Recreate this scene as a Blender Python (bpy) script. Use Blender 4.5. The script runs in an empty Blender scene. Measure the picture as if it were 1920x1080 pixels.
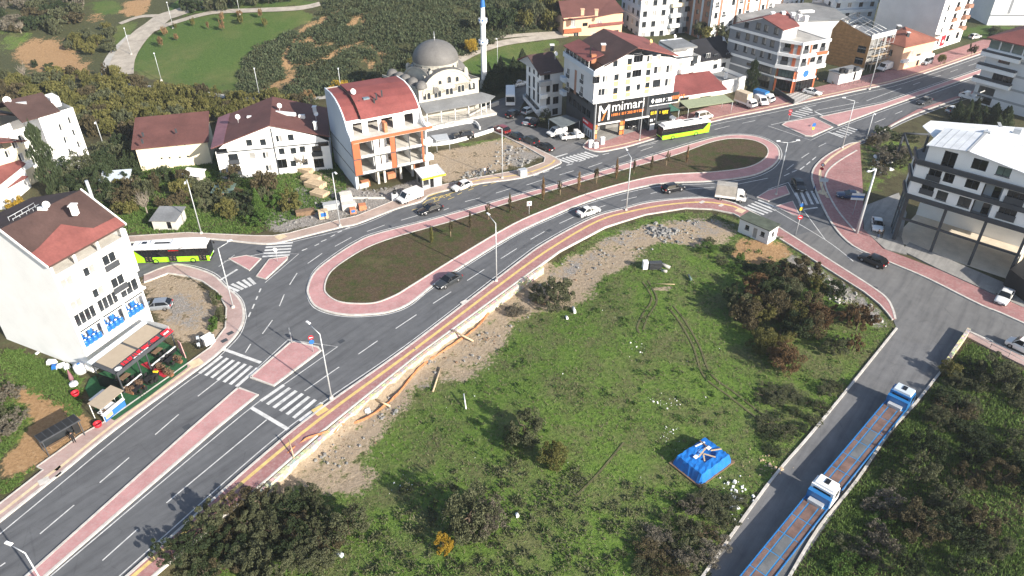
import bpy, bmesh, math, random
import numpy as np
from mathutils import Vector, Matrix
from mathutils.geometry import tessellate_polygon
random.seed(7); RNG = np.random.default_rng(7)
R = math.radians
scene = bpy.context.scene
COL = scene.collection

# ------------------------------------------------------------------ camera, sky, sun, exposure
CAM_H, CAM_PITCH, CAM_F = 65.0, 0.60, 1400.0          # metres, radians below the horizon, focal length for a 1920 px frame
cd = bpy.data.cameras.new('camera'); cam = bpy.data.objects.new('camera', cd); COL.objects.link(cam)
cam.location = (0, 0, CAM_H); cam.rotation_euler = (math.pi/2 - CAM_PITCH, 0, 0)
cd.sensor_width = 36.0; cd.lens = 36.0*CAM_F/1920.0; cd.clip_end = 6000; cd.clip_start = .5
scene.camera = cam
SUN_EL, SUN_AZ = R(25.0), R(131.0)                     # azimuth clockwise from +Y: the sun stands behind the camera, to the right
world = bpy.data.worlds.new('World'); scene.world = world; world.use_nodes = True
wn = world.node_tree.nodes; wl = world.node_tree.links
sky = wn.new('ShaderNodeTexSky'); sky.sky_type = 'NISHITA'; sky.sun_disc = False
sky.sun_elevation = SUN_EL; sky.sun_rotation = SUN_AZ; sky.air_density = 1.0; sky.dust_density = 1.5; sky.ozone_density = 1.2
wl.new(sky.outputs[0], wn['Background'].inputs[0]); wn['Background'].inputs[1].default_value = 0.105
sd = bpy.data.lights.new('sun', 'SUN'); sun = bpy.data.objects.new('sun', sd); COL.objects.link(sun)
sd.energy = 5.0; sd.angle = R(0.5); sd.color = (1.0, 0.93, 0.82)
to_sun = Vector((math.sin(SUN_AZ)*math.cos(SUN_EL), math.cos(SUN_AZ)*math.cos(SUN_EL), math.sin(SUN_EL)))
sun.rotation_euler = to_sun.to_track_quat('Z', 'Y').to_euler(); sun.location = (60, -60, 90)
vs = scene.view_settings; vs.view_transform = 'Standard'; vs.look = 'None'; vs.gamma = 1.0; vs.exposure = 0.95
scene.cycles.max_bounces = 5; scene.cycles.diffuse_bounces = 3; scene.cycles.glossy_bounces = 3
scene.cycles.transparent_max_bounces = 6; scene.cycles.use_denoising = True

# ------------------------------------------------------------------ survey helpers: a photo pixel is a sight line, meeting the land where the thing stands
_c, _s = math.cos(CAM_PITCH), math.sin(CAM_PITCH)
def sightline(px, py):
    a, b = (px-960.0)/CAM_F, (py-540.0)/CAM_F
    return Vector((a, _c - b*_s, -_s - b*_c))
def at_z(px, py, z=0.0):
    d = sightline(px, py); t = (z-CAM_H)/d.z
    return Vector((d.x*t, d.y*t, z))
def sst(a, b, x):
    t = np.clip((x-a)/(b-a), 0, 1); return t*t*(3-2*t)
FIELD_W = [at_z(*q) for q in ((430,985),(500,905),(600,822),(780,672),(945,552),(1000,512))]
def _seg_d(x, y, path):
    best = None
    for A, B in zip(path[:-1], path[1:]):
        dx, dy = B.x-A.x, B.y-A.y; L2 = dx*dx+dy*dy
        t = np.clip(((x-A.x)*dx+(y-A.y)*dy)/L2, 0, 1)
        d = np.hypot(x-A.x-t*dx, y-A.y-t*dy)
        best = d if best is None else np.minimum(best, d)
    return best
def land(x, y):
    """height of the land; numpy friendly"""
    x = np.asarray(x, float); y = np.asarray(y, float)
    z = 13*np.exp(-((x+42)/58)**2-((y-252)/42)**2) * sst(185, 205, y)
    z = z + 9*sst(195, 290, y)*sst(-45, -150, x)
    z = z + .09*np.maximum(y-260, 0)*sst(60, -20, x)
    # the plot beside the retaining wall lies a metre lower
    A, B = FIELD_W[0], FIELD_W[-1]
    side = ((B.x-A.x)*(y-A.y)-(B.y-A.y)*(x-A.x))/math.hypot(B.x-A.x, B.y-A.y)     # negative on the plot's side
    d = _seg_d(x, y, FIELD_W)
    w = sst(1.2, .9, side+0*d) * np.exp(-(np.maximum(d-4, 0)/11)**2)
    w = np.where(side < 1.2, w, 0)
    end = sst(-2, 6, (x-A.x)*(B.x-A.x)/1+0*x) if False else 1.0
    z = z - 1.05*w*end
    return z
def P(px, py, dz=0.0):
    d = sightline(px, py); t = (0-CAM_H)/d.z
    for _ in range(30):
        z = float(land(d.x*t, d.y*t)); t2 = (z-CAM_H)/d.z
        t = t*.4+t2*.6
    return Vector((d.x*t, d.y*t, float(land(d.x*t, d.y*t))+dz))
def G(px, py, z=0.0): return at_z(px, py, z)

# ------------------------------------------------------------------ materials
MAT = {}
def nt(name, rough=.8, metal=0.0, spec=.3):
    m = bpy.data.materials.new(name); m.use_nodes = True; t = m.node_tree
    b = t.nodes['Principled BSDF']; b.inputs['Roughness'].default_value = rough; b.inputs['Metallic'].default_value = metal
    b.inputs['Specular IOR Level'].default_value = spec
    MAT[name] = m
    return m, t, b
def nd(t, typ, **kw):
    n = t.nodes.new(typ)
    for k, v in kw.items():
        if k in n.inputs: n.inputs[k].default_value = v
        else: setattr(n, k, v)
    return n
def coords(t, kind='Object'):
    return nd(t, 'ShaderNodeTexCoord').outputs[kind]
def noise(t, co, scale, detail=4, rough=.6):
    n = nd(t, 'ShaderNodeTexNoise'); n.inputs['Scale'].default_value = scale; n.inputs['Detail'].default_value = detail; n.inputs['Roughness'].default_value = rough
    t.links.new(co, n.inputs['Vector']); return n.outputs['Fac']
def ramp(t, fac, stops, interp='LINEAR'):
    r = nd(t, 'ShaderNodeValToRGB'); cr = r.color_ramp; cr.interpolation = interp
    while len(cr.elements) < len(stops): cr.elements.new(.5)
    for e, (p, c) in zip(cr.elements, stops):
        e.position = p; e.color = (*c, 1) if len(c) == 3 else c
    t.links.new(fac, r.inputs[0]); return r.outputs[0]
def mixc(t, fac, a, b, mode='MIX'):
    m = nd(t, 'ShaderNodeMix', data_type='RGBA', blend_type=mode)
    for s, v in ((0, fac), (6, a), (7, b)):
        if isinstance(v, (int, float)): m.inputs[s].default_value = v
        elif isinstance(v, tuple): m.inputs[s].default_value = (*v, 1)
        else: t.links.new(v, m.inputs[s])
    return m.outputs[2]
def mathn(t, op, a, b=0.0, clamp=False):
    m = nd(t, 'ShaderNodeMath', operation=op); m.use_clamp = clamp
    for s, v in ((0, a), (1, b)):
        if isinstance(v, (int, float)): m.inputs[s].default_value = v
        else: t.links.new(v, m.inputs[s])
    return m.outputs[0]
def bump(t, b, h, strength=.3, dist=.05):
    n = nd(t, 'ShaderNodeBump'); n.inputs['Strength'].default_value = strength; n.inputs['Distance'].default_value = dist
    t.links.new(h, n.inputs['Height']); t.links.new(n.outputs[0], b.inputs['Normal'])
def flat(name, col, rough=.8, metal=0.0, var=.12, scale=1.5, spec=.3, bmp=0.0, fine=0.0):
    """plain stuff with worn, uneven colour"""
    m, t, b = nt(name, rough, metal, spec); co = coords(t)
    f = noise(t, co, scale, 5)
    lo = tuple(max(0, c*(1-var*1.6)) for c in col); hi = tuple(min(1, c*(1+var)) for c in col)
    c = ramp(t, f, [(.25, lo), (.72, hi)])
    if fine:
        f2 = noise(t, co, scale*14, 3); c = mixc(t, fine, c, ramp(t, f2, [(.3, (.25,.25,.25)), (.7, (.9,.9,.9))]), 'OVERLAY')
    t.links.new(c, b.inputs['Base Color'])
    if bmp: bump(t, b, noise(t, co, scale*6, 3), bmp, .03)
    return m
def glassy(name, col, rough=.08, spec=.6):
    m, t, b = nt(name, rough, 0, spec); co = coords(t)
    c = ramp(t, noise(t, co, .6, 2), [(.35, tuple(x*.6 for x in col)), (.7, col)])
    t.links.new(c, b.inputs['Base Color']); return m

# ------------------------------------------------------------------ mesh building
class MB:
    def __init__(s): s.v = []; s.f = []; s.m = []; s.sm = []
    def face(s, pts, mat=0, smooth=False):
        i = len(s.v); s.v += [tuple(p) for p in pts]; s.f.append(tuple(range(i, i+len(pts)))); s.m.append(mat); s.sm.append(smooth); return s
    def add(s, verts, faces, mat=0, smooth=False):
        i = len(s.v); s.v += [tuple(p) for p in verts]
        for f in faces: s.f.append(tuple(i+k for k in f)); s.m.append(mat); s.sm.append(smooth)
        return s
    def box(s, c, d, mat=0, rz=0.0, top=None):
        """centre, full size; top = scale of the upper face (x, y)"""
        tx, ty = top or (1, 1); h = [k/2 for k in d]; cs, sn = math.cos(rz), math.sin(rz); vs_ = []
        for z, (fx, fy) in ((-1, (1, 1)), (1, (tx, ty))):
            for x, y in ((-1,-1),(1,-1),(1,1),(-1,1)):
                X, Y = x*h[0]*fx, y*h[1]*fy
                vs_.append((c[0]+X*cs-Y*sn, c[1]+X*sn+Y*cs, c[2]+z*h[2]))
        return s.add(vs_, [(3,2,1,0),(4,5,6,7),(0,1,5,4),(1,2,6,5),(2,3,7,6),(3,0,4,7)], mat)
    def box6(s, x0, x1, y0, y1, z0, z1, mat=0):
        return s.box(((x0+x1)/2,(y0+y1)/2,(z0+z1)/2), (abs(x1-x0),abs(y1-y0),abs(z1-z0)), mat)
    def prism(s, poly, z0, z1, mat=0, side=None, bottom=True):
        """flat polygon (xy) pulled up from z0 to z1 (numbers, or lists one per corner)"""
        n = len(poly); p = [(q[0], q[1]) for q in poly]
        area = sum(p[i][0]*p[(i+1)%n][1]-p[(i+1)%n][0]*p[i][1] for i in range(n))
        if area < 0: p.reverse()
        b = len(s.v); s.v += [(x, y, z0) for x, y in p] + [(x, y, z1) for x, y in p]
        tri = tessellate_polygon([[Vector((x, y, 0)) for x, y in p]])
        for t in tri:
            a = [p[k] for k in t]; cr = (a[1][0]-a[0][0])*(a[2][1]-a[0][1])-(a[1][1]-a[0][1])*(a[2][0]-a[0][0])
            t = tuple(t) if cr > 0 else tuple(reversed(t))
            s.f.append(tuple(b+n+k for k in t)); s.m.append(mat); s.sm.append(False)
            if bottom: s.f.append(tuple(b+k for k in reversed(t))); s.m.append(mat); s.sm.append(False)
        for i in range(n):
            j = (i+1) % n; s.f.append((b+i, b+j, b+n+j, b+n+i)); s.m.append(mat if side is None else side); s.sm.append(False)
        return s
    def sheet(s, poly, z, mat=0): 
        n = len(poly); p = [(q[0], q[1]) for q in poly]; b = len(s.v); s.v += [(x, y, z) for x, y in p]
        for t in tessellate_polygon([[Vector((x, y, 0)) for x, y in p]]):
            a = [p[k] for k in t]; cr = (a[1][0]-a[0][0])*(a[2][1]-a[0][1])-(a[1][1]-a[0][1])*(a[2][0]-a[0][0])
            t = tuple(t) if cr > 0 else tuple(reversed(t))
            s.f.append(tuple(b+k for k in t)); s.m.append(mat); s.sm.append(False)
        return s
    def tube(s, path, rad, n=8, mat=0, caps=True):
        path = [Vector(q) for q in path]; rads = rad if isinstance(rad, (list, tuple)) else [rad]*len(path); b = len(s.v)
        for i, q in enumerate(path):
            d = (path[min(i+1, len(path)-1)]-path[max(i-1, 0)]).normalized()
            a = d.orthogonal().normalized() if abs(d.z) < .999 else Vector((1, 0, 0)); c = d.cross(a)
            for k in range(n):
                w = 2*math.pi*k/n; s.v.append(tuple(q+(a*math.cos(w)+c*math.sin(w))*rads[i]))
        for i in range(len(path)-1):
            for k in range(n):
                s.f.append((b+i*n+k, b+i*n+(k+1)%n, b+(i+1)*n+(k+1)%n, b+(i+1)*n+k)); s.m.append(mat); s.sm.append(True)
        if caps:
            s.f.append(tuple(b+k for k in reversed(range(n)))); s.m.append(mat); s.sm.append(False)
            e = b+(len(path)-1)*n; s.f.append(tuple(e+k for k in range(n))); s.m.append(mat); s.sm.append(False)
        return s
    def lathe(s, prof, n=16, mat=0, c=(0,0,0), arc=1.0, smooth=True):
        b = len(s.v); m = n if arc >= 1 else n+1
        for r, z in prof:
            for k in range(m):
                w = 2*math.pi*arc*k/n; s.v.append((c[0]+r*math.cos(w), c[1]+r*math.sin(w), c[2]+z))
        for i in range(len(prof)-1):
            for k in range(n):
                k2 = (k+1) % m if arc >= 1 else k+1
                s.f.append((b+i*m+k, b+i*m+k2, b+(i+1)*m+k2, b+(i+1)*m+k)); s.m.append(mat); s.sm.append(smooth)
        return s
    def mesh(s, name, mats):
        me = bpy.data.meshes.new(name); me.from_pydata(s.v, [], s.f)
        for m in mats: me.materials.append(MAT[m] if isinstance(m, str) else m)
        me.polygons.foreach_set('material_index', s.m); me.polygons.foreach_set('use_smooth', s.sm); me.update()
        return me
    def build(s, name, mats, parent=None, M=None):
        if isinstance(mats, str): mats = [mats]
        return put(name, s.mesh(name, mats), parent, M)
def put(name, me, parent=None, M=None):
    o = bpy.data.objects.new(name, me); COL.objects.link(o)
    if parent is not None: o.parent = parent
    if M is not None: o.matrix_local = M
    return o
def tag(o, label=None, cat=None, group=None, kind=None):
    for k, v in (('label', label), ('category', cat), ('group', group), ('kind', kind)):
        if v: o[k] = v
    return o
def thing(name, label, cat, loc=(0,0,0), rz=0.0, group=None):
    o = bpy.data.objects.new(name, None); COL.objects.link(o); o.empty_display_size = .3
    o.location = loc; o.rotation_euler = (0, 0, rz); return tag(o, label, cat, group)
def struct(o): o['kind'] = 'structure'; return o
def copy_tree(o, parent=None):
    c = o.copy(); COL.objects.link(c)
    if parent is not None: c.parent = parent
    for ch in list(o.children): copy_tree(ch, c)
    return c
def TR(x=0, y=0, z=0, rz=0.0): return Matrix.Translation((x, y, z)) @ Matrix.Rotation(rz, 4, 'Z')
def yaw(a, b): return math.atan2(b.y-a.y, b.x-a.x)

def smooth(pts, n=5, closed=False):
    """Catmull-Rom through the points"""
    p = [Vector((q[0], q[1])) for q in pts]; out = []; N = len(p)
    rng = range(N) if closed else range(N-1)
    for i in rng:
        a, b, c, d = (p[(i-1) % N] if closed or i else p[0]), p[i], p[(i+1) % N], (p[(i+2) % N] if closed or i+2 < N else p[-1])
        for k in range(n):
            t = k/n; out.append(.5*((2*b)+(c-a)*t+(2*a-5*b+4*c-d)*t*t+(3*b-a-3*c+d)*t*t*t))
    if not closed: out.append(p[-1])
    return [(v.x, v.y) for v in out]
def W(pts, z=0.0): return [at_z(q[0], q[1], z) for q in pts]
def offset(path, d):
    """move an open line sideways (left is positive)"""
    out = []
    for i, q in enumerate(path):
        a = path[max(i-1, 0)]; b = path[min(i+1, len(path)-1)]
        t = Vector((b[0]-a[0], b[1]-a[1])); t.normalize(); out.append(Vector((q[0]-t.y*d, q[1]+t.x*d, 0)))
    return out
def ribbon(mb, path, w, z0, z1, mat=0):
    L, Rr = offset(path, w/2), offset(path, -w/2); n = len(path); b = len(mb.v)
    for i in range(n): mb.v += [(L[i].x, L[i].y, z0), (L[i].x, L[i].y, z1), (Rr[i].x, Rr[i].y, z1), (Rr[i].x, Rr[i].y, z0)]
    for i in range(n-1):
        for k in range(3): mb.f.append((b+4*i+k, b+4*i+4+k, b+4*i+5+k, b+4*i+1+k)); mb.m.append(mat); mb.sm.append(False)
    for e in (0, n-1): mb.f.append(tuple(b+4*e+k for k in ((0,1,2,3) if e == 0 else (3,2,1,0)))); mb.m.append(mat); mb.sm.append(False)
    return mb
def strip(mb, path, w, z, mat=0):
    """flat painted line"""
    L, Rr = offset(path, w/2), offset(path, -w/2); b = len(mb.v)
    for i in range(len(path)): mb.v += [(L[i].x, L[i].y, z), (Rr[i].x, Rr[i].y, z)]
    for i in range(len(path)-1): mb.f.append((b+2*i+1, b+2*i+3, b+2*i+2, b+2*i)); mb.m.append(mat); mb.sm.append(False)
    return mb
def inside(x, y, poly):
    r = np.zeros(np.shape(x), bool); n = len(poly)
    for i in range(n):
        a, b = poly[i], poly[(i+1) % n]
        if a[1] == b[1]: continue
        r ^= ((a[1] > y) != (b[1] > y)) & (x < (b[0]-a[0])*(y-a[1])/(b[1]-a[1])+a[0])
    return r
# ------------------------------------------------------------------ the land
def land_material():
    m, t, b = nt('land', .95, 0, .15); co = coords(t)
    a1 = nd(t, 'ShaderNodeAttribute', attribute_name='cover'); s1 = nd(t, 'ShaderNodeSeparateColor'); t.links.new(a1.outputs['Color'], s1.inputs[0])
    a2 = nd(t, 'ShaderNodeAttribute', attribute_name='cover2'); s2 = nd(t, 'ShaderNodeSeparateColor'); t.links.new(a2.outputs['Color'], s2.inputs[0])
    big = noise(t, co, .07, 5); mid = noise(t, co, .35, 6, .65); fine = noise(t, co, 2.2, 6, .7); tiny = noise(t, co, 7.0, 4, .7)
    base = ramp(t, mid, [(.3, (.045,.043,.022)), (.5, (.085,.075,.04)), (.72, (.13,.105,.06))])
    grass = ramp(t, fine, [(.28, (.055,.10,.016)), (.5, (.105,.175,.03)), (.72, (.17,.225,.06))])
    grass = mixc(t, ramp(t, noise(t, co, .16, 6, .65), [(.44, (0,0,0)), (.6, (.85,.85,.85))]), grass, ramp(t, fine, [(.3, (.075,.085,.030)), (.7, (.17,.165,.08))]))
    dirt = ramp(t, fine, [(.25, (.22,.165,.11)), (.55, (.38,.295,.205)), (.8, (.52,.43,.325))])
    dirt = mixc(t, ramp(t, mid, [(.4, (0,0,0)), (.7, (.6,.6,.6))]), dirt, (.32,.265,.205))
    grav = ramp(t, tiny, [(.3, (.12,.11,.10)), (.5, (.25,.23,.21)), (.68, (.46,.43,.40))])
    scrub = ramp(t, fine, [(.3, (.035,.045,.018)), (.55, (.075,.078,.036)), (.78, (.14,.125,.07))])
    lawn = ramp(t, fine, [(.3, (.038,.080,.016)), (.7, (.10,.15,.038))])
    lawn = mixc(t, ramp(t, noise(t, co, .045, 6, .7), [(.44, (0,0,0)), (.66, (.7,.7,.7))]), lawn, ramp(t, mid, [(.3, (.10,.115,.035)), (.7, (.19,.17,.075))]))
    n = mathn(t, 'ADD', mathn(t, 'MULTIPLY', mathn(t, 'SUBTRACT', fine, .5), 1.1), mathn(t, 'MULTIPLY', mathn(t, 'SUBTRACT', mid, .5), 1.3))
    def edge(w): return ramp(t, mathn(t, 'ADD', w, n), [(.40, (0,0,0)), (.60, (1,1,1))])
    c = mixc(t, edge(s2.outputs[0]), base, scrub)
    c = mixc(t, edge(s1.outputs[0]), c, grass)
    c = mixc(t, edge(s2.outputs[1]), c, lawn)
    c = mixc(t, edge(s1.outputs[1]), c, dirt)
    c = mixc(t, edge(s2.outputs[2]), c, ramp(t, fine, [(.25, (.23,.135,.065)), (.55, (.36,.225,.115)), (.8, (.46,.32,.19))]))
    c = mixc(t, edge(s1.outputs[2]), c, grav)
    t.links.new(c, b.inputs['Base Color'])
    bump(t, b, mathn(t, 'ADD', fine, mathn(t, 'MULTIPLY', tiny, .5)), .9, .22)
land_material()

def axis(parts):
    out = []
    for a, b, st in parts: out += list(np.arange(a, b, st))
    return np.array(out + [parts[-1][1]])
xs = axis([(-3000,-400,260), (-400,-200,8), (-200,-120,2.5), (-120,120,1.0), (120,200,2.5), (200,400,8), (400,3000,260)])
ys = axis([(-400,0,50), (0,34,4), (34,190,1.0), (190,320,2.2), (320,500,12), (500,4000,350)])
X, Y = np.meshgrid(xs, ys); Z = land(X, Y)-.06
nx, ny = len(xs), len(ys)
cov = np.zeros((ny, nx, 6))
def blur(a, k=1):
    for _ in range(k):
        a = (a+np.roll(a,1,0)+np.roll(a,-1,0)+np.roll(a,1,1)+np.roll(a,-1,1))/5
    return a
PLOT = [(300,1110),(500,905),(600,822),(780,672),(945,552),(1060,475),(1135,430),(1210,407),(1285,395),(1335,397),(1385,405),(1455,440),(1555,512),(1625,560),(1672,594),(1682,618),(1615,700),(1525,810),(1440,909),(1310,1095)]
def region(px, ch, val=1.0, k=1, cut=False, terrain=True):
    w = [P(*q) for q in px] if terrain else W(px)
    i = inside(X, Y, [(q.x, q.y) for q in w]).astype(float); i = blur(i, k)*val
    cov[..., ch] = np.maximum(cov[..., ch], i)
    if cut:
        for c2 in range(6):
            if c2 != ch: cov[..., c2] *= (1-i)
far = (Y > 165).astype(float)
cov[..., 3] = .42 + .35*sst(175, 210, Y)                                            # scrub on the hills
region(PLOT, 0, .80, 2)
region([(0,640),(165,690),(160,810),(100,850),(0,945)], 0, .62, 2)
region([(170,280),(640,280),(660,370),(610,400),(480,440),(240,440),(180,400)], 0, .55, 3)
region([(1600,275),(1690,240),(1760,300),(1690,330),(1615,380)], 0, .5, 2)
region([(1820,632),(1925,690),(1925,1085),(1485,1085),(1540,990),(1672,810)], 0, .42, 3)
region([(1500,1080),(1560,1000),(1640,880),(1660,850),(1700,870),(1640,990),(1600,1080)], 0, .75, 2)
region([(850,950),(980,900),(1260,960),(1330,1080),(820,1080)], 3, .62, 4)
region([(1320,640),(1500,620),(1600,700),(1480,800),(1380,700)], 3, .6, 3)
# bare earth
region([(520,905),(600,830),(780,682),(950,565),(1060,480),(1200,418),(1330,405),(1390,430),(1372,458),(1300,468),(1240,452),(1208,475),(1190,500),(1130,520),(1100,575),(990,590),(925,680),(880,715),(800,712),(760,770),(690,850),(720,905),(640,935),(560,930)], 1, .74, 3)
region([(960,560),(1080,470),(1200,415),(1335,402),(1390,425),(1340,450),(1230,440),(1120,500),(1000,560)], 2, .42, 2)
region([(600,832),(790,690),(880,640),(920,660),(840,720),(720,760),(640,850),(560,900),(525,905)], 2, .32, 2)
region([(1385,445),(1470,455),(1490,480),(1420,500),(1370,480)], 5, .95, 1)
region([(1480,470),(1600,540),(1670,600),(1650,625),(1560,545),(1470,490)], 2, .7, 1)
region([(1480,470),(1600,540),(1670,600),(1640,620),(1550,540),(1470,490)], 1, .6, 1)
region([(1225,535),(1260,535),(1262,545),(1228,547)], 1, .9, 0)
region([(800,285),(960,255),(1010,285),(1020,295),(940,320),(830,345),(795,330)], 1, .7, 2)
region([(930,262),(1000,280),(1022,297),(960,318),(940,290)], 2, .62, 2)
region([(850,270),(960,255),(985,270),(900,282)], 0, .8, 1)
region([(560,345),(720,355),(790,330),(830,350),(740,388),(640,412),(520,440),(490,420)], 2, .75, 2)
region([(540,310),(600,310),(660,360),(560,350)], 1, .6, 1)
region([(262,520),(330,510),(380,525),(420,570),(425,620),(390,650),(330,640),(300,610),(265,570)], 1, .7, 1)
region([(300,540),(390,560),(400,610),(340,630),(300,600)], 2, .55, 2)
region([(0,712),(60,725),(130,760),(180,800),(170,830),(110,850),(60,880),(20,900),(0,940),(0,860),(60,800),(50,760),(0,725)], 5, .95, 1)
region([(30,95),(60,70),(120,80),(170,140),(165,150),(110,145),(60,130),(25,110)], 5, .95, 1)
region([(230,0),(285,0),(270,28),(225,28)], 5, .9, 1); region([(170,22),(195,22),(190,42),(168,40)], 5, .8, 1)
region([(290,215),(360,228),(345,240),(280,238)], 5, .8, 1)
for q in ([(535,120),(560,118),(580,150),(540,155),(528,140)], [(500,160),(545,155),(540,175),(498,172)], [(670,105),(690,104),(702,130),(680,125)],
          [(655,85),(690,70),(720,100),(712,112),(680,85)], [(560,40),(620,22),(640,28),(575,60),(555,70)], [(820,22),(850,20),(848,30),(822,32)],
          [(660,30),(700,28),(695,45),(660,48)], [(605,75),(640,68),(655,80),(620,92)]):
    region(q, 5, .5, 2)
# lawns of the park
region([(245,120),(275,70),(330,38),(440,20),(560,18),(600,30),(520,70),(470,95),(452,150),(445,178),(330,160),(300,150),(262,142)], 4, 1.0, 1, True)
region([(160,0),(235,0),(220,25),(180,25)], 4, .9, 1); region([(310,25),(330,0),(600,0),(590,14),(440,16),(330,32)], 4, .9, 1)
region([(865,118),(940,85),(1050,72),(1060,80),(1000,95),(1060,105),(1000,118),(900,140),(862,130)], 4, 1.0, 1, True)
region([(1090,0),(1180,0),(1170,25),(1080,30)], 4, .9, 1)
region([(1795,55),(1860,45),(1925,50),(1925,70),(1850,72),(1795,75)], 4, .8, 1)
def trail(px, w, ch, val=.8):
    d = _seg_d(X, Y, [P(*q) for q in px]); cov[..., ch] = np.maximum(cov[..., ch], val*sst(w*1.5, w*.5, d))
for q in ([(640,18),(600,38),(572,52),(552,80),(535,105),(545,150)], [(540,108),(570,122),(610,110),(650,86),(690,74),(718,102),(722,120)], [(655,50),(668,30),(700,22)], [(500,168),(530,150),(560,158)], [(560,80),(585,70),(600,88)], [(690,105),(700,128)]): trail(q, 1.3, 5, .62)
region([(0,45),(70,62),(40,92),(0,105)], 0, .7, 1); region([(205,48),(262,36),(240,80),(212,100)], 4, .8, 1); region([(60,60),(130,70),(175,110),(160,150),(100,150),(40,120)], 5, .5, 2)
trail([(500,900),(600,815),(780,672),(945,552),(1010,505)], 2.4, 1, .9)
ter = bpy.data.meshes.new('ground'); v = np.stack([X, Y, Z], -1).reshape(-1, 3)
i0 = (np.arange(ny-1)[:, None]*nx+np.arange(nx-1)[None, :]).reshape(-1)
fc = np.stack([i0, i0+1, i0+nx+1, i0+nx], -1)
ter.vertices.add(len(v)); ter.vertices.foreach_set('co', v.reshape(-1))
ter.loops.add(fc.size); ter.loops.foreach_set('vertex_index', fc.reshape(-1).astype(np.int32))
ter.polygons.add(len(fc)); ter.polygons.foreach_set('loop_start', np.arange(0, fc.size, 4, dtype=np.int32)); ter.polygons.foreach_set('loop_total', np.full(len(fc), 4, np.int32))
ter.update(); ter.validate()
for nm, c0 in (('cover', 0), ('cover2', 3)):
    at = ter.attributes.new(nm, 'FLOAT_COLOR', 'POINT'); a = np.ones((len(v), 4)); a[:, :3] = cov[..., c0:c0+3].reshape(-1, 3); at.data.foreach_set('color', a.reshape(-1))
ter.polygons.foreach_set('use_smooth', [True]*len(ter.polygons))
ter.materials.append(MAT['land']); struct(put('ground', ter))

# ------------------------------------------------------------------ paving materials
def asphalt(name, c, patchy=.5):
    m, t, b = nt(name, .85, 0, .25); co = coords(t)
    big = noise(t, co, .09, 4); mid = noise(t, co, .8, 5); gr = noise(t, co, 14, 3)
    col = ramp(t, big, [(.3, tuple(k*(1-.22*patchy) for k in c)), (.7, tuple(k*(1+.25*patchy) for k in c))])
    col = mixc(t, .35, col, ramp(t, mid, [(.3, tuple(k*.72 for k in c)), (.75, tuple(k*1.3 for k in c))]))
    col = mixc(t, .25, col, ramp(t, gr, [(.3, (.3,.3,.3)), (.7, (.75,.75,.75))]), 'OVERLAY')
    mp = nd(t, 'ShaderNodeMapping'); mp.vector_type = 'TEXTURE'; mp.inputs['Rotation'].default_value = (0,0,R(52)); mp.inputs['Scale'].default_value = (16,1.5,1); t.links.new(co, mp.inputs[0])
    st = noise(t, mp.outputs[0], 1.6, 4, .6); col = mixc(t, .6, col, ramp(t, st, [(.3, (.30,.30,.31)), (.5, (.5,.5,.5)), (.7, (.62,.62,.61))]), 'OVERLAY')
    cr = nd(t, 'ShaderNodeTexVoronoi', feature='DISTANCE_TO_EDGE'); cr.inputs['Scale'].default_value = .16; t.links.new(co, cr.inputs['Vector']); col = mixc(t, ramp(t, mathn(t,'ADD',cr.outputs['Distance'],mathn(t,'MULTIPLY',mid,.03)), [(.014, (.35,.35,.35)), (.022, (0,0,0))]), col, tuple(k*.55 for k in c))
    t.links.new(col, b.inputs['Base Color']); bump(t, b, gr, .25, .01)
asphalt('asphalt', (.110,.113,.120)); asphalt('asphalt_old', (.145,.144,.144), .8); asphalt('asphalt_side', (.15,.15,.153), .8)
asphalt('concrete_yard', (.28,.27,.255), .7); asphalt('concrete_dark', (.16,.158,.15), .8)
def paver(name, a, bcol, joint, sc=5.0):
    m, t, b = nt(name, .85, 0, .2); co = coords(t)
    br = nd(t, 'ShaderNodeTexBrick'); br.inputs['Scale'].default_value = sc; br.inputs['Color1'].default_value = (*a, 1); br.inputs['Color2'].default_value = (*bcol, 1); br.inputs['Mortar'].default_value = (*joint, 1)
    br.inputs['Mortar Size'].default_value = .03; t.links.new(co, br.inputs['Vector'])
    big = noise(t, co, .35, 5, .65); fine = noise(t, co, 3.0, 4)
    c = mixc(t, .4, br.outputs[0], ramp(t, big, [(.35, (.36,.34,.33)), (.7, (.78,.77,.76))]), 'OVERLAY')
    c = mixc(t, ramp(t, fine, [(.45, (0,0,0)), (.8, (.45,.45,.45))]), c, (.46,.40,.38))
    t.links.new(c, b.inputs['Base Color']); return m
paver('paving_red', (.30,.135,.132), (.35,.17,.165), (.26,.155,.15)); paver('paving_pink', (.42,.20,.20), (.47,.245,.245), (.37,.24,.235))
paver('paving_pale', (.36,.245,.225), (.41,.29,.27), (.34,.27,.25)); paver('paving_tan', (.36,.26,.215), (.42,.31,.26), (.34,.28,.24))
flat('kerb_stone', (.52,.49,.45), .85, var=.18, scale=1.2, fine=.3)
flat('paint_white', (.55,.55,.54), .7, var=.25, scale=1.2, fine=.5); flat('paint_yellow', (.62,.46,.14), .7, var=.18, scale=2.0, fine=.3)
flat('tactile_yellow', (.60,.44,.17), .85, var=.15, scale=1.5, fine=.3); flat('tactile_cream', (.60,.48,.32), .85, var=.15, scale=1.5, fine=.3)
m_, t_, b_ = nt('checker_paving', .8); ch = nd(t_, 'ShaderNodeTexChecker'); ch.inputs['Scale'].default_value = 1.3; ch.inputs['Color1'].default_value = (.5,.48,.46,1); ch.inputs['Color2'].default_value = (.24,.23,.22,1)
t_.links.new(coords(t_), ch.inputs['Vector']); t_.links.new(ch.outputs[0], b_.inputs['Base Color'])
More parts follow.
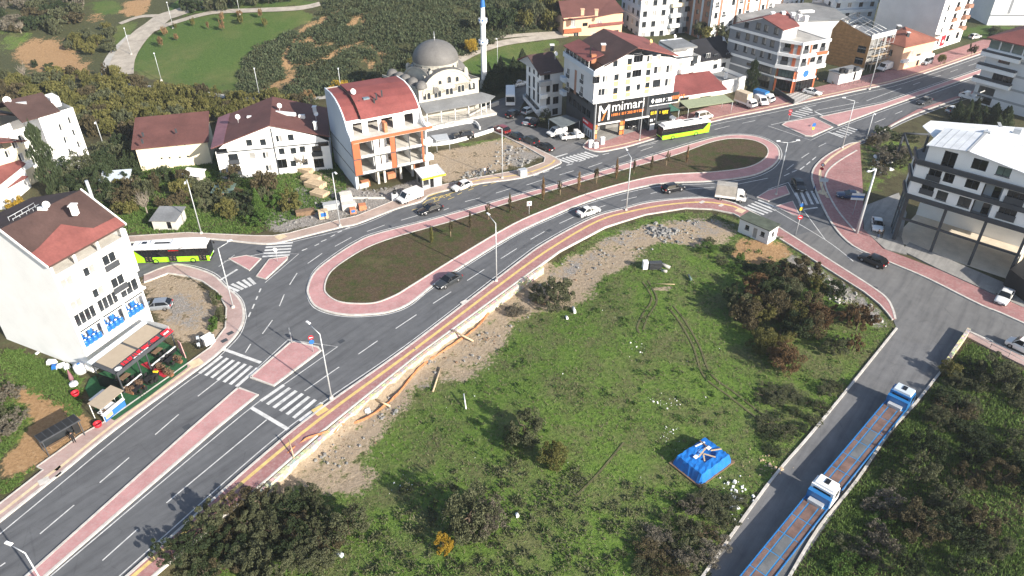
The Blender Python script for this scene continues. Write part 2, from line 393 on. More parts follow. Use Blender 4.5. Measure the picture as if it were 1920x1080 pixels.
def verge():
    m, t, b = nt('median_grass', .95, 0, .15); co = coords(t)
    big = noise(t, co, .11, 4); mid = noise(t, co, .6, 6, .65); fine = noise(t, co, 3.2, 6, .7)
    soil = ramp(t, fine, [(.3, (.050,.036,.022)), (.6, (.10,.072,.045)), (.8, (.17,.125,.08))])
    green = ramp(t, fine, [(.3, (.020,.040,.008)), (.7, (.060,.090,.020))])
    c = mixc(t, ramp(t, mathn(t, 'ADD', mathn(t, 'MULTIPLY', mid, .8), mathn(t, 'MULTIPLY', big, .5)), [(.58, (0,0,0)), (.82, (.85,.85,.85))]), soil, green)
    d = nd(t, 'ShaderNodeMapping'); t.links.new(co, d.inputs[0])
    c = mixc(t, ramp(t, noise(t, co, .055, 3), [(.60, (0,0,0)), (.75, (.7,.7,.7))]), c, (.20,.15,.09))
    t.links.new(c, b.inputs['Base Color']); bump(t, b, fine, .8, .15)
verge()

# ------------------------------------------------------------------ roads
def ext(a, b, d):
    v_ = (b-a).normalized(); return b+v_*d
L0, L1 = G(215,810), G(0,982); R0, R1 = G(490,858), G(240,1080)
main = [ext(L0, L1, 45)] + W([(0,972),(215,800),(370,685),(412,650),(440,622),(447,600),(440,570),(425,545),(395,524),(345,510),(300,508),(262,520)]) + W([(225,520),(225,452),(350,441),(480,448),(540,446),(635,420),(735,388),(800,364),(890,342),(960,331),(997,324),(1035,305),(1090,275),(1122,280),(1195,264),(1330,224),(1440,202),(1600,167),(1695,145),(1852,93)])
fa, fb = G(1695,145), G(1852,93); main.append(ext(fa, fb, 140))
ga, gb = G(1710,222), G(1840,176); main.append(ext(ga, gb, 160))
main += W([(1840,176),(1710,222),(1625,266),(1592,274),(1552,297),(1530,322),(1535,355),(1560,412),(1568,420),(1480,445),(1400,398),(1360,383),(1310,378),(1222,386),(1172,398),(1110,417),(1022,465),(960,510),(760,663),(605,775),(490,868)])
main.append(ext(R0, R1, 45) + Vector((1.5, -1.5, 0)))
road = struct(MB().sheet(main, 0.0).build('road', 'asphalt'))
cross = W([(1395,385),(1430,352),(1500,345),(1560,412),(1608,458),(1665,482),(1740,514),(1840,566),(1920,599)])
ca, cb = G(1740,518), G(1920,602); cross.append(ext(ca, cb, 60)); da, db = G(1815,626), G(1925,682); cross.append(ext(da, db, 55))
cross += W([(1815,626),(1795,650),(1690,640),(1690,620),(1668,585),(1632,548),(1555,500),(1460,438)])
street = struct(MB().sheet(cross, -.005).build('cross_street', 'asphalt_old'))
sa, sb = G(1600,902), G(1480,1080); ta, tb = G(1440,909), G(1317,1080)
side = W([(1672,592),(1700,590),(1810,615),(1812,628),(1775,680),(1715,755),(1668,812),(1605,902)]) + [ext(sa, sb, 40), ext(ta, tb, 40)] + W([(1435,912),(1518,812),(1608,700),(1680,612)])
side_road = struct(MB().sheet(side, -.011).build('side_road', 'asphalt_side'))
mosque_st = W([(1045,303),(1100,278),(1118,268),(1060,250),(1010,238),(985,225),(975,205),(985,185),(960,178),(925,190),(905,205),(860,228),(800,238),(795,268),(850,268),(925,246),(975,270)])
mosque_street = struct(MB().sheet(mosque_st, -.009).build('mosque_street', 'asphalt_old'))
struct(MB().sheet([P(*q) for q in ((925,190),(960,178),(960,160),(985,150),(1000,165),(985,190))], .012).build('mosque_car_park', 'asphalt_old'))
struct(MB().sheet(W([(1000,100),(1060,92),(1060,118),(985,132),(950,118)]), .15).build('caravan_car_park', 'concrete_yard'))

# pavements: raised slabs with kerbs
def pavement(name, kerb, inner, mat, h=.13, kw=.32, kerb_in=False, smooth_kerb=True):
    k = W(smooth(kerb, 4) if smooth_kerb else kerb); i = W(inner)
    o = struct(MB().prism([*k, *reversed(i)], -.3, h).build(name, mat))
    ribbon(MB(), k, kw, -.2, h+.025).build('kerb', 'kerb_stone', o)
    if kerb_in: ribbon(MB(), i, .2, -.2, h+.03).build('edging', 'kerb_stone', o)
    return o
def px_ext(a, b, d):
    A, B = G(*a), G(*b); q = ext(A, B, d)
    dd = q-Vector((0,0,CAM_H)); zc = dd.y*_c-dd.z*_s; uc = dd.y*_s+dd.z*_c
    return (960+CAM_F*dd.x/zc, 540-CAM_F*uc/zc)
pv_west = pavement('pavement_west', [px_ext((215,806),(0,978),40),(0,978),(110,892),(215,806),(370,693),(412,660),(445,625),(457,597),(451,565),(422,537),(400,517),(362,503),(322,498),(270,517)],
         [px_ext((180,800),(0,946),40),(0,946),(82,882),(70,876),(107,850),(150,818),(200,790),(325,702),(395,652),(423,615),(425,578),(408,548),(380,528),(350,518),(315,513),(270,530)], 'paving_pale', kerb_in=True)
pv_north = pavement('pavement_north', [(225,457),(350,447),(412,450),(480,457),(512,457),(542,451),(637,427),(670,420),(740,393),(785,380),(795,374),(812,364),(890,346),(960,337),(1000,328),(1040,312),(1050,302),(1010,281),(960,256),(925,240)],
         [(225,445),(350,437),(412,440),(480,443),(512,443),(542,438),(635,413),(668,406),(736,378),(780,366),(790,360),(808,352),(888,335),(955,323),(990,316),(1020,305),(1022,296),(985,275),(945,255),(915,243)], 'paving_tan', kerb_in=True)
pv_shops = pavement('pavement_shops', [(1105,262),(1094,277),(1122,285),(1160,279),(1195,270),(1330,230),(1440,207),(1600,172),(1695,150),(1852,97),px_ext((1695,150),(1852,97),60)],
         [(1112,258),(1125,262),(1150,245),(1175,236),(1220,228),(1262,224),(1330,200),(1440,186),(1590,150),(1680,128),(1846,74),px_ext((1680,128),(1846,74),60)], 'paving_red')
pv_plot = pavement('pavement_plot', [px_ext((490,858),(240,1080),45),(240,1080),(490,858),(605,765),(760,655),(960,502),(1022,457),(1110,410),(1172,392),(1222,380),(1310,372),(1360,377),(1398,392),(1460,427),(1560,491),(1632,537),(1662,560),(1674,582),(1678,598)],
         [px_ext((597,815),(290,1078),45),(290,1078),(497,903),(597,815),(780,668),(945,547),(1050,471),(1135,426),(1210,403),(1285,391),(1335,393),(1375,401),(1450,440),(1553,506),(1620,548),(1650,572),(1664,588),(1673,600)], 'paving_red', kerb_in=True)
pv_plaza = pavement('pavement_plaza', [px_ext((1710,217),(1840,171),60),(1840,171),(1710,217),(1625,262),(1590,271),(1545,296),(1523,324),(1529,357),(1560,420),(1600,462),(1665,491),(1740,523),(1840,573),(1920,607),px_ext((1740,522),(1920,606),25)],
         [px_ext((1720,208),(1842,165),60),(1842,165),(1720,206),(1645,248),(1612,268),(1614,300),(1617,345),(1618,380),(1618,430),(1655,467),(1700,484),(1760,507),(1855,550),(1935,585),px_ext((1760,507),(1935,585),25)], 'paving_red')
pv_south = pavement('pavement_bank', [(1814,621),(1860,642),(1925,672),px_ext((1815,621),(1925,672),25)], [(1812,632),(1856,655),(1922,688),px_ext((1812,632),(1922,688),25)], 'paving_pale')

ISLE_OUT = [(578,540),(580,557),(592,575),(620,586),(655,591),(692,590),(730,585),(767,570),(812,535),(855,507),(960,442),(1035,406),(1100,379),(1185,355),(1247,344),(1335,340),(1405,331),(1440,317),(1457,302),(1461,287),(1452,272),(1425,259),(1390,254),(1350,257),(1310,267),(1210,297),(1060,342),(960,370),(905,386),(805,414),(705,440),(670,455),(630,480),(592,510)]
ISLE_IN = [(609,540),(615,555),(635,567),(667,571),(705,569),(742,555),(767,540),(855,485),(960,423),(1035,390),(1100,365),(1180,342),(1247,329),(1335,324),(1397,316),(1428,303),(1440,288),(1434,274),(1410,264),(1375,261),(1345,265),(1318,273),(1260,294),(1150,325),(1060,351),(960,380),(845,417),(755,442),(697,462),(655,485),(620,512)]
def island(name, px, mat, sm=4, h=.14, kw=.3):
    w = W(smooth(px, sm, True) if sm else px)
    o = struct(MB().prism(w, -.2, h).build(name, mat)); 
    mb = MB(); ribbon(mb, w+[w[0]], kw, -.1, h+.02); mb.build('kerb', 'kerb_stone', o); return o
isle = island('median_island', ISLE_OUT, 'paving_pink')
gi = W(smooth(ISLE_IN, 4, True)); verge_o = MB().prism(gi, 0, .20).build('grass_bed', 'median_grass', isle)
ribbon(MB(), gi+[gi[0]], .22, 0, .24).build('edging', 'kerb_stone', isle)
island('traffic_island', [(470,708),(545,643),(556,642),(596,652),(601,658),(592,665),(513,724)], 'paving_pink', 0)
wa = px_ext((355,810),(50,1080),30); wb = px_ext((410,800),(86,1080),30)
island('median_wedge', [(447,728),(483,741),(408,802),(86,1080),wb,wa,(52,1080),(355,808)], 'paving_pink', 0)
island('traffic_island', [(1466,235),(1474,230),(1525,221),(1561,239),(1522,256),(1510,255)], 'paving_pink', 0)
far1 = px_ext((1657,203),(1840,138),60); far0 = px_ext((1655,195),(1840,131),60)
island('median_strip', [(1537,220),(1655,195),(1840,131),far0,far1,(1840,138),(1657,203),(1570,236)], 'paving_pink', 0)
island('traffic_island', [(1419,371),(1440,358),(1473,349),(1480,364),(1440,378)], 'paving_pink', 0, kw=.2)
island('traffic_island', [(1453,388),(1486,378),(1500,407),(1483,402)], 'paving_pink', 0, kw=.2)
island('traffic_island', [(429,486),(462,480),(489,486),(468,508)], 'paving_pink', 0, kw=.2)
island('traffic_island', [(505,487),(540,482),(538,487),(498,524),(481,519)], 'paving_pink', 0, kw=.2)

# tactile strips let into the pavements
strip(MB(), W(smooth([px_ext((560,817),(270,1065),40),(270,1065),(500,868),(620,772),(770,662),(960,518),(1040,462),(1120,416),(1180,398),(1250,385),(1320,380),(1372,387),(1392,397)], 4)), .45, .137).build('tactile_strip', 'tactile_yellow', pv_plot)
strip(MB(), W(smooth([px_ext((215,795),(0,964),40),(0,964),(110,880),(215,796),(330,712),(365,686)], 4)), .4, .137).build('tactile_strip', 'tactile_cream', pv_west)
strip(MB(), W(smooth([(800,370),(888,341),(957,331),(1000,322),(1032,309),(1040,301)], 4)), .4, .137).build('tactile_strip', 'tactile_yellow', pv_north)
strip(MB(), W(smooth([(1125,280),(1195,265),(1330,225),(1440,202),(1600,168),(1695,146),(1850,93)], 4)), .4, .137).build('tactile_strip', 'tactile_cream', pv_shops)
strip(MB(), W(smooth([(1620,262),(1590,276),(1556,298),(1538,322),(1541,352),(1552,372)], 4)), .5, .137).build('tactile_strip', 'tactile_cream', pv_plaza)
ribbon(MB(), W(smooth([(1606,283),(1570,305),(1550,325),(1548,352),(1570,395),(1604,436)], 5)), .3, .1, .19).build('edging', 'kerb_stone', pv_plaza)
for q, o, mt in (((600,770),pv_plot,'tactile_yellow'),((368,682),pv_west,'tactile_cream'),((1388,396),pv_plot,'tactile_cream'),((527,445),pv_north,'tactile_cream'),((1541,362),pv_plaza,'tactile_cream')):
    c = G(*q); MB().box((c.x, c.y, .139), (1.6,1.5,.008), 0, .8).build('tactile_pad', mt, o)

# ------------------------------------------------------------------ painted markings (each dash and stripe is a piece of the road)
ZL = .006
def line(px, w=.14, parent=road, mat='paint_white', sm=True, name='edge_line', z=ZL):
    return strip(MB(), W(smooth(px, 5) if sm and len(px) > 2 else px), w, z).build(name, mat, parent)
def dash(a, b, w=.15, parent=road, mat='paint_white', name='lane_dash', z=ZL): return strip(MB(), [G(*a), G(*b)], w, z).build(name, mat, parent)
line([px_ext((232,810),(0,1001),35),(0,1001),(232,810),(330,732),(382,695)])
line([px_ext((340,822),(46,1080),30),(46,1080),(340,822)])
line([px_ext((415,810),(95,1080),30),(95,1080),(415,810),(500,742)])
line([px_ext((480,852),(224,1080),30),(224,1080),(480,852),(600,758),(760,648),(958,496),(1020,452),(1108,406),(1172,388),(1222,376),(1310,369),(1350,371)])
line([(575,540),(577,558),(589,577),(618,589),(655,594),(693,593),(732,588),(770,573),(815,538),(960,446),(1035,410),(1100,383),(1185,359),(1247,348),(1335,344),(1408,334),(1444,320),(1461,304),(1466,287),(1456,270),(1427,256),(1390,251),(1350,254),(1308,263),(1210,293),(1060,338),(960,366),(905,382),(805,410),(703,436),(667,451),(627,476),(588,508),(575,540)])
line([(462,596),(455,563),(426,534),(404,513),(366,499),(322,493)], .12); line([(462,596),(450,628),(416,664),(382,692)], .12)
line([(540,637),(633,650),(512,735)], sm=False); line([(540,637),(478,695)])
line([(1440,236),(1520,263),(1562,243),(1640,214),(1840,142),px_ext((1640,214),(1840,142),40)], sm=False); line([(1446,234),(1527,216),(1655,191),(1840,127),px_ext((1655,191),(1840,127),40)], sm=False)
line([(1200,274),(1330,236),(1440,213),(1600,178),(1695,156),(1852,102)]); line([(1600,274),(1628,264),(1712,222),(1840,176)])
line([(1530,357),(1563,424),(1604,466),(1668,496)], .12); line([(1395,402),(1460,436),(1560,500),(1632,545)], .12)
line([(1478,342),(1505,392),(1548,450)], .14, sm=False, z=.008); line([(1440,386),(1548,450),(1600,490)], .14, z=.008); line([(1478,342),(1440,355)], .14, sm=False)
line([(420,490),(489,476),(560,476),(497,530)], .12, sm=False); line([(410,500),(440,478)], .1); line([(542,455),(670,424),(735,397)], .12)
line([(1195,276),(1230,268)], .12)
DASH = [((0,1062),(10,1055)),((75,1001),(139,947)),((187,905),(242,858)),((291,815),(335,777)),((371,743),(413,710)),((460,661),(470,645)),((492,626),(511,600)),((524,574),(533,552)),((543,534),(557,512)),((577,494),(604,475)),((628,462),(659,445)),((688,434),(721,422)),((752,413),(783,404)),((832,394),(842,390)),((872,378),(900,371)),((930,362),(959,353)),
        ((987,347),(1018,337)),((1049,328),(1076,320)),((1103,314),(1129,305)),((1160,296),(1178,290)),((1201,283),(1224,275)),((1340,243),(1368,236)),((1392,231),(1416,226)),((1502,203),(1530,197)),
        ((192,1051),(258,992)),((312,943),(500,787)),((571,733),(636,688)),((672,664),(708,639)),((742,616),(781,590)),((812,569),(846,547)),((876,526),(908,505)),((939,485),(969,466)),((995,449),(1021,434)),((1049,419),(1075,407)),((1120,390),(1135,385)),((1165,376),(1194,369)),((1220,363),(1232,360)),((1285,355),(1340,351)),((1380,346),(1440,334)),((1475,318),(1488,308)),((1503,296),(1517,287)),((1535,275),(1549,268)),((1640,230),(1660,222)),((1678,214),(1692,208)),
        ((1530,207),(1610,192)),((1625,189),(1690,165)),((1712,159),(1726,154)),((1748,146),(1764,141)),((1782,135),(1796,130)),((1816,123),(1830,119))]
for a, b in DASH: dash(a, b)
for a, b in (((466,594),(470,585)),((473,579),(477,570)),((480,562),(483,555)),((486,548),(489,541)),((566,470),(576,466)),((590,461),(598,457)),((602,453),(612,449)),((620,444),(628,440)),((633,436),(641,433)),((648,429),(656,426)),((1000,330),(1010,327)),((1018,324),(1030,320)),((1040,317),(1052,313)),((1062,310),(1074,307)),((1085,303),(1098,299)),((1110,295),(1122,291)),((1130,290),(1142,287)),
             ((1500,318),(1508,312)),((1512,309),(1519,303)),((1523,300),(1530,294)),((1470,330),(1480,325)),((1485,323),(1494,319))): dash(a, b, .22)
def zebra(A, B, C, D, n, wid=.5, parent=road):
    """stripes from edge AB (their near ends) to edge DC (far ends), n of them spread from A to B"""
    A, B, C, D = (G(*q) for q in (A, B, C, D))
    for i in range(n):
        f = i/(n-1); strip(MB(), [A.lerp(B, f), D.lerp(C, f)], wid, ZL+.002).build('crosswalk_stripe', 'paint_white', parent)
zebra((374,700),(443,725),(483,690),(416,668), 7); dash((420,655),(489,680), .5, name='stop_line', z=.008)
zebra((489,752),(563,790),(604,755),(532,722), 7); dash((471,764),(540,805), .5, name='stop_line', z=.008)
zebra((492,481),(500,458),(549,455),(543,478), 5); zebra((413,540),(466,521),(478,533),(440,549), 6, .5); dash((405,530),(445,505), .4, name='stop_line', z=.008)
zebra((1047,298),(1096,285),(1120,293),(1068,306), 8, .55); dash((1040,295),(1064,288), .4, name='stop_line', z=.008)
zebra((1478,214),(1505,203),(1530,209),(1504,220), 5, .5); dash((1510,200),(1543,217), .4, name='stop_line', z=.008)
zebra((1562,249),(1585,237),(1608,244),(1587,257), 5, .5); dash((1552,247),(1580,258), .4, name='stop_line', z=.008)
zebra((1389,391),(1422,375),(1462,392),(1425,405), 6, .5); dash((1370,383),(1402,370), .4, name='stop_line', z=.008)
zebra((1492,361),(1522,358),(1534,382),(1502,386), 4, .5); dash((1505,393),(1533,389), .4, name='stop_line', z=.008)
# taxi bay: yellow box and letters
line([(792,383),(800,376),(880,352),(905,343),(960,336)], .16, mat='paint_yellow', name='taxi_bay_line', sm=False)
for a, b in (((772,394),(783,391)),((795,385),(806,381)),((840,374),(852,369)),((858,365),(866,361)),((878,357),(888,353)),((905,349),(914,347)),((920,345),(930,342)),((812,379),(824,375))): dash(a, b, .14, mat='paint_yellow', name='taxi_bay_dash')
for L in ([((808,372),(818,369)),((813,371),(816,376))], [((822,374),(827,367)),((827,367),(834,371)),((824,371),(831,369))], [((835,365),(846,368)),((836,369),(845,363))]):
    mb = MB(); 
    for a, b in L: strip(mb, [G(*a), G(*b)], .16, ZL+.002)
    mb.build('taxi_letter', 'paint_yellow', road)
for q, o, d in (((870,567),pv_plot,(1.2,.6)),((303,1020),pv_plot,(1.5,.8)),((83,903),pv_west,(1.1,.9)),((1316,380),pv_plot,(1.2,.6)),((1352,386),pv_plot,(1.1,.6))): c = G(*q); MB().box((c.x,c.y,.142),(*d,.02),0,.75).build('access_cover','kerb_stone',o)
# ------------------------------------------------------------------ building materials
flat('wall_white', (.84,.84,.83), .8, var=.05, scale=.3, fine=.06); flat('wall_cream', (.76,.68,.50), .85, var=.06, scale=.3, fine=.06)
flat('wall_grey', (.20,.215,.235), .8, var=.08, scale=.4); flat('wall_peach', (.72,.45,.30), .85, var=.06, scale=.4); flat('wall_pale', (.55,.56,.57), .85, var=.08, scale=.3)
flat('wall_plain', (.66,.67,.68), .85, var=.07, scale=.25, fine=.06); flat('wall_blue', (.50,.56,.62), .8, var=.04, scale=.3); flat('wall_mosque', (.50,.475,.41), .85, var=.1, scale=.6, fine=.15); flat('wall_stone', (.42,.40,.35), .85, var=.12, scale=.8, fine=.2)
flat('trim_dark', (.055,.06,.068), .6, var=.12, scale=.8); flat('trim_white', (.78,.78,.77), .6, var=.05, scale=.8); flat('trim_black', (.018,.018,.02), .5, var=.2)
flat('panel_orange', (.42,.115,.05), .6, var=.08, scale=.6); flat('panel_yellow', (.74,.50,.20), .7, var=.08); flat('panel_brown', (.30,.16,.11), .7, var=.12); flat('panel_grey', (.36,.37,.38), .7, var=.08)
def roofing(name, c, rib=0.0, rough=.75):
    m, t, b = nt(name, rough, 0, .25); co = coords(t); big = noise(t, co, .22, 5, .65); fine = noise(t, co, 3.5, 4)
    col = ramp(t, big, [(.3, tuple(k*.74 for k in c)), (.7, tuple(min(1, k*1.18) for k in c))])
    col = mixc(t, .22, col, ramp(t, fine, [(.3, (.3,.3,.3)), (.7, (.75,.75,.75))]), 'OVERLAY')
    t.links.new(col, b.inputs['Base Color'])
    bump(t, b, noise(t, co, 9, 2), .35, .03)
roofing('roof_brown', (.125,.055,.048)); roofing('roof_dark', (.075,.045,.040)); roofing('roof_red', (.20,.060,.056)); roofing('roof_rust', (.20,.070,.062))
roofing('roof_black', (.018,.018,.022)); roofing('roof_grey', (.20,.205,.21)); roofing('roof_metal', (.72,.73,.74), rough=.45); roofing('roof_purple', (.25,.12,.14)); roofing('roof_tile', (.26,.10,.07)); roofing('lead', (.14,.135,.13), rough=.6)
flat('concrete', (.38,.365,.34), .9, var=.16, scale=.6, fine=.25); flat('concrete_pale', (.56,.53,.48), .9, var=.14, scale=.6, fine=.25); flat('concrete_deep', (.24,.235,.225), .9, var=.14, scale=.6)  # last concrete is a darker grey, for inner walls, soffits and rubble
flat('brick_raw', (.46,.19,.10), .9, var=.2, scale=2.5, fine=.4); flat('osb', (.42,.22,.085), .85, var=.2, scale=1.2, fine=.3); flat('timber', (.50,.38,.25), .85, var=.2, scale=1.2, fine=.3); flat('timber_dark', (.20,.13,.08), .85, var=.25, scale=1.5)
glassy('glass', (.030,.036,.042)); glassy('glass_black', (.010,.011,.013)); glassy('glass_green', (.14,.20,.17), .1); glassy('glass_blue', (.20,.27,.31), .12); flat('curtain', (.30,.295,.285), .6, var=.12, scale=2.0, spec=.5)
flat('steel', (.36,.37,.38), .45, .6, var=.1); flat('galvanised', (.52,.54,.56), .5, .3, var=.08); flat('sign_red', (.55,.02,.035), .5, var=.05); flat('sign_white', (.82,.82,.82), .5, var=.03); flat('sign_blue', (.03,.14,.42), .5, var=.06)
flat('sign_orange', (.70,.20,.05), .5, var=.05); flat('sign_yellow', (.80,.58,.03), .5, var=.05); flat('sign_black', (.012,.012,.013), .5, var=.1)

def clip(poly, conv):
    """Sutherland-Hodgman: keep the part of poly inside the convex (ccw) outline"""
    out = list(poly)
    for i in range(len(conv)):
        a, b = conv[i], conv[(i+1) % len(conv)]; inp, out = out, []
        if not inp: break
        side = lambda q: (b[0]-a[0])*(q[1]-a[1])-(b[1]-a[1])*(q[0]-a[0])
        for j in range(len(inp)):
            p, q = inp[j], inp[(j+1) % len(inp)]; sp, sq = side(p), side(q)
            if sp >= -1e-7: out.append(p)
            if (sp > 1e-7 and sq < -1e-7) or (sp < -1e-7 and sq > 1e-7):
                t = sp/(sp-sq); out.append((p[0]+(q[0]-p[0])*t, p[1]+(q[1]-p[1])*t))
    return out
WIN = {}
def window_meshes(w, h, style):
    k = (round(w, 2), round(h, 2), style)
    if k in WIN: return WIN[k]
    fr, gl = {'w': ('trim_white','glass'), 'c': ('trim_white','curtain'), 'b': ('trim_black','glass'), 'f': ('trim_white','glass'), 'd': ('trim_black','glass_black'), 'g': ('trim_black','glass_green'), 'k': ('trim_dark','glass_black'), 'o': ('trim_white','glass_blue')}[style[0]]
    t = .07; mb = MB(); d0, d1 = .05, .12
    for x0, x1, z0, z1 in ((-w/2, w/2, -h/2, -h/2+t), (-w/2, w/2, h/2-t, h/2), (-w/2, -w/2+t, -h/2+t, h/2-t), (w/2-t, w/2, -h/2+t, h/2-t)): mb.box6(x0, x1, d0, d1, z0, z1)
    n = max(2 if 'h' in style else 1, round(w/.85))
    for i in range(1, n): x = -w/2+w*i/n; mb.box6(x-.035, x+.035, d0+.005, d1-.005, -h/2+t, h/2-t)
    if style[0] not in 'kd': mb.box6(-w/2-.08, w/2+.08, -.10, .0, -h/2-.09, -h/2-.01)          # sill
    if 'r' in style:                                                                        # french window behind a dark railing
        mb.box6(-w/2-.1, w/2+.1, -.14, -.10, -h/2+.05, -h/2+h*.42, 1); mb.box6(-w/2-.12, w/2+.12, -.16, -.08, -h/2+h*.42, -h/2+h*.42+.06, 0)
    pane = MB(); 
    for i in range(n):
        a, b = -w/2+t*.5+(w-t)*i/n, -w/2+t*.5+(w-t)*(i+1)/n
        pane.face([(a, .10, -h/2+.03), (b, .10, -h/2+.03), (b, .10, h/2-.03), (a, .10, h/2-.03)], 1 if ('h' in style and i == n-1) else 0)
    WIN[k] = (mb.mesh('window', [fr, 'trim_dark']), pane.mesh('pane', [gl, 'curtain'])); return WIN[k]

class Bld:
    """a building on a footprint given counter-clockwise (left to right along the side one sees)"""
    def __init__(s, name, label, cat, pts, zbase=-.4, group=None):
        s.o = Vector((pts[0].x, pts[0].y, 0)); s.pts = [Vector((p.x-s.o.x, p.y-s.o.y)) for p in pts]; s.zb = zbase
        s.t = thing(name, label, cat, s.o, 0, group); s.h = {}; s.w = {}; s.ex = {}
    def face(s, f):
        if f in s.ex: return s.ex[f]
        a, b = s.pts[f], s.pts[(f+1) % len(s.pts)]; d = b-a; L = d.length; return a, d/L, L
    def extra(s, key, a, b):
        d = Vector((b[0]-a[0], b[1]-a[1])); L = d.length; s.ex[key] = (Vector((a[0], a[1])), d/L, L)
    def shifted(s, key, f, out, e0=0.0, e1=0.0):
        a, d, L = s.face(f); n = Vector((d.y, -d.x)); p = a+n*out-d*e0; s.ex[key] = (p, d, L+e0+e1)
    def uv(s, f, px, py):
        a, d, L = s.face(f); n = Vector((d.y, -d.x)); r = sightline(px, py); o = Vector((-s.o.x, -s.o.y))
        t = (a-o).dot(n)/Vector((r.x, r.y)).dot(n); q = Vector((o.x+r.x*t, o.y+r.y*t)); return ((q-a).dot(d), CAM_H+r.z*t)
    def at(s, f, u, z, out=0.0):
        a, d, L = s.face(f); n = Vector((d.y, -d.x)); q = a+d*u+n*out; return Vector((q.x, q.y, z))
    def loc(s, px, py, z): q = at_z(px, py, z); return Vector((q.x-s.o.x, q.y-s.o.y, z))
    def M(s, f, u, z, out=0.0):
        a, d, L = s.face(f); q = s.at(f, u, z, out); return TR(q.x, q.y, z, math.atan2(d.y, d.x))
    def win(s, f, px, py, w=1.2, h=1.4, style='w'): u, z = s.uv(f, px, py); s.winm(f, u, z, w, h, style)
    def wins(s, f, lst, w=1.2, h=1.4, style='w'):
        for q in lst: s.win(f, q[0], q[1], *(q[2:] or (w, h, style)))
    def winm(s, f, u, z, w=1.2, h=1.4, style='w'): s.w.setdefault(f, []).append((u, z, w, h, style))
    def grid(s, f, us, zs, w=1.2, h=1.4, style='w'):
        for z in zs:
            for u in us: s.winm(f, u, z, w, h, style)
    def hole(s, f, u0, u1, z0, z1): s.h.setdefault(f, []).append((u0, u1, z0, z1))
    def wall(s, f, mat, poly=None, z0=None, z1=None, name='wall', reveal=.16, label=None):
        """wall with real openings; poly = convex outline in (u, z)"""
        a, d, L = s.face(f)
        if poly is None: poly = [(0, s.zb if z0 is None else z0), (L, s.zb if z0 is None else z0), (L, z1), (0, z1)]
        ar = sum(poly[i][0]*poly[(i+1) % len(poly)][1]-poly[(i+1) % len(poly)][0]*poly[i][1] for i in range(len(poly)))
        if ar < 0: poly = poly[::-1]
        rects = [(u-w/2, u+w/2, z-h/2, z+h/2) for u, z, w, h, st in s.w.get(f, [])]+s.h.get(f, [])
        us = sorted({q[0] for q in poly} | {min(max(r[k], min(q[0] for q in poly)), max(q[0] for q in poly)) for r in rects for k in (0, 1)})
        zs = sorted({min(q[1] for q in poly), max(q[1] for q in poly)} | {min(max(r[k], min(q[1] for q in poly)), max(q[1] for q in poly)) for r in rects for k in (2, 3)})
        mb = MB()
        for j in range(len(zs)-1):
            if zs[j+1]-zs[j] < 1e-4: continue
            i = 0
            while i < len(us)-1:
                zc = (zs[j]+zs[j+1])/2
                solid = lambda i_: not any(r[0] < (us[i_]+us[i_+1])/2 < r[1] and r[2] < zc < r[3] for r in rects)
                if not solid(i): i += 1; continue
                k = i
                while k+1 < len(us)-1 and solid(k+1): k += 1
                c = clip([(us[i], zs[j]), (us[k+1], zs[j]), (us[k+1], zs[j+1]), (us[i], zs[j+1])], poly)
                if len(c) > 2: mb.face([s.at(f, u, z) for u, z in c])
                i = k+1
        for u0, u1, za, zb in rects:
            for (ua, z_a), (ub, z_b) in (((u0,za),(u1,za)), ((u1,za),(u1,zb)), ((u1,zb),(u0,zb)), ((u0,zb),(u0,za))):
                mb.face([s.at(f, ua, z_a), s.at(f, ub, z_b), s.at(f, ub, z_b, -reveal), s.at(f, ua, z_a, -reveal)])
        o = mb.build(name, mat, s.t)
        if label: o['label'] = label
        for u, z, w, h, st in s.w.get(f, []):
            fm, pm = window_meshes(w, h, st); wo = put('window', fm, s.t, s.M(f, u, z)); put('pane', pm, wo)
        s.w[f] = []; s.h[f] = []
        return o
    def plain(s, faces, mat, z1, z0=None):
        for f in faces: s.wall(f, mat, z0=z0, z1=z1)
    def slab(s, name, pts3, th, mat, parent=None):
        """a roof plane: polygon (any heights) with thickness"""
        mb = MB(); n = len(pts3); top = [Vector(q) for q in pts3]; bot = [q-Vector((0, 0, th)) for q in top]
        mb.face(top); mb.face(bot[::-1])
        for i in range(n): j = (i+1) % n; mb.face([bot[i], bot[j], top[j], top[i]])
        return mb.build(name, mat, parent or s.t)
    def panel(s, name, f, u, z, w, h, th, mat, out=0.0, parent=None):
        mb = MB(); mb.box6(-w/2, w/2, -th, 0.02, -h/2, h/2); return mb.build(name, mat, parent or s.t, s.M(f, u, z, out))
    def panelpx(s, name, f, px, py, w, h, th, mat, out=0.0): u, z = s.uv(f, px, py); return s.panel(name, f, u, z, w, h, th, mat, out)
    def band(s, name, faces, z0, z1, th, mat):
        """a string course round several walls, butted at the corners"""
        for f in faces:
            a, d, L = s.face(f); mb = MB(); mb.box6(-th*.98, L+th*.0, -th, -.002, z0, z1); mb.build(name, mat, s.t, s.M(f, 0, 0))
    def gable(s, f, zeave, zridge, over=.4, th=.18, mat='roof_brown', ridge=.5, drop=None):
        """two roof planes; the ridge runs back from wall f"""
        a, d, L = s.face(f); n = Vector((d.y, -d.x)); D = s.depth(f)
        for lo, hi in ((0, 1), (1, 0)):
            ue = -over if lo == 0 else L+over; ur = L*ridge; ze = zeave-(zridge-zeave)/(abs(ur-(0 if lo == 0 else L)))*over
            s.slab('roof', [s.at(f, ue, ze, over), s.at(f, ur, zridge, over), s.at(f, ur, zridge, -D-over), s.at(f, ue, ze, -D-over)], th, mat)
    def depth(s, f):
        a, d, L = s.face(f); n = Vector((d.y, -d.x)); return max(-(p-a).dot(n) for p in s.pts)
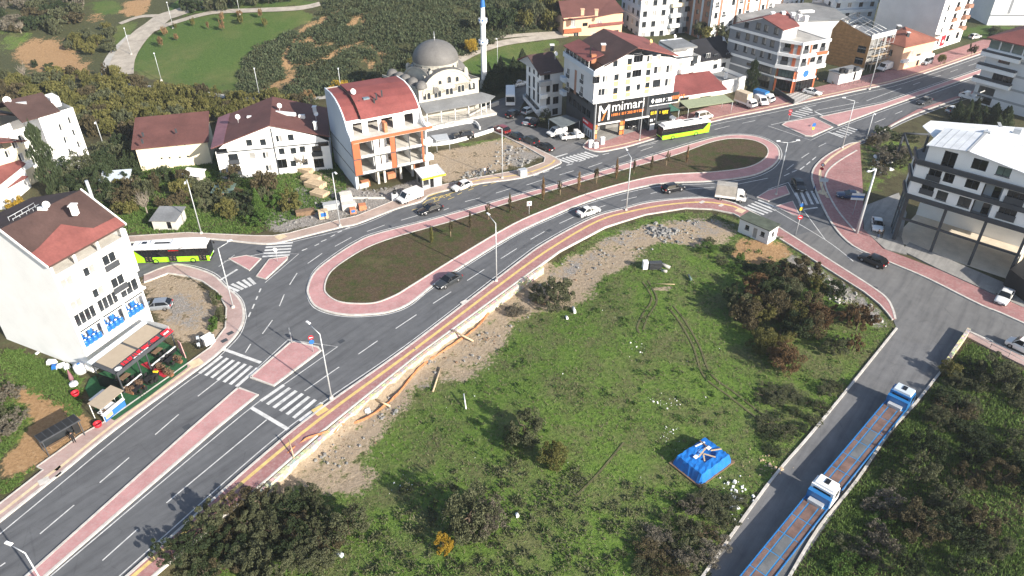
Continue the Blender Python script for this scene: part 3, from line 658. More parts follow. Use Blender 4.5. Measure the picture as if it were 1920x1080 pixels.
    def pbox(s, name, x, y, z, dx, dy, dz, mat, rz=0.0, parent=None):
        mb = MB(); mb.box((0,0,dz/2), (dx,dy,dz)); return mb.build(name, mat, parent or s.t, TR(x, y, z, rz))
    def onroof(s, name, px, py, z, dx, dy, dz, mat, rz=0.0):
        q = s.loc(px, py, z); return s.pbox(name, q.x, q.y, z-.3, dx, dy, dz+.3, mat, rz)
    def dish(s, px, py, z, r=.55, face=-.8, mat='sign_white'):
        q = s.loc(px, py, z); mb = MB(); mb.tube([(0,0,-.6),(0,0,.5)], .04, 6); mb.lathe([(.02,0),(r*.5,.06),(r*.85,.18),(r,.28)], 12, 0)
        v = mb.v; rot = Matrix.Rotation(face, 4, 'Z') @ Matrix.Rotation(R(62), 4, 'Y')
        n0 = 12; nv = [tuple(v_) if i < n0 else tuple(Vector((0,0,.6))+rot @ Vector(v_)) for i, v_ in enumerate(v)]; mb.v = nv
        return mb.build('satellite_dish', mat, s.t, TR(q.x, q.y, q.z))
def rect(A, B, depth):
    d = (B-A); d.z = 0; d.normalize(); n = Vector((-d.y, d.x, 0)); A = Vector((A.x, A.y, 0)); B = Vector((B.x, B.y, 0)); return [A, B, B+n*depth, A+n*depth]
def rect_a(A, ang, L, depth):
    d = Vector((math.cos(R(ang)), math.sin(R(ang)), 0)); return rect(A, A+d*L, depth)
def glyphs(n, h, gap=.25, seed=0):
    """a row of block letters too small to read"""
    rg = random.Random(seed); mb = MB(); x = 0; t = h*.2
    for i in range(n):
        w = h*rg.choice((.5,.6,.68))
        if rg.random() < .8: mb.box6(x, x+t, -.05, 0, 0, h)
        if rg.random() < .6: mb.box6(x+w-t, x+w, -.05, 0, 0, h)
        for zz in rg.sample((0, .42*h, .8*h), 2): mb.box6(x+t*.9, x+w-t*.9, -.048, -.002, zz, zz+t)
        x += w+h*gap
    return mb, x
def text_mesh(body, size, depth=.05):
    cu = bpy.data.curves.new('lettering', 'FONT'); cu.body = body; cu.size = size; cu.extrude = depth/2; cu.resolution_u = 2
    o = bpy.data.objects.new('lettering', cu); COL.objects.link(o); dg = bpy.context.evaluated_depsgraph_get(); dg.update()
    me = bpy.data.meshes.new_from_object(o.evaluated_get(dg)); bpy.data.objects.remove(o); bpy.data.curves.remove(cu)
    me.transform(Matrix.Rotation(R(90), 4, 'X')); return me
# ================================================================== the buildings
def chimney(b, px, py, z, h=1.2, w=.7, mat='wall_white', cap='trim_white'):
    o = b.onroof('chimney', px, py, z, w, w*1.2, h, mat); MB().box((0,0,h+.33), (w+.25,w*1.2+.25,.12)).build('chimney_cap', cap, o); return o

# --- big white block with the restaurant below
b = Bld('apartment_block', 'tall white block with red and brown roof above the restaurant', 'building', rect(G(90,495,17), G(226,420,17), 17))
A_, d_, L_ = b.face(0); zs_ = 16.6
b.wins(0, [(207,490,2.0,2.3,'fr'),(168,507,1.7,1.3,'wh'),(126,529,1.7,1.3,'c'),(223,532,2.0,2.3,'fr'),(185,547,1.7,1.3,'wh'),(144,570,1.7,1.3,'c')])
for k, (u0, u1) in enumerate(((.4,3.4),(3.9,6.9),(7.4,10.3))):
    b.winm(0, (u0+u1)/2, 8.0, u1-u0, 1.9, 'w'); b.hole(0, u0, u1, 3.75, 6.1)
b.hole(0, .3, 3.2, 15.1, 16.5); b.hole(0, 3.5, 6.6, 15.1, 16.5); b.hole(0, 6.9, L_-.3, 15.1, 16.5)
b.wall(0, 'wall_white', z1=17.0, reveal=.25)
u, z = 6.2, 20.4
b.wall(3, 'wall_white', [(0,-.4),(17,-.4),(17,17),(17-6.2,20.3),(0,17)]); b.wall(1, 'wall_white', [(0,-.4),(17,-.4),(17,17),(6.2,20.3),(0,17)]); b.plain((2,), 'wall_white', 17)
MB().box6(.2, L_-.2, .25, 1.9, 3.62, 3.74).build('balcony_floor', 'concrete_pale', b.t, b.M(0,0,0)); MB().box6(.2, L_-.2, 1.9, 2.0, 3.6, 6.2).build('balcony_back', 'wall_pale', b.t, b.M(0,0,0))
MB().box6(.2, L_-.2, .3, 2.6, 14.9, 15.05).build('terrace_floor', 'concrete_pale', b.t, b.M(0,0,0)); MB().box6(.2, L_-.2, 2.6, 2.7, 15.0, 17.4).build('terrace_back', 'wall_pale', b.t, b.M(0,0,0))
for k, uu in enumerate((1.2, 3.0, 5.0, 8.1, 9.4)): MB().box6(uu-.5, uu+.5, 2.4, 2.59, 15.1, 16.6).build('terrace_door', ['glass','wall_blue','glass'][k % 3], b.t, b.M(0,0,0))
for f0, f1 in ((.4,3.4),(3.9,6.9),(7.4,10.3)):
    b.panel('balcony_parapet', 0, (f0+f1)/2, 7.0, f1-f0+.3, .5, .35, 'trim_white'); b.panel('balcony_rail', 0, (f0+f1)/2, 6.55, f1-f0, .12, .3, 'trim_dark')
r1 = b.slab('roof', [b.at(0,-.35,16.85,.4), b.at(0,L_+.35,16.85,.4), b.at(0,L_+.35,20.45,-6.2), b.at(0,-.35,20.45,-6.2)], .2, 'roof_dark')
b.slab('roof', [b.at(0,-.35,20.45,-6.2), b.at(0,L_+.35,20.45,-6.2), b.at(0,L_+.35,16.9,-17.4), b.at(0,-.35,16.9,-17.4)], .2, 'roof_dark')
b.slab('roof_patch', [b.at(0,-.3,16.93,.38), b.at(0,L_+.3,16.93,.38), b.at(0,L_+.3,17.7,-.9), b.at(0,7.6,17.75,-1.0), b.at(0,6.6,18.2,-1.9), b.at(0,5.2,19.0,-3.3), b.at(0,.9,18.3,-2.1), b.at(0,-.3,18.2,-1.9)], .04, 'roof_rust')
for uu in (-.42, L_+.42): b.slab('verge_board', [b.at(0,uu-.1,16.98,.45), b.at(0,uu+.1,16.98,.45), b.at(0,uu+.1,20.6,-6.2), b.at(0,uu-.1,20.6,-6.2)], .25, 'trim_white')
chimney(b, 141,398,20.2,1.0,.6); b.dish(89,392,20.3,.45); b.onroof('roof_box', 80,394,20.2, 1.0,.7,.4,'trim_white', .5); b.onroof('skylight', 56,416,19.4,.9,.9,.35,'wall_blue', 1.1)
b.onroof('parapet_box', 24,453,17.6,1.6,1.0,.7,'trim_white', 1.1)
q = b.loc(172,368,17); MB().tube([(0,0,0),(0,0,4.4)], .22, 10).build('flue', 'galvanised', b.t, TR(q.x, q.y, 15.0))
q = b.loc(28,420,19.6); mb = MB()
for s_ in (0, .9):
    mb.tube([(0,s_,0),(3.6,s_,.3)], .04, 6); mb.tube([(0,s_,.9),(3.6,s_,1.2)], .04, 6)
    for k in range(5): mb.tube([(k*.9,s_,.05),(k*.9,s_,1.0)], .03, 5)
for k in range(8): mb.box((.2+k*.45,.45,.16), (.3,.9,.04))
mb.build('roof_walkway', 'galvanised', b.t, TR(q.x, q.y, q.z-.2, R(64)))
a_, dd, L1 = b.face(1)
b.panel('bay', 1, 2.4, 12.3, 3.2, 6.6, 1.0, 'wall_white'); b.panel('canopy', 1, 2.8, 5.6, 2.6, .25, 1.6, 'wall_white')
BLK = b

# --- two joined white houses with one wide brown roof
b = Bld('twin_house', 'pair of joined white houses under a wide brown gable roof', 'house', rect(G(404,287,5.6), G(617,268,5.6), 15))
ap = b.uv(0,506,235); le = b.uv(0,421,269); re = b.uv(0,594,255.5)
b.wins(0, [(467,268),(493,267),(523,260,1.2,1.4,'wh'),(545,258),(473,292,1.2,1.4,'c'),(498,291,1.2,1.4,'wh'),(528,284),(550,283),(567,280),(504,315,1.2,1.3,'wh'),(550,307),(572,304)])
b.wins(0, [(438,298,1.8,2.1,'br'),(594,283,1.8,2.1,'br'),(443,320,1.8,1.9,'br'),(529,307,1.9,1.9,'k'),(598,306,1.9,1.9,'k')])
L_ = b.face(0)[2]
b.wall(0, 'wall_white', [(0,-.4),(L_,-.4),(L_,re[1]-1.2),(re[0],re[1]),(ap[0],ap[1]),(le[0],le[1]),(0,le[1]-1.6)])
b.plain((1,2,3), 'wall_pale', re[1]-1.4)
b.panel('drainpipe', 0, ap[0], ap[1]/2-.3, .22, ap[1]-.6, .08, 'trim_dark'); b.panel('string_course', 0, ap[0]/2, 5.6, ap[0]-.3, .22, .07, 'trim_dark'); b.panel('string_course', 0, (ap[0]+L_)/2, 5.75, L_-ap[0]-.4, .22, .07, 'trim_dark')
sl = (ap[1]-le[1])/(ap[0]-le[0])
b.slab('roof', [b.at(0,-.5,ap[1]-sl*(ap[0]+.5)+.2,.4), b.at(0,ap[0],ap[1]+.2,.4), b.at(0,ap[0],ap[1]+.2,-15.4), b.at(0,-.5,ap[1]-sl*(ap[0]+.5)+.2,-15.4)], .2, 'roof_brown')
b.slab('roof', [b.at(0,ap[0],ap[1]+.2,.4), b.at(0,L_+.3,re[1]-.1,.4), b.at(0,L_+.3,re[1]-.1,-15.4), b.at(0,ap[0],ap[1]+.2,-15.4)], .2, 'roof_brown')
b.slab('roof_strip', [b.at(0,-.6,ap[1]-sl*(ap[0]+.6)+.32,.6), b.at(0,1.9,ap[1]-sl*(ap[0]-1.9)+.32,.6), b.at(0,1.9,ap[1]-sl*(ap[0]-1.9)+.32,-15.5), b.at(0,-.6,ap[1]-sl*(ap[0]+.6)+.32,-15.5)], .06, 'roof_purple')
b.panel('terrace_opening', 0, 1.2, le[1]-1.5, 2.0, 1.0, .06, 'glass_black'); b.panel('terrace_opening', 0, L_-1.1, re[1]-1.7, 2.0, .9, .06, 'glass_black')
for q in ((446,225,9.3),(524,204,10.4),(592,219,8.9)): b.dish(*q, .5)
b.onroof('solar_tank', 535,213,9.8,4.4,.5,.35,'trim_white',-.25); b.onroof('solar_tank', 470,222,8.6,1.3,.7,.5,'trim_white',.2); b.onroof('solar_tank', 566,219,8.9,1.2,.6,.45,'trim_white')
chimney(b, 592,240,8.6,1.2,.5); chimney(b, 590,207,8.6,.8,.6)

# --- cream house left of them
b = Bld('cream_house', 'long cream rendered house with plain wall and brown sloping roof', 'house', rect(G(266,320,0), G(398,306,0), 9.5))
z_ = b.uv(0,330,268)[1]; L_ = b.face(0)[2]
for q in ((296,273),(310,273),(331,272),(346,271),(303,297),(318,296),(337,295),(352,293)): b.win(0,*q,.4,.35,'k')
b.plain((0,1,2,3), 'wall_cream', z_)
b.slab('roof', [b.at(0,-.6,z_-.1,.6), b.at(0,L_+.4,z_-.1,.6), b.at(0,L_+.4,z_+2.4,-9.8), b.at(0,-.6,z_+2.4,-9.8)], .22, 'roof_brown'); b.slab('gable_wall', [b.at(0,0,z_,0), b.at(0,0,z_,-9.5), b.at(0,0,z_+2.2,-9.5)], .02, 'wall_cream')
for q in ((268,253),(330,246),(267,266)): b.onroof('vent', *q, z_+1.6, .3,.3,.5,'trim_dark')

# --- unfinished building: open concrete floors, orange panels, red curved roof
b = Bld('unfinished_building', 'unfinished building with open floors, orange panels and curved red roof', 'building', rect_a(Vector((-29.7,128.5,0)), 28, 15, 14))
L_, D_ = 15.0, 14.0
prof = [(2.4,12.7),(3.6,13.8),(5.2,14.8),(7.4,15.5),(10,15.8),(14,15.6)]
lw = MB(); pl = [(0,-.4),(D_,-.4),(D_,15.5),(10,15.75),(7.4,15.45),(5.2,14.75),(3.6,13.75),(2.4,12.6),(1.6,11.2),(0,10.3)]
for x0 in (0, L_-.25):
    mb = MB(); top = [(x0, y, z) for y, z in pl]; oth = [(x0+.25, y, z) for y, z in pl]; mb.face(top); mb.face(oth[::-1])
    for i in range(len(pl)): j = (i+1) % len(pl); mb.face([top[i], top[j], oth[j], oth[i]])
    mb.build('side_wall', 'wall_blue' if x0 == 0 else 'wall_white', b.t, b.M(0,0,0))  # left wall tinted blue-grey, its shade put into the colour; right wall white
for z in (3.3, 6.55): MB().box6(-.04, .0, .1, D_, z-.08, z+.08).build('wall_joint', 'trim_dark', b.t, b.M(0,0,0))
for z, y0 in ((-.1,0),(3.2,-.6),(6.45,-.6),(9.7,-.9)): MB().box6(.25, L_-.25, y0, D_-.1, z-.25, z).build('floor_slab', 'concrete_pale', b.t, b.M(0,0,0))
MB().box6(.25, L_-.25, D_-.1, D_+.1, -.4, 15.4).build('back_wall', 'concrete', b.t, b.M(0,0,0))
for x in (.45, 4.6, 5.9, 9.2, 11.6, 14.5): MB().box6(x-.2, x+.2, .15, .55, -.1, 2.95).build('column', 'concrete_pale', b.t, b.M(0,0,0))
for z in (-.1, 3.2, 6.45):
    for x in (4.4, 8.6, 11.8): MB().box6(x-.1, x+.1, 1.4, D_-.1, z, z+3.0).build('partition', 'wall_plain' if z > 1 else 'concrete', b.t, b.M(0,0,0))
    MB().box6(.25, L_-.25, 6.2, 6.4, z, z+3.0).build('partition', 'wall_plain' if z > 1 else 'concrete', b.t, b.M(0,0,0))
for z in (3.2, 6.45):
    MB().box6(.0, 1.35, -.75, -.6, z-.25, z+3.0).build('panel', 'panel_orange', b.t, b.M(0,0,0)); MB().box6(7.3, 8.25, -.75, -.6, z-.25, z+3.0).build('panel', 'panel_orange', b.t, b.M(0,0,0)); MB().box6(13.6, 14.0, -.7, -.55, z-.25, z+3.0).build('panel', 'panel_orange', b.t, b.M(0,0,0))
    for x0, x1, zz in ((1.5,4.0,z-.25),(8.3,11.0,z-.25),(11.2,13.5,z-.25)): MB().box6(x0, x1, -.72, -.6, zz, zz+.55).build('parapet', 'wall_white', b.t, b.M(0,0,0))
    MB().box6(4.1, 5.1, -.7, -.5, z, z+3.0).build('pier', 'wall_white', b.t, b.M(0,0,0)); MB().box6(5.1, 7.2, -.7, -.5, z, z+1.1).build('parapet', 'wall_white', b.t, b.M(0,0,0)); MB().box6(5.9, 7.2, 1.0, 1.2, z, z+3.0).build('partition', 'wall_white', b.t, b.M(0,0,0))
    MB().box6(14.0, L_+.9, -.6, 1.0, z-.2, z+.7).build('balcony', 'wall_white', b.t, b.M(0,0,0)); MB().box6(.0, 14.1, -.8, -.74, z-.3, z-.12).build('slab_edge', 'trim_dark', b.t, b.M(0,0,0))
    for x in (4.0, 8.3, 11.05): MB().box6(x-.06, x+.06, -.78, -.6, z, z+2.95).build('frame', 'trim_dark', b.t, b.M(0,0,0))
    MB().box6(6.1, 6.9, 1.4, 3.4, z, z+.9).build('brick_stack', 'brick_raw', b.t, b.M(0,0,0))
MB().box6(-.1, L_+.9, -1.0, -.88, 9.55, 10.1).build('parapet', 'panel_orange', b.t, b.M(0,0,0))
MB().box6(L_-.3, L_+.9, -.88, .9, 9.3, 10.2).build('parapet', 'wall_white', b.t, b.M(0,0,0))
mb = MB(); mb.box6(.3, 1.4, 2.4, 2.6, 9.7, 12.4); mb.box6(3.2, 4.3, 2.4, 2.6, 9.7, 12.6); mb.box6(6.3, 7.0, 2.4, 2.6, 9.7, 12.6); mb.box6(9.3, 11.6, 2.4, 2.6, 9.7, 12.6); mb.box6(13.4, L_-.25, 2.4, 2.6, 9.7, 12.4); mb.box6(.3, L_-.25, 2.38, 2.62, 12.0, 12.6); mb.build('setback_wall', 'wall_white', b.t, b.M(0,0,0))
MB().box6(7.0, 7.6, .9, 2.3, 9.7, 11.6).build('brick_pier', 'brick_raw', b.t, b.M(0,0,0))
def curved(x0, x1, dz, y0=0):
    mb = MB(); pr = [(y-y0, z+dz) for y, z in prof]
    for (ya, za), (yb, zb) in zip(pr[:-1], pr[1:]): mb.face([(x0,ya,za),(x1,ya,za),(x1,yb,zb),(x0,yb,zb)], 0, True)
    for (ya, za), (yb, zb) in zip(pr[:-1], pr[1:]):
        for x in (x0, x1): mb.face([(x,ya,za),(x,yb,zb),(x,yb,zb-.25),(x,ya,za-.25)])
    mb.face([(x0,pr[0][0],pr[0][1]),(x1,pr[0][0],pr[0][1]),(x1,pr[0][0],pr[0][1]-.25),(x0,pr[0][0],pr[0][1]-.25)])
    return mb.build('roof', 'roof_red', b.t, b.M(0,0,0))
curved(.25, 3.0, -.35); curved(3.0, 11.4, .25, .5); curved(11.4, L_-.2, -.1)
b.dish(662,178,15.6,.55); b.onroof('skylight', 686,184,15.3,1.2,.8,.12,'glass_blue', .5)
for q in ((674,197,14.3),(702,193,14.6),(706,184,15.4),(716,178,15.7)): b.onroof('flue', *q, .25,.25,.9,'trim_dark')
for x, y, w in ((1.2,.2,1.6),(6.8,1.2,1.6),(12.2,3.0,2.4)): MB().box6(x, x+w, y, y+1.0, -.1, 1.0).build('brick_stack', 'brick_raw', b.t, b.M(0,0,0))
MB().box6(.6, 2.4, -.1, .1, -.1, .9).build('infill_wall', 'concrete_pale', b.t, b.M(0,0,0))

# --- taxi kiosk
A = G(793,357); b = Bld('taxi_kiosk', 'small grey taxi kiosk with white ribbed roof and yellow fascia', 'kiosk', rect(A, G(829,348.5), 3.0), -.1)
L_ = b.face(0)[2]; b.winm(0, .75, 1.55, 1.1, .95, 'b'); b.winm(0, 1.95, 1.25, .75, 2.1, 'k'); b.plain((0,), 'panel_grey', 2.6); b.winm(3, 1.5, 1.6, 1.2, .9, 'b'); b.plain((1,2,3), 'concrete_deep', 2.6)
b.slab('roof', [b.at(0,-.3,2.75,.7), b.at(0,L_+.6,2.75,.7), b.at(0,L_+.6,3.15,-3.3), b.at(0,-.3,3.15,-3.3)], .1, 'roof_metal')
for k in range(9): u = -.25+k*(L_+.8)/8; b.slab('roof_rib', [b.at(0,u-.03,2.83,.69), b.at(0,u+.03,2.83,.69), b.at(0,u+.03,3.22,-3.29), b.at(0,u-.03,3.22,-3.29)], .08, 'roof_metal')
b.panel('fascia', 0, L_/2+.15, 2.62, L_+.9, .34, .06, 'sign_yellow', .72)

# --- far left: white block and cream house among trees
b = Bld('white_block', 'white apartment block behind the tall cypress, brown roof', 'building', rect(G(72,222,12), G(137,203,12), 11))
b.wins(0, [(132,225),(140,248),(149,270),(115,238),(124,262),(133,284),(149,294)], .9, 1.4, 'wh'); z_ = 12.2; b.plain((0,1,2,3), 'wall_white', z_); L_ = b.face(0)[2]
b.slab('roof', [b.at(0,-3,z_+.1,.2), b.at(0,L_-2.5,z_+.1,.2), b.at(0,L_-2.2,z_+2.3,-6), b.at(0,-3,z_+2.6,-6)], .2, 'roof_dark'); b.slab('roof', [b.at(0,-3,z_+2.6,-6), b.at(0,L_-2.2,z_+2.3,-6), b.at(0,L_-2.2,z_,-11.3), b.at(0,-3,z_,-11.3)], .2, 'roof_dark')
b.pbox('stair_head', *b.at(0,L_-1.6,z_,-4).xy, z_, 1.6, 3, 1.9, 'wall_white', R(50)); b.dish(15,194,14.2,.7); b.onroof('vent_pipe', 40,194,14,1.8,.3,.3,'galvanised',.3)
b = Bld('white_annex', 'white part of the far left block at the frame edge, brown roof', 'building', rect(G(-40,255,10), G(52,219,10), 12)); z_ = 10.2
b.plain((0,1,2,3), 'wall_white', z_); L_ = b.face(0)[2]; b.gable(0, z_, z_+2.3, .4, mat='roof_dark')
b = Bld('cream_apartment', 'cream and white house at the far left edge with dark red canopy', 'house', rect(G(-62,345,6), G(52,285,6), 8)); z_ = 8.4; L_ = b.face(0)[2]
b.wins(0, [(15,288,1.2,1.4,'wh'),(28,271,1.2,1.5,'wh'),(41,260,1.2,1.5,'wh'),(40,295,1.2,1.6,'wh'),(53,286,1.1,1.6,'wh')]); b.plain((0,1,2,3), 'wall_cream', z_); b.gable(0, z_, z_+2.4, .5, mat='roof_rust')
b.panel('balcony', 0, L_-2.4, 4.1, 4.2, 1.0, 1.0, 'wall_white'); b.panel('canopy', 0, L_*.55, 2.9, 5, .2, 2.2, 'roof_rust')
b = Bld('white_corner_house', 'low white house wall cut by the left edge below the canopy', 'house', rect(G(-45,392,0), G(10,392,0), 9)); b.plain((0,1,2,3), 'wall_white', 5); b.gable(0, 5, 7, .4, mat='roof_rust')

# --- mosque
b = Bld('mosque', 'stone mosque with large grey dome and five small domes', 'mosque', [G(784.6,167,7.4), G(897,148,7.4), Vector((0,0,0)), G(718.5,142,7.4)])
p0, p1, p3 = b.pts[0], b.pts[1], b.pts[3]; b.pts[2] = Vector(p1+(p3-p0))
ARW = {}
def arched(w, h, mats):
    k = (w, h, mats)
    if k not in ARW:
        def arch(w_, h_): return [(-w_/2,-h_/2),(w_/2,-h_/2)]+[(w_/2*math.cos(a), h_/2-w_/2+w_/2*math.sin(a)) for a in [math.pi*i/8 for i in range(9)]]
        mb = MB(); o_ = arch(w+.3, h+.3); i_ = arch(w, h); n = len(o_)
        for j in range(n): q = (j+1) % n; mb.face([(o_[j][0],-.08,o_[j][1]),(o_[q][0],-.08,o_[q][1]),(i_[q][0],-.08,i_[q][1]),(i_[j][0],-.08,i_[j][1])]); mb.face([(o_[j][0],0,o_[j][1]),(o_[q][0],0,o_[q][1]),(o_[q][0],-.08,o_[q][1]),(o_[j][0],-.08,o_[j][1])])
        pn = MB(); pn.face([(x,-.06,z) for x, z in i_]); ARW[k] = (mb.mesh('arched_window', [mats[0]]), pn.mesh('pane', [mats[1]]))
    return ARW[k]
def archwin(f, px, py, w=.75, h=1.5, mats=('wall_stone','glass')):
    u, z = b.uv(f, px, py); a, p = arched(w, h, mats); o = put('arched_window', a, b.t, b.M(f, u, z)); put('pane', p, o)
b.plain((0,1,2,3), 'wall_stone', 7.4)
MB().box6(-.01,b.face(0)[2]+.01,-.03,-.005,3.6,7.1).build('render', 'wall_mosque', b.t, b.M(0,0,0))
for q in ((796,181),(804,180),(817,177),(824,175.5),(838.5,171),(846,170.5),(861,166.5),(867.5,165),(881,162),(887.5,161)): archwin(0,*q)
for q in ((724,157),(729,159),(735.5,161.5),(740.5,163.5),(747.5,165.5),(753,167.5),(761,171),(766,173),(773.5,178),(778.5,180)): archwin(3,*q, .8, 1.7)
L0, L3 = b.face(0)[2], b.face(3)[2]
b.slab('roof', [Vector((*p, 7.45)) for p in (b.pts[0],b.pts[1],b.pts[2],b.pts[3])], .3, 'lead'); b.band('cornice', (0,1,3), 7.2, 7.7, .18, 'wall_stone')
cen = b.loc(818,137,8.0); cx, cy = cen.x, cen.y
dirf = b.face(0)[1]; ang0 = math.atan2(dirf.y, dirf.x)
def archgable(ang, dist, rad, zc, th=.5):
    n = Vector((math.cos(ang), math.sin(ang))); t = Vector((-n.y, n.x)); mb = MB()
    prof_ = [(rad*math.cos(a), rad*.82*math.sin(a)) for a in [math.pi*i/16 for i in range(17)]]
    fr_ = [(cx+n.x*dist+t.x*x, cy+n.y*dist+t.y*x, zc+z) for x, z in prof_]; bk_ = [(cx+n.x*(dist-2.6)+t.x*x, cy+n.y*(dist-2.6)+t.y*x, zc+z) for x, z in prof_]
    mb.face(fr_, 1)
    ou = [(cx+n.x*(dist+.15)+t.x*x*1.1, cy+n.y*(dist+.15)+t.y*x*1.1, zc+z*1.12) for x, z in prof_]; ob = [(q[0]-n.x*2.7, q[1]-n.y*2.7, q[2]) for q in ou]
    for i in range(16): mb.face([ou[i],ou[i+1],ob[i+1],ob[i]], 0); mb.face([(fr_[i][0]+n.x*.15,fr_[i][1]+n.y*.15,fr_[i][2]),(fr_[i+1][0]+n.x*.15,fr_[i+1][1]+n.y*.15,fr_[i+1][2]),ou[i+1],ou[i]], 2); mb.face([fr_[i],fr_[i+1],(fr_[i+1][0]+n.x*.15,fr_[i+1][1]+n.y*.15,fr_[i+1][2]),(fr_[i][0]+n.x*.15,fr_[i][1]+n.y*.15,fr_[i][2])], 2)
    return mb.build('arch_gable', ['lead','wall_mosque','wall_stone'], b.t)
half = max(4.6, 0)
def wall_dist(f):
    a, d, L = b.face(f); n = Vector((d.y, -d.x)); return (a-Vector((cx, cy))).dot(n)
DF = wall_dist(0)+.03; ang3 = math.atan2(b.face(3)[1].y, b.face(3)[1].x)-math.pi/2
archgable(ang0-math.pi/2, DF, 5.7, 5.6); archgable(ang3, 5.4, 5.2, 5.9); archgable(ang0+math.pi/2, 5.4, 5.2, 5.9); archgable(ang3+math.pi, 5.4, 5.2, 5.9)
MB().box((0,0,0), (9.6,9.6,2.2)).build('dome_base', 'wall_stone', b.t, TR(cx, cy, 8.2, ang0))
dr = MB(); dr.lathe([(5.1,8.4),(5.1,11.0),(5.3,11.05),(5.3,11.3),(5.0,11.3)], 24, 0, smooth=False); dr.build('drum', 'wall_stone', b.t, TR(cx, cy, 0))
for k in range(16):
    a, p = arched(.6, 1.4, ('wall_stone','glass')); w = 2*math.pi*(k+.5)/16; o = put('arched_window', a, b.t, TR(cx+5.08*math.cos(w), cy+5.08*math.sin(w), 10.1, w+math.pi/2)); put('pane', p, o)
dm = MB(); dm.lathe([(5.35*math.cos(a), 11.3+4.3*math.sin(a)) for a in [math.pi/2*i/12 for i in range(12)]]+[(.02,15.6)], 32, 0); do = dm.build('dome', 'lead', b.t, TR(cx, cy, 0)); MB().tube([(0,0,15.5),(0,0,16.4),(0,0,17.6)], [.12,.07,.03], 6).lathe([(0,16.0),(.22,16.2),(0,16.4)],8).build('finial', 'galvanised', do)
for q in ((736,138),(749.5,144),(760.5,148),(774,154),(790,161)):
    c_ = b.loc(q[0], q[1]+3, 7.5); m2 = MB(); m2.lathe([(1.35,0),(1.35,.35),(1.3,.4)]+[(1.3*math.cos(a), .4+1.15*math.sin(a)) for a in [math.pi/2*i/6 for i in range(1,6)]]+[(.02,1.56)], 16, 0); m2.build('small_dome', 'lead', b.t, TR(c_.x, c_.y, 7.45))
for q in ((873,141,8.6),(808,148,8.6),(766,133,8.6)): c_ = b.loc(*q); MB().box((0,0,0),(.9,.9,2.6)).lathe([(.6,1.3),(.45,1.7),(.02,2.0)],8).build('turret', 'wall_stone', b.t, TR(c_.x, c_.y, 8.6, ang0))
for q in ((825,155.5,.7,1.1),(842,150,.9,1.6),(857,148,.7,1.1)):
    n_ = Vector((math.cos(ang0-math.pi/2), math.sin(ang0-math.pi/2))); b.extra('arch', (cx+n_.x*DF-dirf.x*5, cy+n_.y*DF-dirf.y*5), (cx+n_.x*DF+dirf.x*5, cy+n_.y*DF+dirf.y*5)); archwin('arch', *q)
u, z = b.uv(0,842,163); b.panel('banner', 0, u, z, 2.6, .6, .12, 'sign_white')
# arcade roof on posts in front and to the right
aw = [b.at(0,-.3,4.2,.0), b.at(0,L0+.6,4.2,.0), b.at(0,L0+3.2,3.5,2.2), b.at(0,L0+.2,3.4,4.6), b.at(0,-.3,3.4,4.6)]
b.slab('arcade_roof', aw, .15, 'roof_grey')
for u, o_ in ((0,4.3),(3.4,4.3),(6.8,4.3),(10.2,4.3),(13.4,4.2),(15.0,3.4),(16.6,2.4)): q = b.at(0,u,0,o_); MB().tube([(0,0,-.3),(0,0,3.4)], .1, 6).build('post', 'trim_white', b.t, TR(q.x, q.y, 0))
MB().box6(-.3, L0+2.2, -4.9, -.1, -.3, .5).build('terrace', 'concrete_pale', b.t, b.M(0,0,0))
# minaret is a tower of its own
mn = G(908,165); t = thing('minaret', 'slender white minaret with two balconies and blue cone beside the mosque', 'minaret', mn)
m2 = MB(); m2.lathe([(1.05,-.3),(1.05,1.6),(.75,2.3),(.75,2.4)], 8, 0, smooth=False); m2.build('base', 'wall_stone', t)
m2 = MB(); m2.lathe([(.72,2.3),(.66,11.2),(.64,11.3),(.6,16.3),(.55,16.4),(.52,19.9)], 20, 0); m2.build('shaft', 'wall_white', t)
for z, r in ((11.4,1.15),(16.5,1.05)):
    m2 = MB(); m2.lathe([(.66,-.8),(r,-.1),(r,.0),(.6,.02)], 16, 0); bo = m2.build('balcony', 'wall_white', t, TR(0,0,z)); m2 = MB(); m2.lathe([(r,0),(r,.7),(r-.08,.7),(r-.08,.03)], 16, 0, smooth=False); m2.build('railing', 'wall_white', bo)
    for k in range(8): w = math.pi*k/4; MB().box((0,0,0),(.04,.35,.4)).build('lattice', 'sign_blue', bo, TR((r+.02)*math.cos(w), (r+.02)*math.sin(w), .36, w))
MB().lathe([(.66,19.8),(.62,20.1),(.35,22.2),(.05,24.3)], 16, 0).build('cone', 'sign_blue', t); MB().tube([(0,0,24.2),(0,0,25.4)], .04, 6).build('finial', 'galvanised', t)
# --- shop building with the big sign
ZB = 8.6
b = Bld('shop_building', 'white building with orange window panels above a dark signed shop front', 'building', rect(G(1112,195.5,ZB), G(1262,172.7,ZB), 14.5), ZB)
L_ = b.face(0)[2]; ap = b.uv(0,1195,90); le = b.uv(0,1128,125); re = b.uv(0,1256,107); tl = b.uv(0,1112,132)
b.wins(0, [(1154,119.5),(1181,115.5),(1197,110,2.2,1.5,'k'),(1218,110,1.3,1.4,'wh'),(1235,108,1.0,1.2,'c'),(1118,149,1.6,1.7,'k'),(1134.5,148,1.2,1.4,'wh'),(1156,145),(1179,141),(1194,137.5,2.2,1.5,'k'),(1215.5,136),(1233,131,1.9,1.6,'wh'),(1255,129,1.6,1.7,'wh'),(1131,172.5,2.4,1.5,'wh'),(1154,170.5),(1177.5,166.5),(1197,163.5,1.0,1.4,'w'),(1214,160),(1231,156,1.9,1.6,'b'),(1252.5,154,1.6,1.7,'wh')])
b.winm(0, ap[0]+.3, ap[1]-1.35, 1.8, .4, 'k')
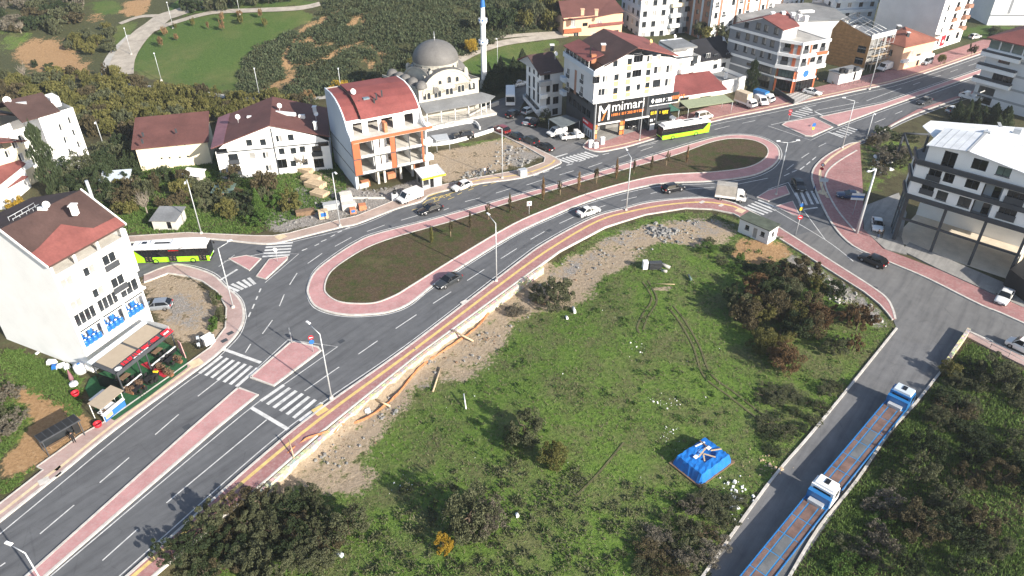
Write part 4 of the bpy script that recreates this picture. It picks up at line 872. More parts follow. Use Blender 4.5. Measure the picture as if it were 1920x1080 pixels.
b.wall(0, 'wall_white', [(0,ZB),(L_,ZB),(L_,re[1]-.3),(re[0],re[1]),(ap[0],ap[1]),(le[0],le[1]),(0,tl[1])])
for q in ((1155,156),(1177,152.5),(1214.5,148),(1180,126.5),(1217.5,122.5),(1153,181),(1177,176),(1212.5,169.5)): b.panelpx('window_panel', 0, *q, 1.15, 1.25, .04, 'panel_yellow')
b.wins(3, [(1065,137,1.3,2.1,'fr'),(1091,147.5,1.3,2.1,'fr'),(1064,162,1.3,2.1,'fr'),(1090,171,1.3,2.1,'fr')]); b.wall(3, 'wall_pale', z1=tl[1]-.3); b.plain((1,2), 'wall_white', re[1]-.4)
b.panelpx('facade_strip', 3, 1079,154, .9, 5.2, .06, 'panel_brown'); b.band('parapet', (3,), tl[1]-1.3, tl[1]-.3, .25, 'wall_blue')
u, z = b.uv(3,1047,138); b.panel('balcony', 3, 1.0, z, 2.0, 1.0, .9, 'wall_blue'); b.panel('balcony', 3, 1.0, z-3.1, 2.0, 1.0, .9, 'wall_blue')
D_ = 14.5
b.slab('roof', [b.at(0,2.0,le[1]+.15,.3), b.at(0,ap[0],ap[1]+.2,.3), b.at(0,ap[0],ap[1]+.2,-D_-.3), b.at(0,2.0,le[1]+.15,-D_-.3)], .2, 'roof_dark'); b.slab('roof', [b.at(0,ap[0],ap[1]+.2,.3), b.at(0,L_+.3,re[1]+.1,.3), b.at(0,L_+.3,re[1]+.1,-D_-.3), b.at(0,ap[0],ap[1]+.2,-D_-.3)], .2, 'roof_rust')
# roof terrace on the left under a red lean-to
b.slab('terrace_floor', [b.at(0,.05,ZB+5.9,-.05), b.at(0,2.4,ZB+5.9,-.05), b.at(0,2.4,ZB+5.9,-D_+.1), b.at(0,.05,ZB+5.9,-D_+.1)], .15, 'concrete')
b.slab('terrace_wall', [b.at(0,2.1,le[1]+.1,-.1), b.at(0,2.1,le[1]+.1,-D_+.1), b.at(0,2.25,le[1]+.1,-D_+.1), b.at(0,2.25,le[1]+.1,-.1)], le[1]-ZB-5.9, 'panel_brown')
b.slab('terrace_canopy', [b.at(0,-.3,tl[1]+1.0,-2.8), b.at(0,3.4,tl[1]+2.0,-2.8), b.at(0,3.4,tl[1]+2.0,-D_-.2), b.at(0,-.3,tl[1]+1.0,-D_-.2)], .12, 'roof_rust')
for k in range(7): q = b.at(0,.1,0,-3.0-k*1.85); MB().box((0,0,0),(.1,.1,1.5)).build('canopy_post', 'trim_white', b.t, TR(q.x,q.y,tl[1]+.25))
b.slab('terrace_glazing', [b.at(0,.18,tl[1]+.9,-3.1), b.at(0,.18,tl[1]+.9,-D_+.2), b.at(0,.22,tl[1]+.9,-D_+.2), b.at(0,.22,tl[1]+.9,-3.1)], 1.2, 'glass')
chimney(b, 1131,92,ap[1]-1.0,1.0,.8,'panel_brown'); b.onroof('flue', 1107,99,le[1]+1.3,.25,.25,1.4,'trim_black'); b.onroof('chimney', 1113,115,le[1]-.1,1.0,1.0,1.4,'brick_raw'); b.dish(1219,83,re[1]+1.2,.45,mat='panel_yellow'); b.dish(1041,106,tl[1]-1.5,.5)
# dark shop floors, set back under the white storeys
b.shifted('s0', 0, -1.0, -1.0, 0); b.shifted('s3', 3, -1.0, 0, -1.0); Ls = b.face('s0')[2]; L3 = b.face('s3')[2]
for u0, u1 in ((.9,6.3),(7.6,11.2),(11.4,13.6)): b.hole('s0', u0, u1, .05, 3.3)
b.wall('s0', 'trim_dark', z0=-.4, z1=ZB+.02, reveal=.4)
for k in range(5): b.winm('s3', 2.0+k*2.2, 5.0, 1.9, 1.7, 'k')
for k in range(4): b.winm('s3', 3.0+k*2.2, 7.6, 1.7, .7, 'b')
b.wall('s3', 'trim_dark', z0=-.4, z1=ZB+.02)
MB().box6(0, Ls, 4.5, 4.6, -.3, 4).build('shop_back_wall', 'concrete_deep', b.t, b.M('s0',0,0)); MB().box6(.02, Ls-.02, .1, 4.5, 3.5, 3.6).build('shop_ceiling', 'concrete_deep', b.t, b.M('s0',0,0)); MB().box6(.02, Ls, .02, 4.5, -.2, .0).build('shop_floor', 'concrete', b.t, b.M('s0',0,0))
for u0, u1 in ((.3,.85),(6.4,7.5)):
    for k in range(3): b.panel('pier_block', 's0', (u0+u1)/2, .75+k*1.1, u1-u0, .85, .12, 'sign_orange' if k % 2 == 0 else 'panel_yellow')
for u0, u1 in ((.9,6.3),(7.6,13.6)): b.panel('shutter_box', 's0', (u0+u1)/2, 3.5, u1-u0, .3, .25, 'trim_white')
sg = b.panel('sign_board', 's0', 6.6, 5.9, 12.4, 4.2, .12, 'sign_black')
tm = text_mesh('mimari', 2.9); tm.materials.append(MAT['sign_white']); put('lettering', tm, sg, TR(-2.6,-.16,.1))
for n_, h_, z_, x_, mt, sd_ in ((5,.55,-1.0,-2.5,'sign_orange',1),(6,.55,-1.0,.0,'sign_orange',2),(6,.55,-1.0,2.9,'sign_orange',3)): mb, w = glyphs(n_, h_, .2, sd_); mb.build('lettering', mt, sg, TR(x_,-.14,z_))
lg = MB()
for pts_ in (((-5.4,-1.7),(-5.4,1.7)), ((-5.4,1.7),(-4.4,.0)), ((-4.4,.0),(-3.2,1.7)), ((-3.2,1.7),(-3.2,-1.7))):
    (x0,z0),(x1,z1) = pts_; d = Vector((x1-x0, z1-z0)).normalized()*.2; n = Vector((-d.y, d.x)); lg.add([(x0-n.x,-.17,z0-n.y),(x0+n.x,-.17,z0+n.y),(x1+n.x,-.17,z1+n.y),(x1-n.x,-.17,z1-n.y)], [(0,1,2,3)])
lg.build('emblem', 'sign_white', sg); MB().add([(-4.9,-.172,-1.6),(-4.55,-.172,-1.6),(-3.7,-.172,.5),(-4.3,-.172,-.1)], [(0,1,2,3)]).build('emblem', 'sign_orange', sg)
s2 = b.panel('sign_board', 's0', 17.0, 6.9, 7.4, 2.4, .12, 'glass'); mb, w = glyphs(7,.8,.2,5); mb.build('lettering','sign_white',s2,TR(-2.2,-.14,-.5)); mb, w = glyphs(6,.8,.2,6); mb.build('lettering','sign_orange',s2,TR(1.4,-.14,-.3)); MB().box6(-3.6,3.6,-.16,-.12,-1.15,-1.0).build('sign_rule','sign_white',s2); MB().add([(-3.3,-.15,0),(-2.9,-.15,-.6),(-2.5,-.15,0),(-2.9,-.15,.6)],[(0,1,2,3)]).build('emblem','sign_white',s2)
s3 = b.panel('sign_board', 's0', 14.6, 2.6, 1.6, 4.6, .14, 'sign_black'); mb, w = glyphs(3,.7,.2,8); mb.build('lettering','sign_yellow',s3,TR(-.7,-.16,1.2)); mb, w = glyphs(3,.6,.2,9); mb.build('lettering','sign_white',s3,TR(-.7,-.16,-.4)); b.panel('poster','s0',14.6,.9,1.2,1.5,.16,'sign_white')
s4 = b.panel('sign_board', 's0', 17.4, 3.4, 3.0, 2.8, .14, 'glass_black'); mb, w = glyphs(4,.8,.2,11); mb.build('lettering','sign_yellow',s4,TR(-1.4,-.16,.1))
s5 = b.panel('sign_board', 's3', L3-2.6, 2.9, 4.6, 1.2, .14, 'sign_red'); mb, w = glyphs(7,.4,.2,12); mb.build('lettering','sign_white',s5,TR(-1.9,-.17,.0))
for k in range(4): o_ = b.panel('poster', 's3', L3-4.2+k*1.1, 1.1, .95, 2.1, .08, 'wall_blue'); MB().box6(-.22,.22,-.1,-.081,-.8,.5).build('poster_figure','sign_black',o_)
SHOP = b

# --- white house with dark glass side, left of the shop
b = Bld('grey_side_house', 'white and grey apartment house with dark windows left of the signed shop', 'building', [G(1014,140,10.2), G(1056,133,10.2), G(1040,100,11.5), G(987,113,10.2)])
a0, d0, L0 = b.face(0); n0 = Vector((-d0.y, d0.x)); b.pts[2] = b.pts[1]+(b.pts[3]-b.pts[0])
b.wins(0, [(1026,143,1.6,1.9,'k'),(1028,165,1.0,1.9,'k'),(1042,165,1.6,1.9,'k'),(1028,189,1.0,1.9,'k'),(1042,188,1.5,1.7,'k'),(1041,209,1.5,1.5,'k')]); b.wall(0, 'wall_pale', z1=10.4)
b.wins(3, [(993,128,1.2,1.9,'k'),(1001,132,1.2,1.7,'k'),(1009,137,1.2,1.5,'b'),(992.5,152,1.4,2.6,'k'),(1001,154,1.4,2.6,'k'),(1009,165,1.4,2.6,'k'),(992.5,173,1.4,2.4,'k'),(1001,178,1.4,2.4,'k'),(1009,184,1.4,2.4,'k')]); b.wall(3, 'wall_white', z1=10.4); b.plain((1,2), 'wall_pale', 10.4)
b.panel('balcony', 0, .9, 8.3, 2.8, 1.1, 1.0, 'panel_grey'); b.panel('balcony', 0, .6, 5.3, 1.6, .9, .9, 'wall_white'); b.panel('balcony', 0, .6, 2.4, 1.6, .9, .9, 'wall_white'); b.panel('planter', 3, b.face(3)[2]*.5, 1.6, b.face(3)[2]-.4, .9, .9, 'wall_white'); b.panel('flower_bed', 3, b.face(3)[2]*.5, 2.15, b.face(3)[2]-.6, .25, .8, 'glass_black')
L0 = b.face(0)[2]; L3 = b.face(3)[2]
b.slab('roof', [b.at(0,-.4,10.3,.4), b.at(0,L0+.3,10.3,.4), b.at(0,L0+.3,13.0,-L3*.55), b.at(0,-.4,13.0,-L3*.55)], .2, 'roof_dark'); b.slab('roof', [b.at(0,-.4,13.0,-L3*.55), b.at(0,L0+.3,13.0,-L3*.55), b.at(0,L0+.3,10.6,-L3-.3), b.at(0,-.4,10.6,-L3-.3)], .2, 'roof_rust')
b.slab('gable_wall', [b.at(0,0,10.4,0), b.at(0,0,10.4,-L3), b.at(0,0,12.9,-L3*.55)], .02, 'wall_white'); chimney(b, 1035,92,12.6,1.0,.8,'trim_dark')

# --- white stepped house behind the shop
b = Bld('stepped_house', 'white stepped house with balconies behind the signed building', 'building', rect(G(1262,128,7), G(1312,120,7), 12)); L_ = b.face(0)[2]
for z in (1.7,4.6,7.5): b.winm(0, 2.0, z, 1.2, 1.5, 'c'); b.winm(0, 5.6, z, 1.3, 1.5, 'k')
b.plain((0,1,2,3), 'wall_white', 9.0)
for z in (3.2, 6.2): b.panel('balcony', 0, L_*.62, z, L_*.8, 1.0, 1.1, 'wall_white')
b.pbox('roof_room', *b.at(0,L_*.45,9,-4.5).xy, 9.0, 6.0, 6.0, 2.6, 'wall_white', R(20)); b.onroof('roof_room_top', 1272,83,11.8,6.6,6.6,.15,'roof_grey', R(20)); b.dish(1264,73,12.2,.45)
q = b.loc(1238,86,10); MB().box((0,0,0),(.8,.5,2.0)).build('chimney','trim_white',b.t,TR(q.x,q.y,q.z)); b.panel('roof_door', 0, L_*.8, 8.2, 1.4, 2.0, .05, 'glass')
# --- low shop with red roof and canopies
b = Bld('red_roof_shop', 'low shop with dark red roof beside the signed building', 'shop', rect(G(1263,196,1.2), G(1357,182,1.2), 7.5)); L_ = b.face(0)[2]
b.winm(0, L_*.2, 1.4, 2.4, 2.2, 'k'); b.winm(0, L_*.62, 1.3, 3.0, 1.6, 'k'); b.plain((0,), 'wall_cream', 3.3); b.plain((1,2,3), 'wall_peach', 3.3)
b.slab('roof', [b.at(0,-.6,3.2,.8), b.at(0,L_+.4,3.2,.8), b.at(0,L_+.2,5.3,-7.6), b.at(0,-.6,5.3,-7.6)], .2, 'roof_red'); b.slab('fascia', [b.at(0,-.6,3.24,.85), b.at(0,L_+.4,3.24,.85), b.at(0,L_+.4,3.24,.8), b.at(0,-.6,3.24,.8)], .3, 'trim_white')
flat('canvas_green', (.05,.14,.10), .7, var=.1); flat('canvas_olive', (.26,.29,.19), .7, var=.1); flat('canvas_beige', (.55,.46,.34), .8, var=.1); flat('corrugate', (.13,.15,.16), .6, var=.15)
def canopy(name, label, corners, z, mat, th=.1, posts=(0,1), slope=0.4):
    w = [at_z(q[0], q[1], z) for q in corners]; t = thing(name, label, 'canopy', (w[0].x, w[0].y, 0)); mb = MB(); top = [Vector((p.x-w[0].x, p.y-w[0].y, z+(slope if i > 1 else 0))) for i, p in enumerate(w)]
    mb.face(top); bt = [q-Vector((0,0,th)) for q in top]; mb.face(bt[::-1])
    for i in range(4): j = (i+1) % 4; mb.face([bt[i], bt[j], top[j], top[i]])
    mb.build('roof', mat, t)
    for i in range(4): q = top[i]*.96+sum(top, Vector())/4*.04; MB().tube([(0,0,-.2),(0,0,q.z-th)], .06, 6).build('post', 'galvanised', t, TR(q.x, q.y, 0))
    return t
canopy('awning', 'green sheet awning over cars beside the signed building', [(1226,212),(1275,206),(1250,194),(1205,203)], 3.0, 'canvas_green')
canopy('awning', 'long olive sheet awning in front of the low red roofed shop', [(1290,203),(1376,190),(1358,180),(1272,192)], 3.0, 'canvas_olive')
canopy('carport', 'grey corrugated carport over the white van in the mosque street', [(1054,240),(1088,226),(1062,218),(1028,226)], 2.8, 'corrugate')
# --- house with black roof, flat annex
b = Bld('black_roof_house', 'pale house with a steep black roof and small white dormer', 'house', rect(G(1306,140,2), G(1372,128,2), 11)); L_ = b.face(0)[2]
b.wins(0, [(1328,105,1.3,1.4,'w'),(1343,107,1.3,1.5,'b'),(1366,104,1.6,1.4,'b'),(1341,125,1.3,1.3,'b'),(1357,122,1.3,1.3,'b')]); b.plain((0,1,2,3), 'wall_pale', 5.6)
b.slab('roof', [b.at(0,-.5,5.5,.5), b.at(0,L_+.5,5.5,.5), b.at(0,L_-.5,9.2,-5.5), b.at(0,1.2,9.2,-5.5)], .2, 'roof_black'); b.slab('roof', [b.at(0,1.2,9.2,-5.5), b.at(0,L_-.5,9.2,-5.5), b.at(0,L_+.5,5.6,-11.4), b.at(0,-.5,5.6,-11.4)], .2, 'roof_black'); b.slab('roof', [b.at(0,-.5,5.5,.5), b.at(0,1.2,9.2,-5.5), b.at(0,-.5,5.6,-11.4)], .15, 'roof_black')
q = b.loc(1358,78,8.0); MB().add([(-1,0,0),(1,0,0),(0,0,1.5),(-1,1.6,0),(1,1.6,0),(0,1.6,1.5)], [(0,1,2),(0,2,5,3),(1,4,5,2)]).build('dormer','trim_white',b.t,TR(q.x,q.y,7.4,.2))
b = Bld('flat_annex', 'low white walled flat roof annex behind the cypress', 'building', rect(G(1352,170,1), G(1396,160,1), 8)); b.plain((0,1,2,3), 'wall_white', 3.4); L_ = b.face(0)[2]
MB().box6(.2, L_-.2, .2, 7.8, 2.3, 2.5).build('flat_roof', 'roof_grey', b.t, b.M(0,0,0)); q = b.at(0,L_*.5,0,-3); MB().box((0,0,0),(.8,.5,1.6)).build('vent_stack','trim_white',b.t,TR(q.x,q.y,3.2))

# --- grey corner building
zc = 6.2; b = Bld('grey_corner_building', 'grey corner building with white bands and balconies over a glazed shop', 'building', [G(1362,96,zc), G(1456,124,zc), G(1496,131,zc), G(1546,122.5,zc), Vector((0,0,0)), Vector((0,0,0))], zc)
p = b.pts; b.pts = [p[0], p[1], p[2], p[3], p[3]+Vector((-6.0,11.5)), p[0]+Vector((5.5,3.0))]
H1 = b.uv(0,1470,56)[1]; ap = b.uv(0,1432,33); lf = b.uv(0,1368,46); La = b.face(0)[2]
b.wins(0, [(1400,47,1.3,1.3,'b'),(1422,49,1.4,1.6,'b'),(1437,53,1.3,1.6,'bh'),(1456,58,1.3,1.6,'bh'),(1384,66,1.2,1.5,'b'),(1402,69,1.2,1.6,'b'),(1417,73,1.2,1.6,'b'),(1433,77,1.2,1.6,'bh'),(1448,82,1.2,1.6,'b'),(1381,88,1.2,1.6,'bh'),(1398,92,1.2,1.6,'bh'),(1413,96,1.2,1.6,'bh'),(1429,101,1.2,1.6,'bh'),(1444,105,1.2,1.6,'bh')])
b.wall(0, 'wall_grey', [(0,zc-.3),(La,zc-.3),(La,H1-.2),(ap[0],ap[1]),(1.6,lf[1]+.6),(0,lf[1])])
for (pa, pb) in (((1366,51),(1468,75)), ((1364,76),(1462,100)), ((1362,98),(1456,126))):
    (ua, za), (ub, zb) = b.uv(0,*pa), b.uv(0,*pb); mb = MB(); mb.box6(0, La+.1, -.1, -.003, (za+zb)/2-.3, (za+zb)/2+.3); mb.build('band', 'trim_white', b.t, b.M(0,0,0))
b.panel('corner_strip', 0, La-.15, (zc+H1)/2, .3, H1-zc, .09, 'trim_white')
for f, ws in ((1, [(1477,88,1.6,2.2,'kr'),(1471,113,1.6,2.2,'kr')]), (2, [(1512,92,1.3,2.2,'kr'),(1529,86,1.5,1.7,'k'),(1543,87,1.3,2.2,'kr'),(1507,116,1.3,2.2,'kr'),(1524,110,1.5,1.7,'k'),(1537,111,1.3,2.2,'kr')]), ): 
    b.wins(f, ws); b.wall(f, 'panel_grey', z0=zc-.3, z1=H1-3.0)
for q in ((1485,91),(1498,95),(1488,117)): b.panelpx('panel', 1, *q, .8, 2.6, .05, 'panel_orange')
for q in ((1521,90),(1517,112)): b.panelpx('panel', 2, *q, .5, 2.4, .05, 'panel_orange')
zt = b.uv(1,1496,131)[1]
for z0_, z1_ in ((zc-.35,zc+.55),(zc+2.75,zc+3.5),(zc+5.9,zc+6.6)): b.band('floor_band', (1,2), z0_, z1_, .35, 'trim_white')
b.panelpx('panel', 2, 1540,99, 3.4, .7, .4, 'panel_orange')
b.plain((3,4,5), 'wall_pale', H1-2.6, zc-.3)
P_ = b.pts; ctr = sum(P_, Vector((0,0)))/6; 
b.slab('terrace_floor', [Vector((q.x, q.y, zc+6.0)) for q in P_], .2, 'concrete'); b.slab('soffit', [Vector((q.x, q.y, zc-.31)) for q in P_], .1, 'concrete_deep')
at0 = lambda u, z, o: b.at(0, u, z, o)
b.slab('roof', [at0(ap[0]-.2,ap[1]+.15,.3), at0(La+.2,H1,.3), at0(La+.2,H1,-6.2), at0(ap[0]-.2,ap[1]+.15,-9.5)], .2, 'roof_rust'); b.slab('roof', [at0(ap[0]-.2,ap[1]+.15,.3), at0(1.2,lf[1]+.75,.3), at0(1.2,lf[1]+.75,-9.5), at0(ap[0]-.2,ap[1]+.15,-9.5)], .2, 'roof_rust')
b.slab('attic_wall', [at0(La-.2,H1-.2,-.2), at0(La-.2,H1-.2,-6.0), at0(La-.4,H1-.2,-6.0), at0(La-.4,H1-.2,-.2)], H1-zc-6.1, 'wall_white')
for px_, py_ in ((1448,27),(1468,26),(1486,28),(1499,32),(1511,34)): chimney(b, px_, py_+4, ap[1]-.6, 1.0, .8)
# the glazed ground floor under it
b.shifted('g1', 1, -.9, 0, 0); b.shifted('g2', 2, -.9, 0, -1.2); b.shifted('g0', 0, -.05, 0, 0)
b.winm('g0', La-3.2, 1.6, 4.2, 3.0, 'k'); b.winm('g0', La-3.0, 4.7, 4.0, 1.7, 'b'); b.winm('g0', La-8, 4.6, 1.4, .8, 'k'); b.wall('g0', 'wall_grey', z0=-.4, z1=zc-.3)
b.panel('band', 'g0', La/2, 3.6, La, .35, .08, 'trim_white')
for f in ('g1','g2'):
    Lg = b.face(f)[2]; b.winm(f, Lg/2, 1.5, Lg-.9, 2.8, 'k'); b.winm(f, Lg/2, 4.5, Lg-.9, 1.9, 'g' if f == 'g1' else 'c'); b.wall(f, 'panel_orange', z0=-.4, z1=zc-.3)
    o_ = b.panel('sign_board', f, Lg/2, 3.25, Lg+.1, .5, .14, 'sign_white')
Lg = b.face('g2')[2]; s_ = b.panel('sign_board', 'g2', Lg/2, 4.6, Lg-1.2, 1.6, .2, 'sign_white'); MB().lathe([(.02,0),(.9,0)],14).build('emblem','sign_blue',s_,TR(0,-.23,0) @ Matrix.Rotation(R(90),4,'X')); MB().box6(1.3,1.9,-.24,-.21,-.4,.4).build('emblem','panel_grey',s_); MB().box6(-1.9,-1.4,-.24,-.21,-.3,.2).build('emblem','panel_grey',s_)
struct(MB().prism(W([(1472,178),(1498,173),(1545,172),(1520,184),(1490,197)]), 0, .15).build('shop_forecourt', 'checker_paving'))
pw = G(1452,172); w2 = G(1488,196); tag(ribbon(MB(), [Vector((0,0,0)), Vector((w2.x-pw.x, w2.y-pw.y, 0))], .25, -.3, 1.1).build('low_wall', 'trim_dark', None, TR(pw.x, pw.y, 0)), 'dark low wall between the blue van and the checkered forecourt', 'wall')

# --- peach building and its neighbours at the back
b = Bld('peach_building', 'peach building with brown roof and two brick chimneys', 'building', rect(G(1055,86,0), G(1164,76,0), 13)); L_ = b.face(0)[2]; ze = b.uv(0,1163,40)[1]
b.wins(0, [(1075,44,1.4,2.2,'c'),(1097,46,1.6,1.0,'k'),(1124,43,1.6,1.3,'c'),(1080,69,1.6,2.2,'fr'),(1114,66,1.4,1.5,'c'),(1139,64,1.9,1.9,'c'),(1155,61,1.6,1.4,'b'),(1079,84,1.4,1.4,'c')]); b.wall(0, 'wall_peach', z1=7.9); b.plain((1,2,3), 'wall_peach', 7.9)
b.panel('balcony', 0, 2.6, 4.3, 5.4, .9, 1.0, 'panel_orange'); b.panel('balcony', 0, 1.6, .9, 3.0, .9, 1.0, 'panel_orange')
b.slab('lower_roof', [b.at(0,8.0,5.0,.7), b.at(0,L_+.2,5.2,.7), b.at(0,L_+.2,5.7,-.1), b.at(0,8.0,5.6,-.1)], .12, 'roof_rust')
b.slab('roof', [b.at(0,-.4,7.4,.4), b.at(0,L_*.5,7.6,.4), b.at(0,L_+.2,8.6,.4), b.at(0,L_-.5,11,-7), b.at(0,.8,11,-7)], .2, 'roof_brown'); b.slab('roof', [b.at(0,.8,11,-7), b.at(0,L_-.5,11,-7), b.at(0,L_+.2,8,-13.3), b.at(0,-.4,8,-13.3)], .2, 'roof_brown')
for q in ((1092,26),(1118,27)): chimney(b, *q, 10.4, 1.3, .9, 'wall_peach', 'wall_peach')
def back_block(name, label, pa, pb, z, depth, H, mat, roof, rows, style='b', per=2.6, ww=1.3, wh=1.5, side=None, ridge=2.0, z1st=1.7, dz=3.0):
    b = Bld(name, label, 'building', rect(G(*pa, z), G(*pb, z), depth))
    for f, m_ in ((0, mat), (1, side or mat), (2, mat), (3, side or mat)):
        L = b.face(f)[2]; n = max(1, int(L/per))
        if f != 2:
            for r in range(rows):
                for k in range(n): b.winm(f, L*(k+.5)/n, z1st+r*dz, ww, wh, style if (k+r) % 3 else 'c')
        b.wall(f, m_, z1=H)
    if roof: b.gable(0, H, H+ridge, .5, mat=roof)
    return b
b = back_block('blue_grey_block', 'blue-grey apartment house with dull red roof behind the peach building', (1196,77), (1247,72), 0, 13, 12.2, 'wall_pale', 'roof_rust', 4, side='wall_blue'); b.band('string_course', (0,3), 6.1, 6.3, .06, 'trim_white'); b.dish(1204,8,13.6,.5)
b = back_block('pale_back_block', 'pale block with stacked balconies at the top edge, left of the brown tower', (1248,58), (1290,52), 2, 14, 16, 'wall_pale', 'roof_rust', 5, side='wall_pale'); L_ = b.face(0)[2]
for k in range(4): b.panel('balcony', 0, L_*.35, 3.4+k*3.0, L_*.5, 1.0, 1.1, 'wall_cream' if k > 1 else 'wall_white')
b = Bld('brown_striped_tower', 'tall apartment tower with white and brown vertical stripes at the top edge', 'building', rect(G(1330,62,3), G(1446,40,3), 16)); L_ = b.face(0)[2]
for r in range(6):
    for k in range(8): b.winm(0, L_*(k+.5)/8, 1.8+r*3.0, 1.3, 1.6, ('fr','c','b')[(k+r) % 3])
    for k in range(4): b.winm(3, 2.2+k*3.9, 1.8+r*3.0, 1.1, 1.4, 'k')
b.wall(0, 'wall_white', z1=20); b.wall(3, 'panel_brown', z1=20); b.plain((1,2), 'wall_peach', 20); b.gable(0, 20, 22, .4, mat='roof_rust')
for k in (0,2,3,5,6): b.panel('stripe', 0, L_*(k+1)/8, 9.9, .9, 20, .05, 'panel_brown')
b.panel('stripe', 0, L_*.56, 10, 1.0, 20, .06, 'panel_orange')
for k in range(5): b.panel('stripe', 3, .9+k*3.6, 10, .8, 20, .05, 'wall_blue')
b = back_block('peach_long_block', 'long white and peach block along the top edge behind the grey corner building', (1400,38), (1505,12), 3, 13, 17, 'wall_white', None, 5, 'b', 2.4); L_ = b.face(0)[2]
for k in range(4): b.panel('stripe', 0, 2.2+k*4.8, 8.6, 1.0, 17, .05, 'wall_peach' if k % 2 else 'panel_brown')
b = Bld('grey_roof_hall', 'low hall with wide flat grey roof behind the grey corner building', 'building', rect(G(1395,52,5), G(1590,46,5), 16)); b.plain((0,1,2,3), 'wall_pale', 6.5); L_ = b.face(0)[2]; b.slab('roof', [b.at(0,-.4,6.6,.4), b.at(0,L_+.4,6.6,.4), b.at(0,L_+.4,7.4,-16.4), b.at(0,-.4,7.4,-16.4)], .2, 'roof_grey'); b.onroof('skylight', 1512,21,7.2,4.5,1.6,.25,'trim_white', .2)
b = back_block('blue_shade_block', 'shaded blue apartment block with balconies between the hall and the blank wall', (1556,34), (1640,30), 4, 12, 14, 'wall_blue', None, 4, 'k', 3.2, side='wall_blue')
for k in range(3): b.panel('balcony', 0, b.face(0)[2]*.5, 3.0+k*3, b.face(0)[2]*.86, .9, .9, 'wall_blue')
# --- timber clad house under construction with scaffolding
b = Bld('timber_clad_house', 'house shell clad in brown boards with open roof frame and scaffolding', 'building', [G(1546,118,0), G(1618,134,0), G(1662,122,0), Vector((0,0,0))]); b.pts[3] = b.pts[0]+(b.pts[2]-b.pts[1]); Hh = b.uv(0,1619,68)[1]; ap = b.uv(0,1576,37); La = b.face(0)[2]; L1 = b.face(1)[2]
b.winm(0, La*.83, Hh*.62, 2.2, 1.8, 'k'); b.winm(0, La*.83, Hh*.28, 2.2, 1.8, 'k')
b.wall(0, 'osb', [(0,-.3),(La,-.3),(La,Hh),(ap[0],ap[1]),(0,Hh+.3)]); b.plain((2,3), 'wall_plain', Hh)
for z in (-.1, Hh*.34, Hh*.66): b.slab('floor_slab', [b.at(0,.1,z,-.1), b.at(0,La,z,-.1), b.at(0,La,z,-L1), b.at(0,.1,z,-L1)], .25, 'concrete')
for k in range(4): q = b.at(1, .3+k*(L1-.6)/3, 0, -.3); MB().box((0,0,Hh/2),(.35,.35,Hh)).build('column','concrete',b.t,TR(q.x,q.y,0))
b.panel('board', 0, La*.05, Hh*.42, .6, .08, .05, 'timber_dark')
for k in range(10): b.panel('board', 0, La*.36, .7+k*(Hh-1)/9.5, La*.66, .05, .03, 'timber_dark')
b.slab('parapet', [b.at(1,0,Hh+.7,.05), b.at(1,L1,Hh+.7,.05), b.at(1,L1,Hh+.7,-.15), b.at(1,0,Hh+.7,-.15)], 1.2, 'wall_white')
b.panel('partition', 1, L1*.5, Hh*.5, L1*.94, Hh*.9, .1, 'concrete_deep', -2.2)
for k in range(5):
    f = k/4; mb = MB(); r0 = b.at(0,ap[0],ap[1],-.2-f*(L1-.4)); e0 = b.at(0,La,Hh+.3,-.2-f*(L1-.4)); e1 = b.at(0,.2,Hh+.3,-.2-f*(L1-.4)); mb.tube([e0,r0,e1], .09, 5); mb.build('rafter','steel',b.t)
for f in (.25,.5,.75,1.0): mb = MB(); q0 = b.at(0,ap[0]+(La-ap[0])*(1-f),Hh+.3+(ap[1]-Hh-.3)*f,0); q1 = b.at(0,ap[0]+(La-ap[0])*(1-f),Hh+.3+(ap[1]-Hh-.3)*f,-L1); mb.tube([q0,q1], .07, 5); mb.build('purlin','steel',b.t)
sc = b.at(1,L1*.35,0,.3); st = thing('scaffold', 'steel tube scaffold with plank decks on the timber clad house', 'scaffold', b.o+Vector((sc.x, sc.y, 0)), math.atan2(b.face(1)[1].y, b.face(1)[1].x))
for x in (-2.6,-.9,.9,2.6,4.4):
    for y in (0,-1.1): MB().tube([(0,0,-.2),(0,0,Hh+1.4 if x > 2 else Hh)], .04, 5).build('upright','galvanised',st,TR(x,y,0))
for z in (2.0,4.0,6.0):
    MB().box((.9,-.55,z),(7.2,.9,.06)).build('deck','timber',st)
    for y in (0,-1.1): MB().tube([(-2.7,y,z+.95),(4.5,y,z+.95)], .035, 5).build('rail','galvanised',st)
flat('net_orange', (.75,.14,.03), .8, var=.2, scale=3); 
for k, (q, w_, h_) in enumerate((((1586,122),1.2,2.4),((1600,126),1.6,2.0))):
    c_ = G(*q); tag(MB().box((0,0,h_/2),(w_,.12,h_),top=(.8,1)).build('safety_sheet','net_orange',None,TR(c_.x,c_.y,0,R(-35))), ('narrow orange safety sheet leaning on the boarded gable','wide orange safety sheet below the boarded gable window')[k], 'safety sheet')
for k, q in enumerate(((1612,127),(1642,120))): c_ = G(*q); tag(MB().box((0,0,1.0),(1.0,.1,2.0)).build('board_panel','panel_yellow',None,TR(c_.x,c_.y,0,R(28))), ('upright yellow board by the scaffold foot','tall yellow board right of the scaffold foot')[k], 'board')
